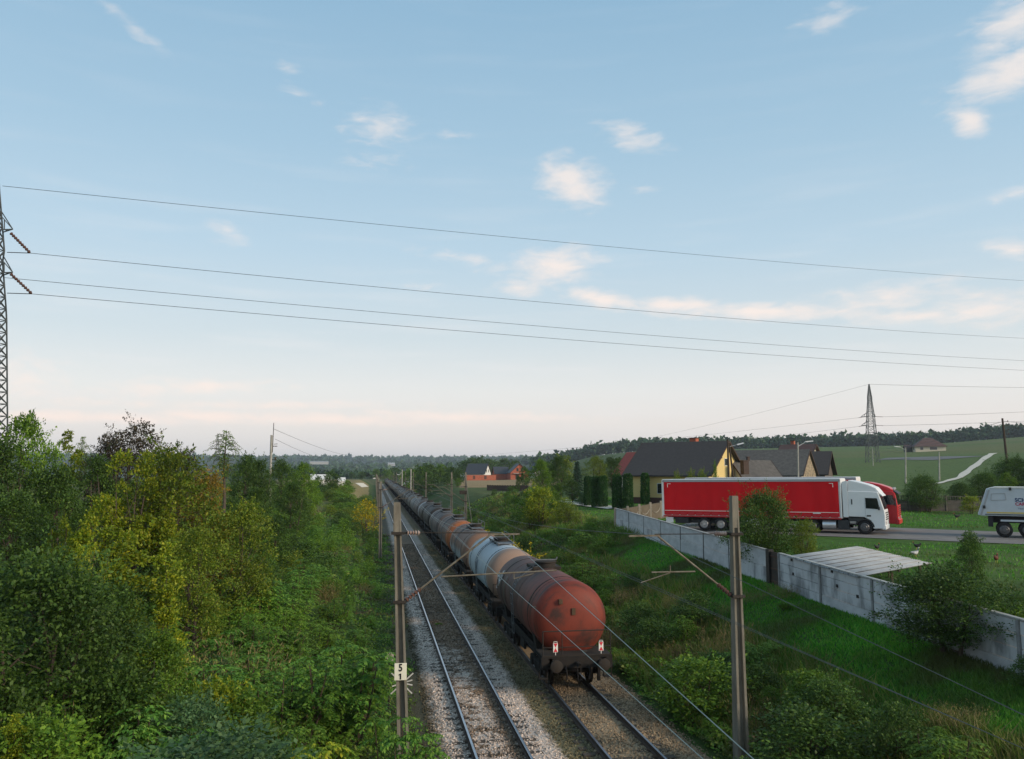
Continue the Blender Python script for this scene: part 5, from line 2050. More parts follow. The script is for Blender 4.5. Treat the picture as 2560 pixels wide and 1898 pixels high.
for y in (39.28,):
    MB().box(*[v for pair in ((gp(y, -.13, 0)[0], gp(y, .13, 0)[0]), (gp(y, 0, 0)[1] - .17, gp(y, 0, 0)[1] + .17), (-.3, 1.75)) for v in pair]).build('gatepost', m_ink, gt)

# ------------------------------------------------------------------ tin shed roof on the wall
m_tin = mat('corrugated_tin', (.37, .385, .395), .6, .0, c2=(.27, .28, .29), scale=1.4, spec=.25)
sh = thing('lean_to_shed', 'low lean-to shed with a corrugated tin roof against the concrete wall', 'shed', (19.3, 33.8, hz(20, 33.8)))
so = np.array([19.3, 33.8, hz(20, 33.8)])
A, B_ = np.array([19.25, 36.95, 3.93]), np.array([18.98, 30.75, 3.72])
Cc, D_ = np.array([24.15, 33.35, 3.90]), np.array([24.45, 39.45, 4.10])      # far from B, far from A
ns = 8
for k in range(ns):                      # every sheet lies on its neighbour
    vs, fs = [], []
    nu = 30
    f0, f1 = k / ns, (k + 1) / ns + .012
    for j in range(nu + 1):
        f = f0 + (f1 - f0) * j / nu
        up = .026 * cos(2 * pi * j / nu * 5) + .03 * j / nu
        for (P, Q) in ((A + (B_ - A) * f, D_ + (Cc - D_) * f),):
            for t in (0, .5, 1):
                r_ = P + (Q - P) * t - so
                vs.append((r_[0], r_[1], r_[2] + up))
    for j in range(nu):
        for t in (0, 1):
            fs.append((j * 3 + t, j * 3 + t + 1, (j + 1) * 3 + t + 1, (j + 1) * 3 + t))
    mb = MB().add(vs, fs)
    o = mb.build('roof_sheet', m_tin, sh, smooth=60)
    sd_ = o.modifiers.new('thickness', 'SOLIDIFY')
    sd_.thickness = .006
for f in (.1, .5, .9):
    for t in (.55, .95):
        r_ = A + (B_ - A) * f + ((D_ + (Cc - D_) * f) - (A + (B_ - A) * f)) * t - so
        zg = hz(r_[0] + so[0], r_[1] + so[1]) - so[2]
        MB().bar((r_[0], r_[1], zg - .2), (r_[0], r_[1], r_[2] - .06), .1).build('post', m_wood, sh)
mb = MB()
for t in (.05, .55, .95):
    p = A + (D_ - A) * t - so
    q = B_ + (Cc - B_) * t - so
    mb.bar(p - np.array([0, 0, .06]), q - np.array([0, 0, .06]), .07, .08)
mb.build('purlin', m_wood, sh)

# ------------------------------------------------------------------ ornamental beige fence behind the trailer
m_beige = mat('fence_beige_concrete', (.13, .108, .078), .9, c2=(.095, .078, .056), scale=3)
m_beige2 = mat('fence_beige_post', (.27, .245, .20), .9, var=.15)
f0, f1 = np.array([21.3, 72.2]), np.array([34.2, 84.5])
fe = thing('ornamental_fence', 'beige precast concrete fence with arched panels behind the trailer', 'fence', (f0[0], f0[1], hz(*f0)))
nb_ = 8
for k in range(nb_ + 1):
    p = f0 + (f1 - f0) * k / nb_
    z = hz(*p) - hz(*f0)
    MB().box(p[0] - f0[0] - .1, p[0] - f0[0] + .1, p[1] - f0[1] - .1, p[1] - f0[1] + .1, z - .3, z + 1.72).build('post', m_beige2, fe)
    if k < nb_:
        q = f0 + (f1 - f0) * (k + 1) / nb_
        d = (q - p) / np.linalg.norm(q - p)
        L = np.linalg.norm(q - p)
        zq = hz(*q) - hz(*f0)
        # local outline of the panel: scalloped top; an arch stands proud of it
        top = [(t, 1.5 + .07 * abs(sin(t * pi * 6))) for t in np.linspace(0, 1, 19)]
        out = [(0.0, -.2), (1.0, -.2)] + top[::-1]
        mk = lambda t, h, o_: (p[0] - f0[0] + d[0] * (.08 + (L - .16) * t) + d[1] * o_, p[1] - f0[1] + d[1] * (.08 + (L - .16) * t) - d[0] * o_, z + (zq - z) * t + h)
        n_ = len(out)
        MB().add([mk(t, h, -.03) for t, h in out] + [mk(t, h, .03) for t, h in out], [tuple(range(n_)), tuple(range(2 * n_ - 1, n_ - 1, -1))] + [(i, (i + 1) % n_, (i + 1) % n_ + n_, i + n_) for i in range(n_)]).build('panel', m_beige, fe)
        ar = MB()
        pts = [mk(.5 + .45 * cos(a), 1.42 - .75 * sin(a), .045) for a in np.linspace(0, pi, 13)]
        ar.path(pts, .045, 4)
        ar.build('arch', m_beige2, fe)

# dark precast fence at the back of the yard
m_df = mat('fence_dark_concrete', (.10, .092, .08), .95, c2=(.06, .056, .05), scale=2)
g0, g1 = np.array(hit(2225, 1277)[:2]), np.array(hit(2465, 1279)[:2])
df = thing('precast_fence', 'dark weathered precast concrete fence at the back of the yard', 'fence', (g0[0], g0[1], hz(*g0)))
L = np.linalg.norm(g1 - g0)
nb_ = int(L / 2.05) + 6
d = (g1 - g0) / L
for k in range(-3, nb_):
    p = g0 + d * 2.05 * k
    z = hz(*p) - hz(*g0)
    r_ = lambda t, o_: (p[0] - g0[0] + d[0] * t + d[1] * o_, p[1] - g0[1] + d[1] * t - d[0] * o_)
    a, b_ = r_(-.07, -.08), r_(.07, .08)
    MB().bar((*r_(0, 0), z - .2), (*r_(0, 0), z + 1.78), .15, .15).build('post', m_df, df)
    for j in range(3):
        MB().bar((*r_(.08, 0), z + .2 + .4 * j), (*r_(1.97, 0), z + .2 + .4 * j), .06, .385).build('panel', m_df, df)
    ow = MB()
    ow.bar((*r_(.08, 0), z + 1.64), (*r_(1.97, 0), z + 1.64), .06, .07)
    for j in range(7):
        ow.bar((*r_(.22 + j * .27, 0), z + 1.2), (*r_(.22 + j * .27, 0), z + 1.62), .06)
    ow.build('openwork', m_df, df)

# ------------------------------------------------------------------ trucks
m_wh = mat('truck_white_paint', (.70, .71, .715), .35, var=.05, scale=1.2, spec=.5)
m_wh2 = mat('trailer_white_frame', (.72, .72, .71), .5, var=.1, scale=2)
m_roof = mat('trailer_roof_white', (.74, .75, .76), .55, var=.1, scale=.6)
m_curt = mat('curtain_red_pvc', (.60, .011, .016), .6, var=.12, scale=.5, bump=.12, bscale=1.2, spec=.12)
m_curt2 = mat('curtain_red_strap', (.48, .012, .02), .45, var=.15)
m_tyre = mat('tyre_rubber', (.018, .018, .019), .9, var=.2)
m_rim = mat('rim_silver', (.45, .45, .46), .35, .7, var=.2)
m_rimd = mat('rim_dark', (.14, .14, .145), .45, .6, var=.3)
m_glass = mat('truck_glass', (.012, .015, .017), .06, spec=.8, var=.1)
m_plastic = mat('grey_black_plastic', (.035, .036, .038), .6)
m_gap = mat('trailer_grey_rail', (.33, .34, .35), .5, var=.1)
m_alu = mat('tank_aluminium', (.62, .63, .64), .3, .7, var=.12)
m_tred = mat('truck_red_paint', (.55, .016, .022), .3, var=.08, spec=.5)
m_chas = mat('chassis_dark', (.03, .03, .032), .8)
m_lamp = mat('headlamp_glass', (.55, .56, .56), .12, spec=.8)
m_orange = mat('amber_lens', (.5, .16, .03), .3)


def tyre_mesh(R, w):
    return MB().lathe([(-w / 2, R * .62), (-w / 2, R * .9), (-w / 2 + .04, R), (w / 2 - .04, R), (w / 2, R * .9), (w / 2, R * .62)], (0, 0, 0), 'y', 28, cap=False).mesh('tyre', m_tyre, smooth=40)


def rim_mesh(R, m, deep):
    mb = MB().lathe([(0, R * .63), (-.02, R * .60), (deep, R * .52), (deep, R * .34), (deep - .03, R * .30), (deep - .05, R * .26), (deep - .05, .001)], (0, 0, 0), 'y', 24, cap=False)
    for k in range(10):
        a = 2 * pi * k / 10
        mb.tube((cos(a) * R * .42, deep - .05, sin(a) * R * .42), (cos(a) * R * .42, deep + .01, sin(a) * R * .42), .02, 6)
    return mb.mesh('rim', m, smooth=40)


TY = tyre_mesh(.5, .30)
RIMS, RIMD = rim_mesh(.5, m_rim, .09), rim_mesh(.5, m_rimd, -.06)


def wheel(parent, x, y, out, rim):
    w = bpy.data.objects.new('wheel', None)
    COL.objects.link(w)
    w.parent = parent
    w.location = (x, y, .5)
    CH.setdefault(parent.name, []).append(w)
    if out > 0:
        w.rotation_euler = (0, 0, pi)
    link_mesh('tyre', TY, w)
    link_mesh('rim', rim, w, (0, -.15, 0))
    return w


def curtain_trailer(t, dz=0.):
    """13.6 m curtain-sided semi-trailer, rear at x=0, near side y=-1.25"""
    bd = MB().box(.06, 13.55, -1.22, 1.22, 1.12, 3.86)
    bd.build('body', m_wh2, t)
    MB().box(.02, 13.6, -1.275, 1.275, 3.93, 4.0).build('roof', m_roof, t, bevel=.03)
    for s in (-1, 1):
        MB().box(.04, 13.58, s * 1.25 - .03, s * 1.25 + .03, 3.78, 3.93).build('cant_rail', m_gap, t)
        vs, fs = [], []
        nx_ = 110
        for i in range(nx_ + 1):
            x = .15 + 13.3 * i / nx_
            for (z, w_) in ((1.22, .2), (1.5, .5), (2.4, 1.), (3.2, 1.), (3.78, .2)):
                vs.append((x, s * (1.258 + .012 * w_ * sin(i * .71) * sin(i * .13 + 1) + .01 * w_ * sin(i * .31)), z))
        for i in range(nx_):
            for j in range(4):
                fs.append((i * 5 + j, i * 5 + j + 1, (i + 1) * 5 + j + 1, (i + 1) * 5 + j))
        MB().add(vs, fs).build('curtain', m_curt, t, smooth=60)
        lo = MB()
        for i in range(21):
            lo.box(.22 + i * .63, .22 + i * .63 + .54, s * 1.285 - .012, s * 1.285 + .012, 1.16, 1.40)
        lo.build('skirt_flap', m_curt2, t, bevel=.01)
        MB().box(.2, 13.4, s * 1.282 - .006, s * 1.282 + .006, 1.50, 1.54).build('reflective_tape', m_white, t)
        MB().box(.06, 13.55, s * 1.25 - .04, s * 1.25 + .04, 1.04, 1.13).build('side_rail', m_curt2, t)
        for (xx, sg) in ((.45, 1), (13.1, -1)):
            mb = MB().box(min(xx, xx + sg * .28), max(xx, xx + sg * .28), s * 1.283 - .006, s * 1.283 + .006, 3.62, 3.66)
            mb.box(min(xx, xx + sg * .04), max(xx, xx + sg * .04), s * 1.283 - .006, s * 1.283 + .006, 3.36, 3.62)
            mb.build('corner_mark', m_white, t)
    MB().box(11.6, 12.15, -1.292, -1.284, 1.42, 1.49).build('maker_plate', m_white, t)
    for y in (-1.2, 1.2):
        MB().box(-.03, .10, y - .08, y + .08, 1.0, 3.95).build('rear_frame', m_wh2, t, bevel=.01)
    MB().box(-.03, .04, -1.15, 1.15, 1.15, 3.85).build('rear_door', m_wh2, t)
    MB().bar((-.06, -.6, 1.15), (-.06, -.6, 3.85), .04).bar((-.06, .6, 1.15), (-.06, .6, 3.85), .04).build('lock_bar', m_gap, t)
    MB().box(13.52, 13.62, -1.25, 1.25, 1.1, 3.93).build('front_wall', m_wh2, t, bevel=.02)
    ch = MB()
    for y in (-.5, .5):
        ch.box(.2, 12.9, y - .07, y + .07, .82, 1.08)
    for x in np.arange(.5, 12.9, 1.25):
        ch.box(x - .05, x + .05, -1.15, 1.15, .98, 1.06)
    ch.box(2.2, 7.2, -.9, .9, .55, .8)
    ch.build('chassis', m_chas, t)
    for x in (3.37, 4.68, 5.99):
        for s in (-1, 1):
            wheel(t, x, s * 1.08, s, RIMS)
    MB().box(1.0, 2.1, -1.2, -.4, .52, .98).build('toolbox', m_chas, t, bevel=.02)
    MB().box(.25, .85, -1.22, -1.14, .55, .98).build('mudflap', m_wh2, t)
    pb = MB().box(6.6, 7.6, -1.22, -.45, .5, .98)
    pb.build('pallet_box', m_wh2, t, bevel=.02)
    MB().bar((10.6, -.8, .05), (10.6, -.8, 1.0), .12).bar((10.6, .8, .05), (10.6, .8, 1.0), .12).build('landing_leg', m_chas, t)
    MB().box(-.05, .05, -1.2, 1.2, .55, .68).build('rear_bumper', m_chas, t)


def cab_white(t):
    """high-roof tractor; x from 14.0 (back) to 16.5 (front)"""
    X = 14.05
    side = [(0, 1.25), (1.05, 1.22), (1.5, .98), (1.62, .42), (2.30, .42), (2.42, .62), (2.44, 1.35), (2.40, 1.72), (2.12, 2.74), (2.02, 3.02), (1.6, 3.06), (0, 3.10)]
    MB().prism([(X + a, b_) for a, b_ in side], -1.22, 1.22, 'y').build('cab', m_wh, t, bevel=.05)
    roof = [(.0, 3.08), (1.95, 3.03), (2.14, 2.80), (2.18, 2.95), (1.9, 3.32), (1.45, 3.54), (.6, 3.78), (.05, 3.88)]
    MB().prism([(X + a, b_) for a, b_ in roof], -1.14, 1.14, 'y').build('roof_fairing', m_wh, t, bevel=.06)
    MB().prism([(X + a, b_) for a, b_ in [(-.35, 1.2), (.0, 1.2), (.0, 3.85), (-.35, 3.75)]], -1.235, -1.2, 'y').build('side_deflector', m_wh, t, bevel=.01)
    MB().prism([(X + a, b_) for a, b_ in [(-.35, 1.2), (.0, 1.2), (.0, 3.85), (-.35, 3.75)]], 1.2, 1.235, 'y').build('side_deflector', m_wh, t, bevel=.01)
    # windscreen follows the raked front
    e = .012
    MB().hexa([(X + 2.405 + e, -1.08, 1.78), (X + 2.405 + e, 1.08, 1.78), (X + 2.36, 1.08, 1.78), (X + 2.36, -1.08, 1.78), (X + 2.15 + e, -1.04, 2.68), (X + 2.15 + e, 1.04, 2.68), (X + 2.10, 1.04, 2.68), (X + 2.10, -1.04, 2.68)]).build('windscreen', m_glass, t)
    for s in (-1, 1):
        MB().prism([(X + 1.18, 1.85), (X + 2.1, 1.80), (X + 1.98, 2.52), (X + 1.92, 2.58), (X + 1.18, 2.60)], s * 1.222, s * 1.232, 'y').build('side_window', m_glass, t)
        MB().box(X + 1.13, X + 1.145, s * 1.223 - .003, s * 1.223 + .003, 1.28, 2.66).build('door_gap', m_gap, t)
        MB().box(X + 1.22, X + 1.5, s * 1.23 - .012, s * 1.23 + .012, 1.20 + .08, 1.38).build('door_handle', m_plastic, t)
        MB().box(X + .22, X + .30, s * 1.222 - .01, s * 1.222 + .01, 2.12, 2.5).build('side_vent', m_plastic, t)
        mm = MB().box(X + 2.0, X + 2.12, s * 1.36 - .11, s * 1.36 + .11, 1.75, 1.98)
        mm.bar((X + 2.06, s * 1.2, 2.0), (X + 2.06, s * 1.36, 1.96), .04)
        mm.build('mirror', m_plastic, t, bevel=.02)
        # dark wheel arch
        pts = [(15.1 + cos(a) * .66, .5 + sin(a) * .62) for a in np.linspace(pi * .98, .06, 14)]
        inn = [(15.1 + cos(a) * .56, .5 + sin(a) * .54) for a in np.linspace(.06, pi * .98, 14)]
        MB().prism(pts + inn, s * 1.19, s * 1.245, 'y').build('wheel_arch', m_plastic, t)
        MB().prism([(X + .0, 1.18), (X + .95, 1.16), (X + 1.05, 1.06), (X + .55, .92), (X + .0, .92)], s * 1.14, s * 1.235, 'y').build('sill_panel', m_plastic, t)
        wheel(t, 15.1, s * 1.06, s, RIMD)
        wheel(t, 11.5, s * 1.06, s, RIMD)
        MB().lathe([(11.9 + .3, .001), (12.22, .33), (13.15, .33), (13.18, .001)], (0, s * .92, .62), 'x', 20, cap=False).build('fuel_tank', m_alu, t, smooth=40)
        MB().box(13.3, 14.05, s * .9 - .3, s * .9 + .3, .35, .98).build('battery_box', m_plastic, t, bevel=.02)
        MB().tube((14.1, s * .95, .85), (14.5, s * .95, .85), .17, 14).build('air_tank', m_alu, t, smooth=40)
        MB().box(X + 2.38, X + 2.45, s * .95 - .2, s * .95 + .2, .72, .95).build('headlamp', m_lamp, t, bevel=.02)
    vz = MB().prism([(X + 2.0, 2.98), (X + 2.32, 2.70), (X + 2.34, 2.74), (X + 2.06, 3.06)], -1.12, 1.12, 'y').build('sun_visor', m_wh, t, bevel=.01)
    MB().box(X + 2.2, X + 2.47, -1.2, 1.2, .36, .66).build('bumper', m_wh, t, bevel=.05)
    gl_ = MB()
    for k in range(4):
        gl_.box(X + 2.435, X + 2.455, -.85, .85, 1.02 + k * .155, 1.10 + k * .155)
    gl_.build('grille', m_plastic, t)
    MB().box(X + 2.45, X + 2.462, -.75, .75, .44, .60).build('lower_grille', m_plastic, t)
    c2_ = MB().box(11.0, 16.2, -.45, .45, .6, .95).box(11.2, 11.8, -.5, .5, .95, 1.1)
    c2_.build('tractor_frame', m_chas, t)


def cab_red(t):
    X = 14.0
    side = [(0, 1.2), (1.0, 1.2), (1.5, .95), (1.6, .45), (2.3, .45), (2.42, .75), (2.42, 1.8), (2.28, 2.75), (2.1, 2.92), (0, 2.95)]
    MB().prism([(X + a, b_) for a, b_ in side], -1.22, 1.22, 'y').build('cab', m_tred, t, bevel=.06)
    MB().prism([(X + a, b_) for a, b_ in [(0, 2.93), (2.05, 2.9), (2.16, 2.98), (1.8, 3.2), (1.2, 3.42), (.5, 3.58), (0, 3.62)]], -1.12, 1.12, 'y').build('roof_fairing', m_tred, t, bevel=.06)
    MB().hexa([(X + 2.432, -1.08, 1.86), (X + 2.432, 1.08, 1.86), (X + 2.38, 1.08, 1.86), (X + 2.38, -1.08, 1.86), (X + 2.31, -1.05, 2.68), (X + 2.31, 1.05, 2.68), (X + 2.26, 1.05, 2.68), (X + 2.26, -1.05, 2.68)]).build('windscreen', m_glass, t)
    MB().prism([(X + 2.1, 2.86), (X + 2.5, 2.66), (X + 2.52, 2.70), (X + 2.2, 2.95)], -1.15, 1.15, 'y').build('sun_visor', m_plastic, t)
    for k, y in enumerate((-.7, -.35, .35, .7)):
        MB().lathe([(0, .001), (.0, .10), (.1, .11), (.12, .001)], (X + 2.1, y, 3.06), 'x', 12, cap=False).build('roof_lamp', m_lamp, t, smooth=40)
    for s in (-1, 1):
        MB().prism([(X + 1.2, 1.9), (X + 2.25, 1.88), (X + 2.12, 2.6), (X + 1.2, 2.62)], s * 1.222, s * 1.232, 'y').build('side_window', m_glass, t)
        wheel(t, 15.0, s * 1.06, s, RIMD)
        wheel(t, 11.5, s * 1.06, s, RIMD)
        MB().box(X + 2.36, X + 2.46, s * .92 - .22, s * .92 + .22, .82, .98).build('headlamp', m_lamp, t, bevel=.02)
        MB().box(X + 2.25, X + 2.33, s * 1.36 - .1, s * 1.36 + .1, 1.8, 2.4).build('mirror', m_plastic, t, bevel=.02)
    g_ = MB()
    for k in range(5):
        g_.box(X + 2.41, X + 2.44, -.8, .8, 1.05 + k * .15, 1.11 + k * .15)
    g_.build('grille', m_plastic, t)
    MB().box(X + 2.2, X + 2.5, -1.22, 1.22, .42, .78).build('bumper', m_tred, t, bevel=.05)
    MB().box(11.0, 16.2, -.45, .45, .6, .95).build('tractor_frame', m_chas, t)


U_AZ = radians(129)
ux = Vector((sin(U_AZ), cos(U_AZ), 0))
uy = Vector((-ux.y, ux.x, 0))
rz_truck = atan2(ux.y, ux.x)
P_front = Vector((34.78, 55.07, 0))
org = P_front - ux * 15.1 + uy * 1.21
zf, zr_ = 3.44, 3.30
t1 = thing('articulated_truck', 'white high roof truck with a long red curtain trailer parked on the drive', 'truck', (org.x, org.y, zr_), rz_truck, None, -math.atan2(zf - zr_, 15.1))
curtain_trailer(t1)
cab_white(t1)
o2 = org + uy * 4.3 + ux * .55
t2 = thing('articulated_truck', 'red truck parked behind the white one, only its cab front and roof showing', 'truck', (o2.x, o2.y, zr_ + .10), rz_truck, None, -math.atan2(zf - zr_, 15.1))
curtain_trailer(t2)
cab_red(t2)

# pale tipper trailer at the right edge
m_tip = mat('tipper_pale_paint', (.47, .51, .55), .45, var=.1, scale=1, spec=.45)
m_yel = mat('conspicuity_yellow', (.62, .48, .14), .5)
P_t = Vector((42.51, 50.86, 0))
o3 = P_t - ux * 1.5 + uy * 1.2
t3 = thing('tipper_trailer', 'pale grey tipper semi-trailer with blue and crimson lettering at the right edge', 'trailer', (o3.x, o3.y, 3.45), rz_truck)
bo = [(-.05, 1.5), (.2, 1.45), (8.6, 1.45), (9.0, 3.2), (9.0, 3.32), (.75, 3.32), (.55, 3.25)]
MB().prism([(a, b_) for a, b_ in bo], -1.25, 1.25, 'y').build('body', m_tip, t3, bevel=.03)
MB().prism([(.72, 3.325), (1.1, 3.42), (8.7, 3.42), (9.0, 3.325)], -1.27, 1.27, 'y').build('tarpaulin', mat('tarpaulin_cream', (.70, .69, .64), .7), t3)
MB().box(.5, 8.6, -1.262, -1.254, 1.62, 1.72).build('yellow_stripe', m_yel, t3)
MB().box(.4, 8.6, -1.275, -1.254, 1.52, 1.57).build('dark_rail', m_plastic, t3)
MB().box(1.3, 8.6, -1.22, -1.1, 1.08, 1.2).build('fender_rail', m_tip, t3)
MB().prism([(.1, 1.5), (.22, 1.5), (.78, 3.2), (.66, 3.2)], -1.275, -1.254, 'y').build('tailgate_edge', m_gap, t3)
fr = MB()
for (a, b_) in (((.85, 2.95), (1.65, 2.98)), ((1.65, 2.98), (1.7, 2.55)), ((1.7, 2.55), (.8, 2.5)), ((.8, 2.5), (.85, 2.95))):
    fr.bar((a[0], -1.262, a[1]), (b_[0], -1.262, b_[1]), .02, .035)
fr.build('hatch_frame', m_gap, t3)
MB().box(1.9, 2.05, -1.33, -1.25, 3.2, 3.4).build('tarp_hook', m_plastic, t3)
MB().box(.28, .45, -1.34, -1.25, 1.95, 2.15).build('tarp_hook', m_plastic, t3)
c_ = MB().box(.6, 8.4, -.5, .5, .95, 1.42).box(.55, .85, -1.1, -.5, .7, 1.4)
c_.build('chassis', m_chas, t3)
for x in (1.5, 2.85, 4.2):
    for s in (-1, 1):
        wheel(t3, x, s * 1.05, s, RIMD)
MB().bar((7.2, -.8, .02), (7.2, -.8, 1.0), .12).bar((7.2, .8, .02), (7.2, .8, 1.0), .12).build('landing_leg', m_chas, t3)
m_blue = mat('lettering_navy', (.02, .05, .14), .5)
m_crim = mat('lettering_crimson', (.42, .03, .09), .5)
a_ = text_mesh('SCHMITZ', .34, m_blue, 'lettering', t3, (2.2 + .72, -1.259, 2.54), (pi / 2, 0, 0), .003, .012)
a_ = text_mesh('CARGOBULL', .29, m_crim, 'lettering', t3, (2.2 + .86, -1.259, 2.27), (pi / 2, 0, 0), .003, .01)
a_ = text_mesh('Your Trailer.', .17, m_blue, 'lettering', t3, (2.2 + .6, -1.259, 1.98), (pi / 2, 0, 0), .002)

# ------------------------------------------------------------------ poultry in the yard
def bird(name, label, cat, x, y, rz, body, comb=True, s=1., kind='hen'):
    t = thing(name, label, cat, (x, y, hz(x, y)), rz)
    t.scale = (s, s, s)
    if kind == 'hen':      # (x along, z, half width, half height)
        sec = [(-.27, .40, .012, .05), (-.22, .37, .03, .09), (-.14, .29, .075, .10), (-.03, .25, .105, .115), (.08, .25, .10, .11), (.16, .30, .065, .09), (.19, .37, .045, .06), (.21, .43, .038, .045), (.245, .455, .03, .034), (.27, .45, .008, .01)]
    else:
        sec = [(-.30, .27, .01, .012), (-.24, .25, .05, .04), (-.12, .23, .10, .09), (.02, .22, .115, .11), (.13, .25, .09, .10), (.19, .33, .045, .06), (.20, .43, .035, .04), (.225, .50, .036, .042), (.27, .50, .028, .03), (.295, .495, .008, .008)]
    mb = MB()
    n = 10
    vs = [(a, cos(2 * pi * j / n) * w_, z + sin(2 * pi * j / n) * h_) for (a, z, w_, h_) in sec for j in range(n)]
    fs = [(k * n + j, k * n + (j + 1) % n, (k + 1) * n + (j + 1) % n, (k + 1) * n + j) for k in range(len(sec) - 1) for j in range(n)] + [tuple(range(n - 1, -1, -1)), tuple(range((len(sec) - 1) * n, len(sec) * n))]
    mb.add(vs, fs).build('body', body, t, smooth=70)
    for sgn in (-1, 1):
        lg = MB().tube((.02, sgn * .045, .17), (.03, sgn * .045, .01), .011, 6)
        for a in (-.5, 0, .5):
            lg.bar((.03, sgn * .045, .008), (.03 + cos(a) * .06, sgn * .045 + sin(a) * .06, .006), .01)
        lg.build('leg', m_yel, t)
    hx, hz_ = sec[-2][0], sec[-2][1]
    MB().lathe([(0, .014), (.045, .002)], (hx + .02, 0, hz_ - .005), 'x', 6).build('beak', m_yel, t)
    if comb:
        MB().prism([(hx - .05, hz_ + .03), (hx + .02, hz_ + .03), (hx + .025, hz_ + .06), (hx, hz_ + .045), (hx - .015, hz_ + .07), (hx - .03, hz_ + .045), (hx - .06, hz_ + .06)], -.006, .006, 'y').build('comb', m_red, t)


m_bb = mat('feather_black', (.018, .018, .02), .7)
m_bw = mat('feather_white_grey', (.62, .62, .60), .8, c2=(.12, .12, .12), scale=6)
m_br = mat('feather_russet', (.12, .035, .02), .8)
for (nm, px, py, rz, m_, lab, k, s) in [('hen', 2193, 1378, .4, m_bb, 'black hen on the lawn just beyond the tin roof', 'hen', .85), ('hen', 2293, 1374, 2.6, m_bb, 'dark hen behind the white and grey duck on the lawn', 'hen', .85),
                                      ('duck', 2288, 1393, 0., m_bw, 'white and grey duck on the lawn beyond the tin roof', 'duck', .95), ('hen', 2491, 1408, .6, m_br, 'russet hen on the lawn near the right edge', 'hen', .9),
                                      ('hen', 2393, 1299, 2.9, m_bb, 'black hen on the strip of lawn behind the drive', 'hen', 1.15)]:
    q = hit(px, py)
    bird(nm, lab, nm, q[0], q[1], rz, m_, k == 'hen', s, k)
# ------------------------------------------------------------------ drive, paths
m_drive = mat('drive_worn_asphalt', (.20, .185, .175), .95, c2=(.145, .135, .13), scale=.7, bump=.3, bscale=9)
m_chalk = mat('path_pale_gravel', (.62, .58, .50), .95, c2=(.48, .44, .36), scale=1.2, bump=.3)
m_dirt = mat('bare_grey_earth', (.15, .15, .155), .95, c2=(.10, .105, .10), scale=.1)


def curve(pts):
    pts = [np.array(p, float) for p in pts]

    def f(t):
        s = t * (len(pts) - 1)
        i = min(int(s), len(pts) - 2)
        return pts[i] + (pts[i + 1] - pts[i]) * (s - i)
    return f


un = np.array([sin(U_AZ), cos(U_AZ)])
w0 = np.array([34.78, 55.07])
vn = np.array([-un[1], un[0]])
lo_e = curve([w0 + un * a + vn * (-3.0 + b_) for a, b_ in ((-15.5, .6), (-8, .2), (0, .0), (6, -.5), (14, -.9), (30, -1.2))])
hi_e = curve([w0 + un * a + vn * (9.6 + b_) for a, b_ in ((-15.5, 0), (-8, .4), (0, -.2), (6, -1.2), (14, -1.6), (30, -1.6))])
drape('driveway', lambda t: lo_e(t), lambda t: hi_e(t), np.linspace(0, 1, 46), m_drive, .035, 10)


def strip(name, pix, w, m, lift=.05, lo=10., hi=3000.):
    P = [hit(px, py, lo, hi)[:2] for px, py in pix]
    f = curve(P)

    def edge(s):
        def g_(t):
            a, b_ = f(max(0, t - .01)), f(min(1, t + .01))
            d = (b_ - a) / max(1e-6, np.linalg.norm(b_ - a))
            ww = w(t) if callable(w) else w
            return f(t) + s * ww / 2 * np.array([d[1], -d[0]])
        return g_
    return drape(name, edge(-1), edge(1), np.linspace(0, 1, 60), m, lift, 3)


strip('garden_path', [(1384, 1254), (1412, 1256), (1445, 1262), (1490, 1267), (1538, 1273)], 1.9, m_chalk, .12)
strip('garden_path', [(1412, 1251), (1445, 1251)], 1.3, m_chalk, .12)
strip('gravel_road', [(2300, 1215), (2335, 1212), (2365, 1205), (2400, 1195), (2420, 1178), (2445, 1160), (2472, 1140), (2484, 1134)], lambda t: 1.2 + 1.4 * t + .35 * sin(t * 40), m_chalk, .15)
strip('gravel_road', [(1008, 1209), (1018, 1208), (1028, 1204), (1022, 1201), (1016, 1196)], 4.0, m_chalk, .15)
strip('gravel_road', [(896, 1213.5), (915, 1213.2)], 2.5, m_chalk, .12)
strip('bare_plot', [(2205, 1148), (2290, 1146), (2400, 1146)], 22, m_dirt, .15)

# ------------------------------------------------------------------ houses
m_tile = mat('roof_tile_brown_black', (.058, .050, .048), .8, c2=(.045, .039, .038), scale=3, bump=.3, bscale=14)
m_tileg = mat('roof_tile_grey', (.115, .105, .096), .85, c2=(.075, .069, .063), scale=2.5, bump=.3)
m_tileb = mat('roof_tile_slate', (.045, .05, .06), .6, var=.2, scale=2)
m_tiler = mat('roof_tile_red', (.30, .055, .04), .7, c2=(.22, .045, .035), scale=3)
m_tilew = mat('roof_tile_wine', (.11, .065, .058), .8, var=.2)
m_yel_w = mat('plaster_yellow', (.66, .50, .21), .9, var=.07, scale=.8)
m_white_w = mat('plaster_white', (.66, .65, .62), .9, var=.06)
m_cream_w = mat('plaster_cream', (.58, .52, .40), .9, var=.08)
m_brick = mat('brick_red_raw', (.40, .115, .065), .9, c2=(.28, .085, .05), scale=1.2)
m_stone = mat('gable_field_stone', (.34, .27, .18), .95, c2=(.17, .14, .10), scale=3.5, contrast=(.42, .58), bump=.6)
m_plinth = mat('plinth_brown', (.11, .055, .04), .9)
m_win = mat('window_dark_glass', (.02, .024, .028), .1, spec=.7)
m_frame = mat('window_frame_white', (.7, .7, .68), .5)
m_fascia = mat('fascia_brown', (.06, .035, .026), .7)


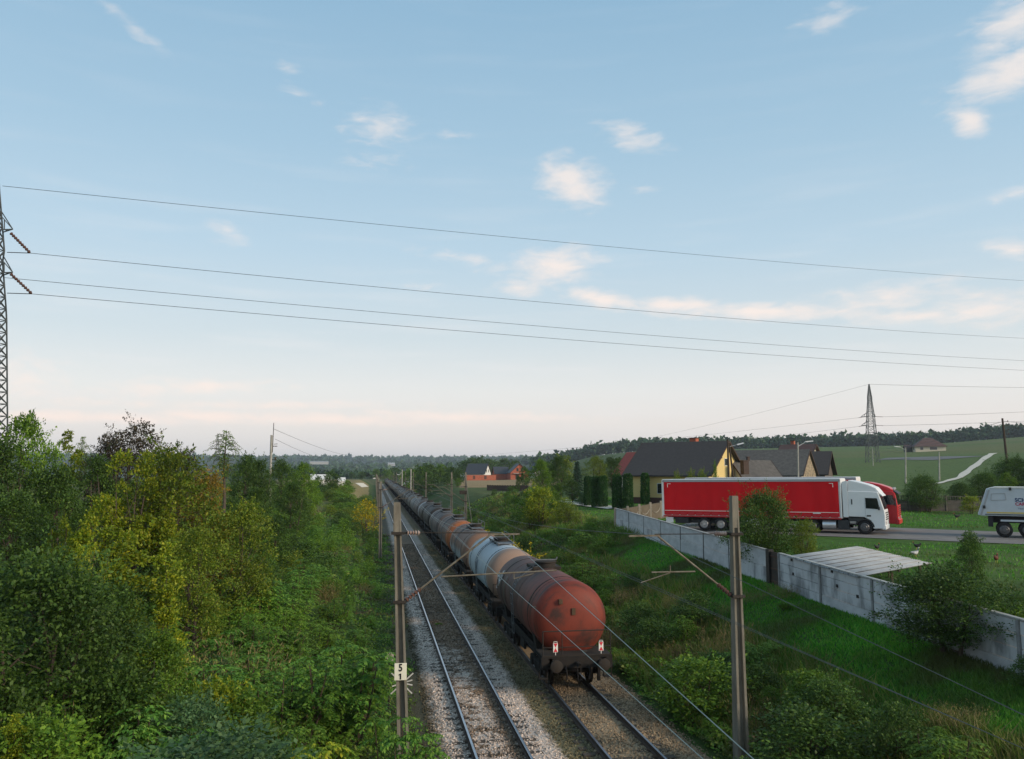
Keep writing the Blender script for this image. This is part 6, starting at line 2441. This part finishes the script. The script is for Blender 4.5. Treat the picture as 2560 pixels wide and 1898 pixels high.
def house(name, label, loc, rz, L, D, hw, rise, wall, roofm, over=.45, gable=None, wins=(), chim=(), plinth=None, hip=False, cat='house', mat_front=None):
    """local x along the ridge (0..L), y depth (0..D), front wall at y=0"""
    t = thing(name, label, cat, loc, rz)
    mb = MB()
    if hip:
        mb.box(0, L, 0, D, -.6, hw)
    else:
        mb.prism([(0, -.6), (D, -.6), (D, hw), (D / 2, hw + rise), (0, hw)], 0, L, 'x')
    wo_ = mb.build('wall', wall, t)
    th_ = .16
    o_ = over
    k = rise / (D / 2)
    rf = MB()
    if hip:
        e = D / 2
        a = [(-o_, -o_, hw - o_ * k), (L + o_, -o_, hw - o_ * k), (L + o_, D + o_, hw - o_ * k), (-o_, D + o_, hw - o_ * k), (e, D / 2, hw + rise + .1), (L - e, D / 2, hw + rise + .1)]
        rf.add(a + [(x, y, z - .02 if i < 4 else z - .3) for i, (x, y, z) in enumerate(a)], [(0, 1, 5, 4), (1, 2, 5), (2, 3, 4, 5), (3, 0, 4), (0, 3, 2, 1)])
        rf.build('roof', roofm, t)
        roof_o = t
    else:
        for sgn in (0, 1):
            rf = MB()
            y0, y1 = (-o_, D / 2) if sgn == 0 else (D + o_, D / 2)
            z0, z1 = hw - o_ * k + .02, hw + rise + .02
            rf.hexa([(-o_, y0, z0), (L + o_, y0, z0), (L + o_, y1, z1), (-o_, y1, z1), (-o_, y0, z0 + th_), (L + o_, y0, z0 + th_), (L + o_, y1, z1 + th_), (-o_, y1, z1 + th_)])
            rf.build('roof_slope', roofm, t)
        for xx in (-o_ - .03, L + o_ + .03):
            bb = MB()
            for y0 in (-o_, D + o_):
                bb.bar((xx, y0, hw - o_ * k + .08), (xx, D / 2, hw + rise + .08), .05, .2)
            bb.build('bargeboard', m_fascia, t)
    if gable is not None:
        MB().prism([(.02, hw), (D - .02, hw), (D / 2, hw + rise - .03)], L + .004, L + .03, 'x').build('gable', gable, t)
    for (face, u, z, w_, h_) in wins:
        f_ = MB()
        if face == 'f':
            f_.box(u - w_ / 2, u + w_ / 2, -.03, .03, z, z + h_)
            g_ = MB().box(u - w_ / 2 + .07, u + w_ / 2 - .07, -.04, -.032, z + .07, z + h_ - .07)
        elif face == 'r':
            f_.box(L - .03, L + .05, u - w_ / 2, u + w_ / 2, z, z + h_)
            g_ = MB().box(L + .052, L + .06, u - w_ / 2 + .07, u + w_ / 2 - .07, z + .07, z + h_ - .07)
        else:
            f_.box(-.05, .03, u - w_ / 2, u + w_ / 2, z, z + h_)
            g_ = MB().box(-.06, -.052, u - w_ / 2 + .07, u + w_ / 2 - .07, z + .07, z + h_ - .07)
        fo = f_.build('window', m_frame, t)
        g_.build('pane', m_win, fo)
    for (cx, cy, cz, s_, m_) in chim:
        ch = MB().box(cx - s_, cx + s_, cy - s_, cy + s_, cz - 1.6, cz).build('chimney', m_, t)
        MB().box(cx - s_ - .06, cx + s_ + .06, cy - s_ - .06, cy + s_ + .06, cz + .002, cz + .1).build('chimney_cap', m_fascia, ch)
    if plinth:
        MB().box(-.03, L + .03, -.03, D + .03, -.6, plinth).build('plinth', m_plinth, t)
    return t


# the yellow house behind the trailer
h_az = radians(138)
hu = Vector((sin(h_az), cos(h_az), 0))
hv = Vector((-hu.y, hu.x, 0))
rzh = atan2(hu.y, hu.x)
HL = 10.9
pr = Vector(onY(1773, 1240, 92))
corner = pr - hu * HL
zb_ = 4.35
hh = house('yellow_house', 'yellow plastered house with a big dark tiled roof behind the trailer', (corner.x, corner.y, zb_), rzh, HL, 9.6, 3.4, 3.75, m_yel_w, m_tile, .55,
           wins=[('f', 2.2, 1.0, .35, .45), ('f', 4.6, .9, 1.0, 1.3), ('f', 7.4, .9, 1.2, 1.3), ('r', 4.8, 4.3, .8, .9), ('r', 2.4, 1.0, 1.1, 1.3)], chim=[(6.4, 5.6, 7.75, .42, m_brick)], plinth=.45)
MB().bar((HL + .05, 3.7, 5.2), (HL + .05, 3.7, 5.75), .05).bar((HL + .05, 3.3, 5.2), (HL + .05, 3.7, 5.2), .05).build('wall_bracket', m_fascia, hh)


def hpos(px, d, base=None):
    q = onY(px, 1180, d)
    return Vector((q[0], q[1], hz(q[0], q[1]) if base is None else base))


# grey roofed houses to the right; each is set out from its front right corner
def house_fr(name, label, px, Y, z, rz, L, D, hw, ztop, *a, **k):
    c_ = onY(px, 1180, Y)
    return house(name, label, (c_[0] - cos(rz) * L, c_[1] - sin(rz) * L, z), rz, L, D, hw, ztop - z - hw, *a, **k)


RZB = radians(-42)
house_fr('grey_roof_barn', 'long barn with a weathered grey roof and a stone gable behind the trucks', 2003, 108, 4.6, RZB, 13, 9, 2.9, 11.0, m_stone, m_tileg, .3, gable=m_stone, cat='barn')
oq = onY(1872, 1180, 94)
house('low_outhouse', 'low white outhouse with a grey sheet roof between the yellow house and the barn', (oq[0], oq[1], 4.3), radians(10), 5.2, 6.4, 2.0, 2.9, m_white_w, m_tileg, .35, chim=[(-.5, .1, 4.9, .36, m_fascia), (2.2, 3.2, 5.4, .15, m_fascia)], cat='outhouse')
house_fr('dark_roof_house', 'house with a steep brown roof rising above the barn', 2018, 132, 5.0, radians(-50), 5.5, 7, 4.6, 12.6, m_cream_w, m_tilew, .5, chim=[(1.5, 4.2, 8.4, .3, m_brick)], wins=[('f', 2, 2.8, 1, 1.2)])
house_fr('dark_roof_house', 'house with a dark gabled roof at the right end of the farm', 2062, 122, 4.7, radians(-40), 5.2, 7, 3.2, 11.1, mat('dark_brown_wall', (.12, .10, .085), .9, var=.3, stretch=(6, 6, .5)), m_tile, .6, wins=[('f', 2, 1, 1, 1.2), ('r', 3.5, 1, 1, 1.2)])  # walls dark brown all over, varied by upright streaks
p = hpos(1535, 172, 4.6)
house('red_roof_house', 'house with a red tiled roof peeking out left of the yellow house', tuple(p), radians(-60), 8, 9, 3.0, 4.4, m_cream_w, m_tiler, .4, chim=[(5, 4, 6.9, .3, m_brick)], wins=[('f', 3, 1, 1, 1.2)])
# hip-roofed bungalow on the slope
q = hit(2287, 1145)
d_ = 400.
q = onY(2290, 1146, 392)
house('hipped_bungalow', 'cream bungalow with a dark hipped roof alone on the green slope', (q[0], q[1], hz(q[0] + 8, q[1]) - .2), radians(-24), 14.5, 11, 3.3, 4.0, m_cream_w, m_tilew, .9, hip=True, cat='bungalow',
      wins=[('f', 3.0, .9, 1.6, 1.6), ('f', 8.6, .9, 3.6, 1.6), ('l', 4, .9, 1.6, 1.6)])
q = onY(2265, 1146, 400)
house('low_outhouse', 'dark low shed left of the hipped bungalow', (q[0], q[1], hz(q[0], q[1]) - .2), radians(-24), 5.5, 5, 2.6, 1.4, m_df, m_tilew, .3, cat='shed')
# white house, unfinished brick house, brick walls
q = onY(1164, 1195, 402)
house('white_house', 'white house with a dark slate roof in the far field', (q[0], q[1], 4.2), radians(4), 9.6, 9.5, 3.0, 4.6, m_white_w, m_tileb, .5, wins=[('r', 3.2, 3.4, 1, 1.5), ('r', 6.2, 3.4, 1, 1.5), ('f', 4, .9, 1.4, 1.3)])
hwh = bpy.data.objects['white_house']
hwh.rotation_euler[2] = radians(-28)
q = onY(1151, 1195, 404)
house('garage', 'low white flat garage left of the white house', (q[0], q[1], 4.2), radians(-10), 3.6, 5, 2.6, .25, m_white_w, m_white_w, .2, cat='garage')
q = onY(1268, 1195, 385)
house('brick_house', 'unfinished red brick house with a dark roof and open window holes', (q[0], q[1], 4.1), radians(-90), 10, 8.4, 3.6, 3.9, m_brick, m_tileb, .5,
      wins=[], cat='house')
hb = bpy.data.objects['brick_house']
# its gable end faces the railway: local +x points to the camera
for (u, z, w_, h_) in ((3.2, 4.0, 1.0, 1.5), (5.2, 4.0, 1.0, 1.5), (3.0, .4, 1.5, 2.2), (5.6, .4, 1.5, 2.2)):
    w__ = MB().box(9.9, 10.05, u - w_ / 2, u + w_ / 2, z, z + h_).build('window', m_plinth, hb)
    MB().box(10.052, 10.06, u - w_ / 2 + .1, u + w_ / 2 - .1, z + .1, z + h_ - .1).build('opening', m_ink, w__)
MB().box(10.0, 11.1, 1.2, 7.2, 3.0, 3.25).build('balcony_slab', mat('raw_concrete', (.36, .34, .31), .9), hb)
q = onY(1238, 1195, 386)
house('brick_wing', 'low dark roofed wing of the unfinished brick house', (q[0], q[1], 4.1), radians(2), 6.5, 8, 3.1, 3.0, m_brick, m_tileb, .4, cat='house')
q0 = onY(1166, 1196, 372)
q1 = onY(1240, 1196, 372)
bw = thing('brick_wall', 'raw red brick wall of an unfinished ground floor in the far field', 'wall', (q0[0], q0[1], 4.0))
MB().box(0, q1[0] - q0[0], 0, .4, -.4, 2.5).box(0, .4, .42, 8, -.4, 2.5).box(5, 5.4, .42, 8, -.4, 2.5).build('brickwork', m_brick, bw)
MB().box(3, 4, -.02, -.003, .6, 2.2).box(8, 9.2, -.02, -.003, .6, 2.2).build('opening', m_plinth, bw)
q = onY(1318, 1195, 410)
house('white_house', 'white gabled house half hidden behind the willow-like tree', (q[0], q[1], 4.4), radians(-75), 9, 8.5, 3.6, 4.6, m_white_w, m_tileb, .5, wins=[('r', 3, 4, 1, 1.2)])
# white buildings far left
q = onY(777, 1212, 205)
lb = house('white_shed', 'white low building behind the trees left of the railway', (q[0], q[1], hz(q[0], q[1])), radians(5), 4.6, 7, 2.4, 1.2, m_white_w, m_white_w, .2, cat='building')
q = onY(846, 1210, 210)
house('white_shed', 'small white building right of the round dark tree', (q[0], q[1], hz(q[0], q[1])), radians(5), 1.6, 4, 2.0, .8, m_white_w, m_white_w, .2, cat='building')
q = onY(775, 1156, 1500)
house('warehouse', 'long pale warehouse on the far hillside', (q[0], q[1], q[2] - 3), radians(8), 32, 20, 4.0, 1.0, m_gap, m_gap, .2, cat='warehouse')
q = onY(970, 1160, 1900)
house('warehouse', 'white farm buildings far across the valley', (q[0], q[1], q[2] - 4), radians(4), 16, 14, 4, 3, m_gap, m_gap, .3, cat='building')
q = onY(926, 1170, 900)
house('white_shed', 'pale shed in the valley straight above the railway', (q[0], q[1], hz(q[0], q[1]) + 0), radians(4), 6.5, 6, 3.0, 1.5, m_white_w, m_gap, .3, cat='building')

# brown wooden fence in the far garden
a0, a1 = np.array(hit(1218, 1226)[:2]), np.array(hit(1322, 1228)[:2])
wf = thing('wooden_fence', 'brown wooden board fence in front of the stubble field', 'fence', (a0[0], a0[1], hz(*a0)))
L = np.linalg.norm(a1 - a0)
n_ = int(L / .32)
bd_ = MB().box(-.14, .14, -.015, .015, 0, 1.2).mesh('board', mat('fence_board_brown', (.075, .05, .038), .9, var=.4))
for k in range(n_):
    p = a0 + (a1 - a0) * k / n_
    o = link_mesh('board', bd_, wf, (p[0] - a0[0], p[1] - a0[1], hz(*p) - hz(*a0)))
    o.rotation_euler = (0, 0, atan2(*(a1 - a0)[::-1]))
    o.scale = (1, 1, 1 + .05 * sin(k * 1.7))

# ------------------------------------------------------------------ pylons and power lines
m_pyl = mat('pylon_galvanised', (.11, .12, .12), .6, .5, var=.25, scale=.5)


def make_pylon(t, Ht, base, waist_z, waist, arms, r):
    """square lattice tower; arms: (z, reach left, reach right)"""
    lv = [0]
    z = 0
    half = lambda z: (base + (waist - base) * z / waist_z if z < waist_z else waist * (1 - .45 * (z - waist_z) / (Ht * .80 - waist_z)) if z < Ht * .80 else waist * .55 * (1 - (z - Ht * .80) / (Ht * .20)) + .12)
    while z < Ht - .6:
        z += max(.9, half(z) * 1.55)
        lv.append(min(z, Ht))
    if lv[-1] < Ht:
        lv.append(Ht)
    legs, br = MB(), MB()
    cn = lambda k, z: ((-1, 1, 1, -1)[k] * half(z), (-1, -1, 1, 1)[k] * half(z), z)
    for a, b_ in zip(lv[:-1], lv[1:]):
        for k in range(4):
            legs.bar(cn(k, a), cn(k, b_), r * 1.5)
            br.bar(cn(k, a), cn((k + 1) % 4, b_), r)
            br.bar(cn((k + 1) % 4, a), cn(k, b_), r)
            br.bar(cn(k, b_), cn((k + 1) % 4, b_), r)
    legs.build('tower_leg', m_pyl, t)
    br.build('lattice', m_pyl, t)
    for (z, l_, r_) in arms:
        am = MB()
        for s, ext in ((-1, l_), (1, r_)):
            if not ext:
                continue
            h_ = half(z)
            e = (s * ext, 0, z)
            for y in (-h_, h_):
                am.bar((s * h_, y, z), e, r * 1.2).bar((s * half(z + 1.6), y * .9, z + 1.6), e, r)
            am.bar((s * (h_ + ext) / 2, -h_ / 2, z), (s * (h_ + ext) / 2, h_ / 2, z), r).bar((s * (h_ + ext) / 2, -h_ / 2, z), (s * (h_ + ext) / 2, -h_ / 2, z + .8), r)
        am.build('cross_arm', m_pyl, t)


def string(mb, p, q, n=9, r=.13):
    p, q = Vector(p), Vector(q)
    for k in range(n):
        mb.tube(p.lerp(q, (k + .2) / n), p.lerp(q, (k + .75) / n), r, 8, r * .5)
    mb.tube(p, q, .035, 5)


pq = onY(-2, 1180, 66)
pz = hz(pq[0], pq[1])
Hp = onY(0, 452, 66)[2] - pz
py_ = thing('lattice_pylon', 'tall lattice pylon at the left picture edge', 'pylon', (pq[0], pq[1], pz), 0)
PM = Matrix.Rotation(radians(-3.7), 3, Vector((_F[0], _F[1], 0)).normalized()) @ Matrix.Rotation(radians(-22), 3, 'Z')
py_.rotation_euler = PM.to_euler()
zz1, zz2 = onY(0, 576, 66)[2] - pz, onY(0, 684, 66)[2] - pz
make_pylon(py_, Hp, .62, Hp * .62, .50, [(zz1, 2.4, 1.5), (zz2, 2.4, 1.5)], .055)
ins = []
for (px0, py0, px1, py1) in ((27, 583, 76, 633), (27, 685, 80, 735)):
    a, b_ = onY(px0, py0, 65), onY(px1, py1, 64.5)
    mb = MB()
    q_ = lambda v: PM.inverted() @ (Vector(v) - Vector((pq[0], pq[1], pz)))
    string(mb, q_(a), q_(b_))
    mb.build('insulator_string', m_insd, py_)
DR = 128.
for (px0, py0, Y0_, px1, py1, lab) in [(6, 465, 66, 2560, 702, 'topmost high voltage line crossing the sky'), (76, 633, 64.5, 2560, 846, 'second high voltage line from the top'),
                                      (8, 694, 67.5, 2560, 902, 'third high voltage line from the top'), (80, 735, 64.5, 2560, 926, 'lowest high voltage line crossing the sky')]:
    a = Vector(onY(px0, py0, Y0_))
    b_ = Vector(onY(px1, py1, DR))
    e = a + (b_ - a) * 1.7
    s_ = {465: 1.6, 633: 1.9, 694: 1.8, 735: 1.6}[py0]
    # sag curve through both points
    f = lambda t: a.lerp(e, t) - Vector((0, 0, s_ * 4 * (t * (1 - t)) - s_ * 4 * (1 / 1.7) * (1 - 1 / 1.7) * t * 1.7))
    wire('power_line', lab, 'power line', [f(k / 24) for k in range(25)], .019, m_wired, 'high voltage lines from the left pylon')
    if py0 in (633, 735):
        k0 = Vector(onY(18, {633: 631, 735: 733}[py0], 66.5))
        wire('jumper_wire', 'short jumper wire at the ' + ('upper' if py0 == 633 else 'lower') + ' arm of the left pylon', 'wire', [k0, k0.lerp(a, .5), a], .03, m_wired)
q = onY(2183, 1180, 292)
z_ = hz(q[0], q[1])
Hq = onY(2183, 961, 292)[2] - z_
p2 = thing('lattice_pylon', 'grey lattice pylon standing on the green slope to the right', 'pylon', (q[0], q[1], z_), radians(-15))
za1, za2 = onY(0, 1016, 292)[2] - z_, onY(0, 1042, 292)[2] - z_
make_pylon(p2, Hq, 2.1, Hq * .60, 1.15, [(za1, 3.6, 1.8), (za2, 3.6, 1.8)], .11)
mb = MB()
for z, s in ((za1, -1), (za2, -1), (za1, 1), (za2, 1)):
    string(mb, (s * 1.8, 0, z), (s * 4.6, 0, z - (.4 if s < 0 else .1)), 6, .16)
mb.build('insulator_string', m_insd, p2)
for (xa, za, px1, py1, Y1, lab) in [(-4.6, za1 - .4, 1120, 1143, 560, 'thin line from the right pylon down to the left, upper'), (-4.6, za2 - .4, 1300, 1150, 560, 'thin line from the right pylon down to the left, lower'),
                                   (4.6, za1 - .1, 2700, 1023, 300, 'line leaving the right pylon to the right, middle'), (4.6, za2 - .1, 2700, 1047, 300, 'line leaving the right pylon to the right, lower'), (0, Hq, 2700, 970, 300, 'line leaving the right pylon top to the right'), (0, Hq, 1500, 1120, 560, 'faint line from the right pylon top to the left')]:
    a = Matrix.Rotation(radians(-15), 3, 'Z') @ Vector((xa, 0, za)) + Vector((q[0], q[1], z_))
    e = Vector(onY(px1, py1, Y1))
    wire('power_line', lab, 'power line', sag(a, e, 1.5 if Y1 > 400 else .3, 14), .032 if Y1 > 400 else .042, m_wired, 'lines of the right pylon')
q = onY(541, 1180, 640)
p3 = thing('lattice_pylon', 'tiny lattice pylon far away behind the weeping birch', 'pylon', (q[0], q[1], hz(q[0], q[1])), radians(10))
make_pylon(p3, onY(541, 1084, 640)[2] - hz(q[0], q[1]), 3.0, 20, 1.2, [(24, 5, 5)], .16)

# ------------------------------------------------------------------ poles and street lamps
m_pole = mat('pole_pale_concrete', (.36, .35, .31), .9, c2=(.26, .25, .22), scale=2)
m_polew = mat('pole_wood_tarred', (.07, .05, .036), .9, var=.35, scale=3)
m_lampm = mat('lamp_head_grey', (.5, .51, .52), .4)


def pole(name, label, px, ptop, Y, m, r=.13, lamp=None, extra=None, lean=0., cat='pole', square=False):
    q = onY(px, ptop, Y)
    z = hz(q[0], q[1])
    t = thing(name, label, cat, (q[0], q[1], z))
    h = q[2] - z
    if square:
        MB().bar((0, 0, -.5), (lean * h, 0, h), r * 2, r * 1.7).build('post', m, t)
    else:
        MB().tube((0, 0, -.5), (lean * h, 0, h), r, 10, r * .62).build('post', m, t, smooth=40)
    if lamp:
        dx, dz = lamp
        MB().tube((lean * h, 0, h - .5), (lean * h + dx * .6, 0, h + dz), .035, 6).build('arm', m_lampm, t)
        x0 = lean * h + dx * .55
        MB().hexa([(x0, -.13, h + dz - .04), (x0 + dx * .6, -.15, h + dz + .06), (x0 + dx * .6, .15, h + dz + .06), (x0, .13, h + dz - .04), (x0, -.08, h + dz + .08), (x0 + dx * .6, -.08, h + dz + .18), (x0 + dx * .6, .08, h + dz + .18), (x0, .08, h + dz + .08)]).build('lamp_head', m_lampm, t)
    if extra:
        extra(t, h)
    return t


def transformer(t, h):
    mb = MB().tube((.18, 0, h - 2.2), (.22, 0, h + 1.55), .045, 6)
    mb.build('mast_extension', m_iron, t)
    for z in (h - 1.4, h - 3.1):
        mb = MB().bar((-.15, 0, z), (.75, 0, z), .09).bar((.3, 0, z + .25), (.75, 0, z + .3), .06)
        mb.build('cross_arm', m_iron, t)
    MB().lathe([(0, .10), (.3, .10)], (.55, 0, h - 3.05), 'z', 10).lathe([(0, .08), (.25, .08)], (.3, 0, h - 4.6), 'z', 10).build('insulator', m_insd, t)


pole('utility_pole', 'concrete utility pole with a bare extension standing in the trees left', 679, 1088, 108, m_pole, .22, extra=transformer, lean=0)
q = onY(681, 1070, 108)
for (p1, p2_, lab) in (((683, 1072, 108), (905, 1140, 330), 'upper thin wire from the left utility pole'), ((688, 1098, 108), (850, 1148, 330), 'lower thin wire from the left utility pole')):
    wire('thin_wire', lab, 'wire', sag(onY(*p1), onY(*p2_), 1.2, 10), .022, m_wired)
ap = pole('utility_pole', 'tarred wooden pole with a lamp in front of the yellow gable', 1819, 1098, 88, m_polew, .16, lamp=None, lean=0, square=False)
hq_ = onY(1819, 1098, 88)
MB().tube((1.15, .5, -.5), (.15, 0, hq_[2] - hz(hq_[0], hq_[1]) - .4), .14, 8, .1).build('brace_post', m_polew, ap)
hA = hq_[2] - hz(hq_[0], hq_[1])
MB().tube((0, 0, hA - .9), (1.1, -.2, hA - .6), .03, 6).build('arm', m_lampm, ap)
MB().hexa([(1.0, -.35, hA - .7), (1.75, -.4, hA - .5), (1.75, -.1, hA - .5), (1.0, -.05, hA - .7), (1.0, -.28, hA - .55), (1.75, -.3, hA - .38), (1.75, -.18, hA - .38), (1.0, -.12, hA - .55)]).build('lamp_head', m_lampm, ap)
pole('street_lamp', 'slanting pale concrete lamp post in front of the barn', 1990, 1106, 92, m_pole, .13, lamp=(1.7, .05), cat='street lamp', lean=.03)
pole('street_lamp', 'white concrete lamp post left one on the green slope', 2259, 1119, 170, m_pole, .20, lamp=(-2.4, .1), cat='street lamp', lean=.06)
pole('street_lamp', 'white concrete lamp post right one in front of the bungalow', 2344, 1131, 172, m_pole, .20, lamp=None, cat='street lamp', lean=.06)
pole('street_lamp', 'small pale lamp post beside the pylon foot', 2181, 1120, 270, m_pole, .16, cat='street lamp')


def crossarms(t, h):
    for k, z in enumerate((h - .5, h - 1.2, h - 1.9, h - 2.6)):
        MB().bar((-.45, 0, z), (.45, 0, z), .06).build('cross_arm', m_iron, t)
        i_ = MB()
        for x in (-.42, .42):
            i_.lathe([(0, .05), (.08, .07), (.16, .05)], (x, 0, z + .03), 'z', 8)
        i_.build('insulator', m_insd, t)


tp = pole('utility_pole', 'dark utility pole with stacked insulators at the right edge', 2513, 1046, 118, m_polew, .24, extra=crossarms, lean=-.045, cat='pole')
for i, (py0, py1) in enumerate(((1054, 1052), (1060, 1066), (1068, 1075))):
    wire('thin_wire', ['upper', 'middle', 'lower'][i] + ' service wire running right from the insulator pole', 'wire', sag(onY(2517, py0, 118), onY(2760, py1 + 10, 118), .3, 8), .025, m_wired)
    wire('thin_wire', ['upper', 'middle', 'lower'][i] + ' service wire running left from the insulator pole', 'wire', sag(onY(2509, py0, 118), onY(2200, 1115 + i * 8, 330), .8, 8), .03, m_wired)
pole('street_lamp', 'white lamp post left one beside the far road bend', 1005.5, 1174, 232, m_pole, .22, lamp=(-1.2, -1.5), cat='street lamp')
pole('street_lamp', 'white lamp post right one beside the far road bend', 1027.5, 1172, 196, m_pole, .22, cat='street lamp')
# low wooden stakes and a gate post on the far left
for i in range(0):
    pass

# ------------------------------------------------------------------ the air between here and the far hills
hzm = bpy.data.materials.new('haze_air')
hzm.use_nodes = True
hzm.node_tree.nodes.clear()
ho = hzm.node_tree.nodes.new('ShaderNodeOutputMaterial')
hv_ = hzm.node_tree.nodes.new('ShaderNodeVolumePrincipled')
hv_.inputs['Color'].default_value = (.78, .88, 1.0, 1)
hv_.inputs['Density'].default_value = 0.00011
hv_.inputs['Anisotropy'].default_value = 0.1
hzm.node_tree.links.new(hv_.outputs[0], ho.inputs['Volume'])
HB = MB().box(gx[0] - 40, gx[-1] + 40, -130, gy[-1] + 40, -12, 122)
tag(HB.build('haze', hzm), 'thin bluish evening haze over the valley', 'haze', kind='stuff')
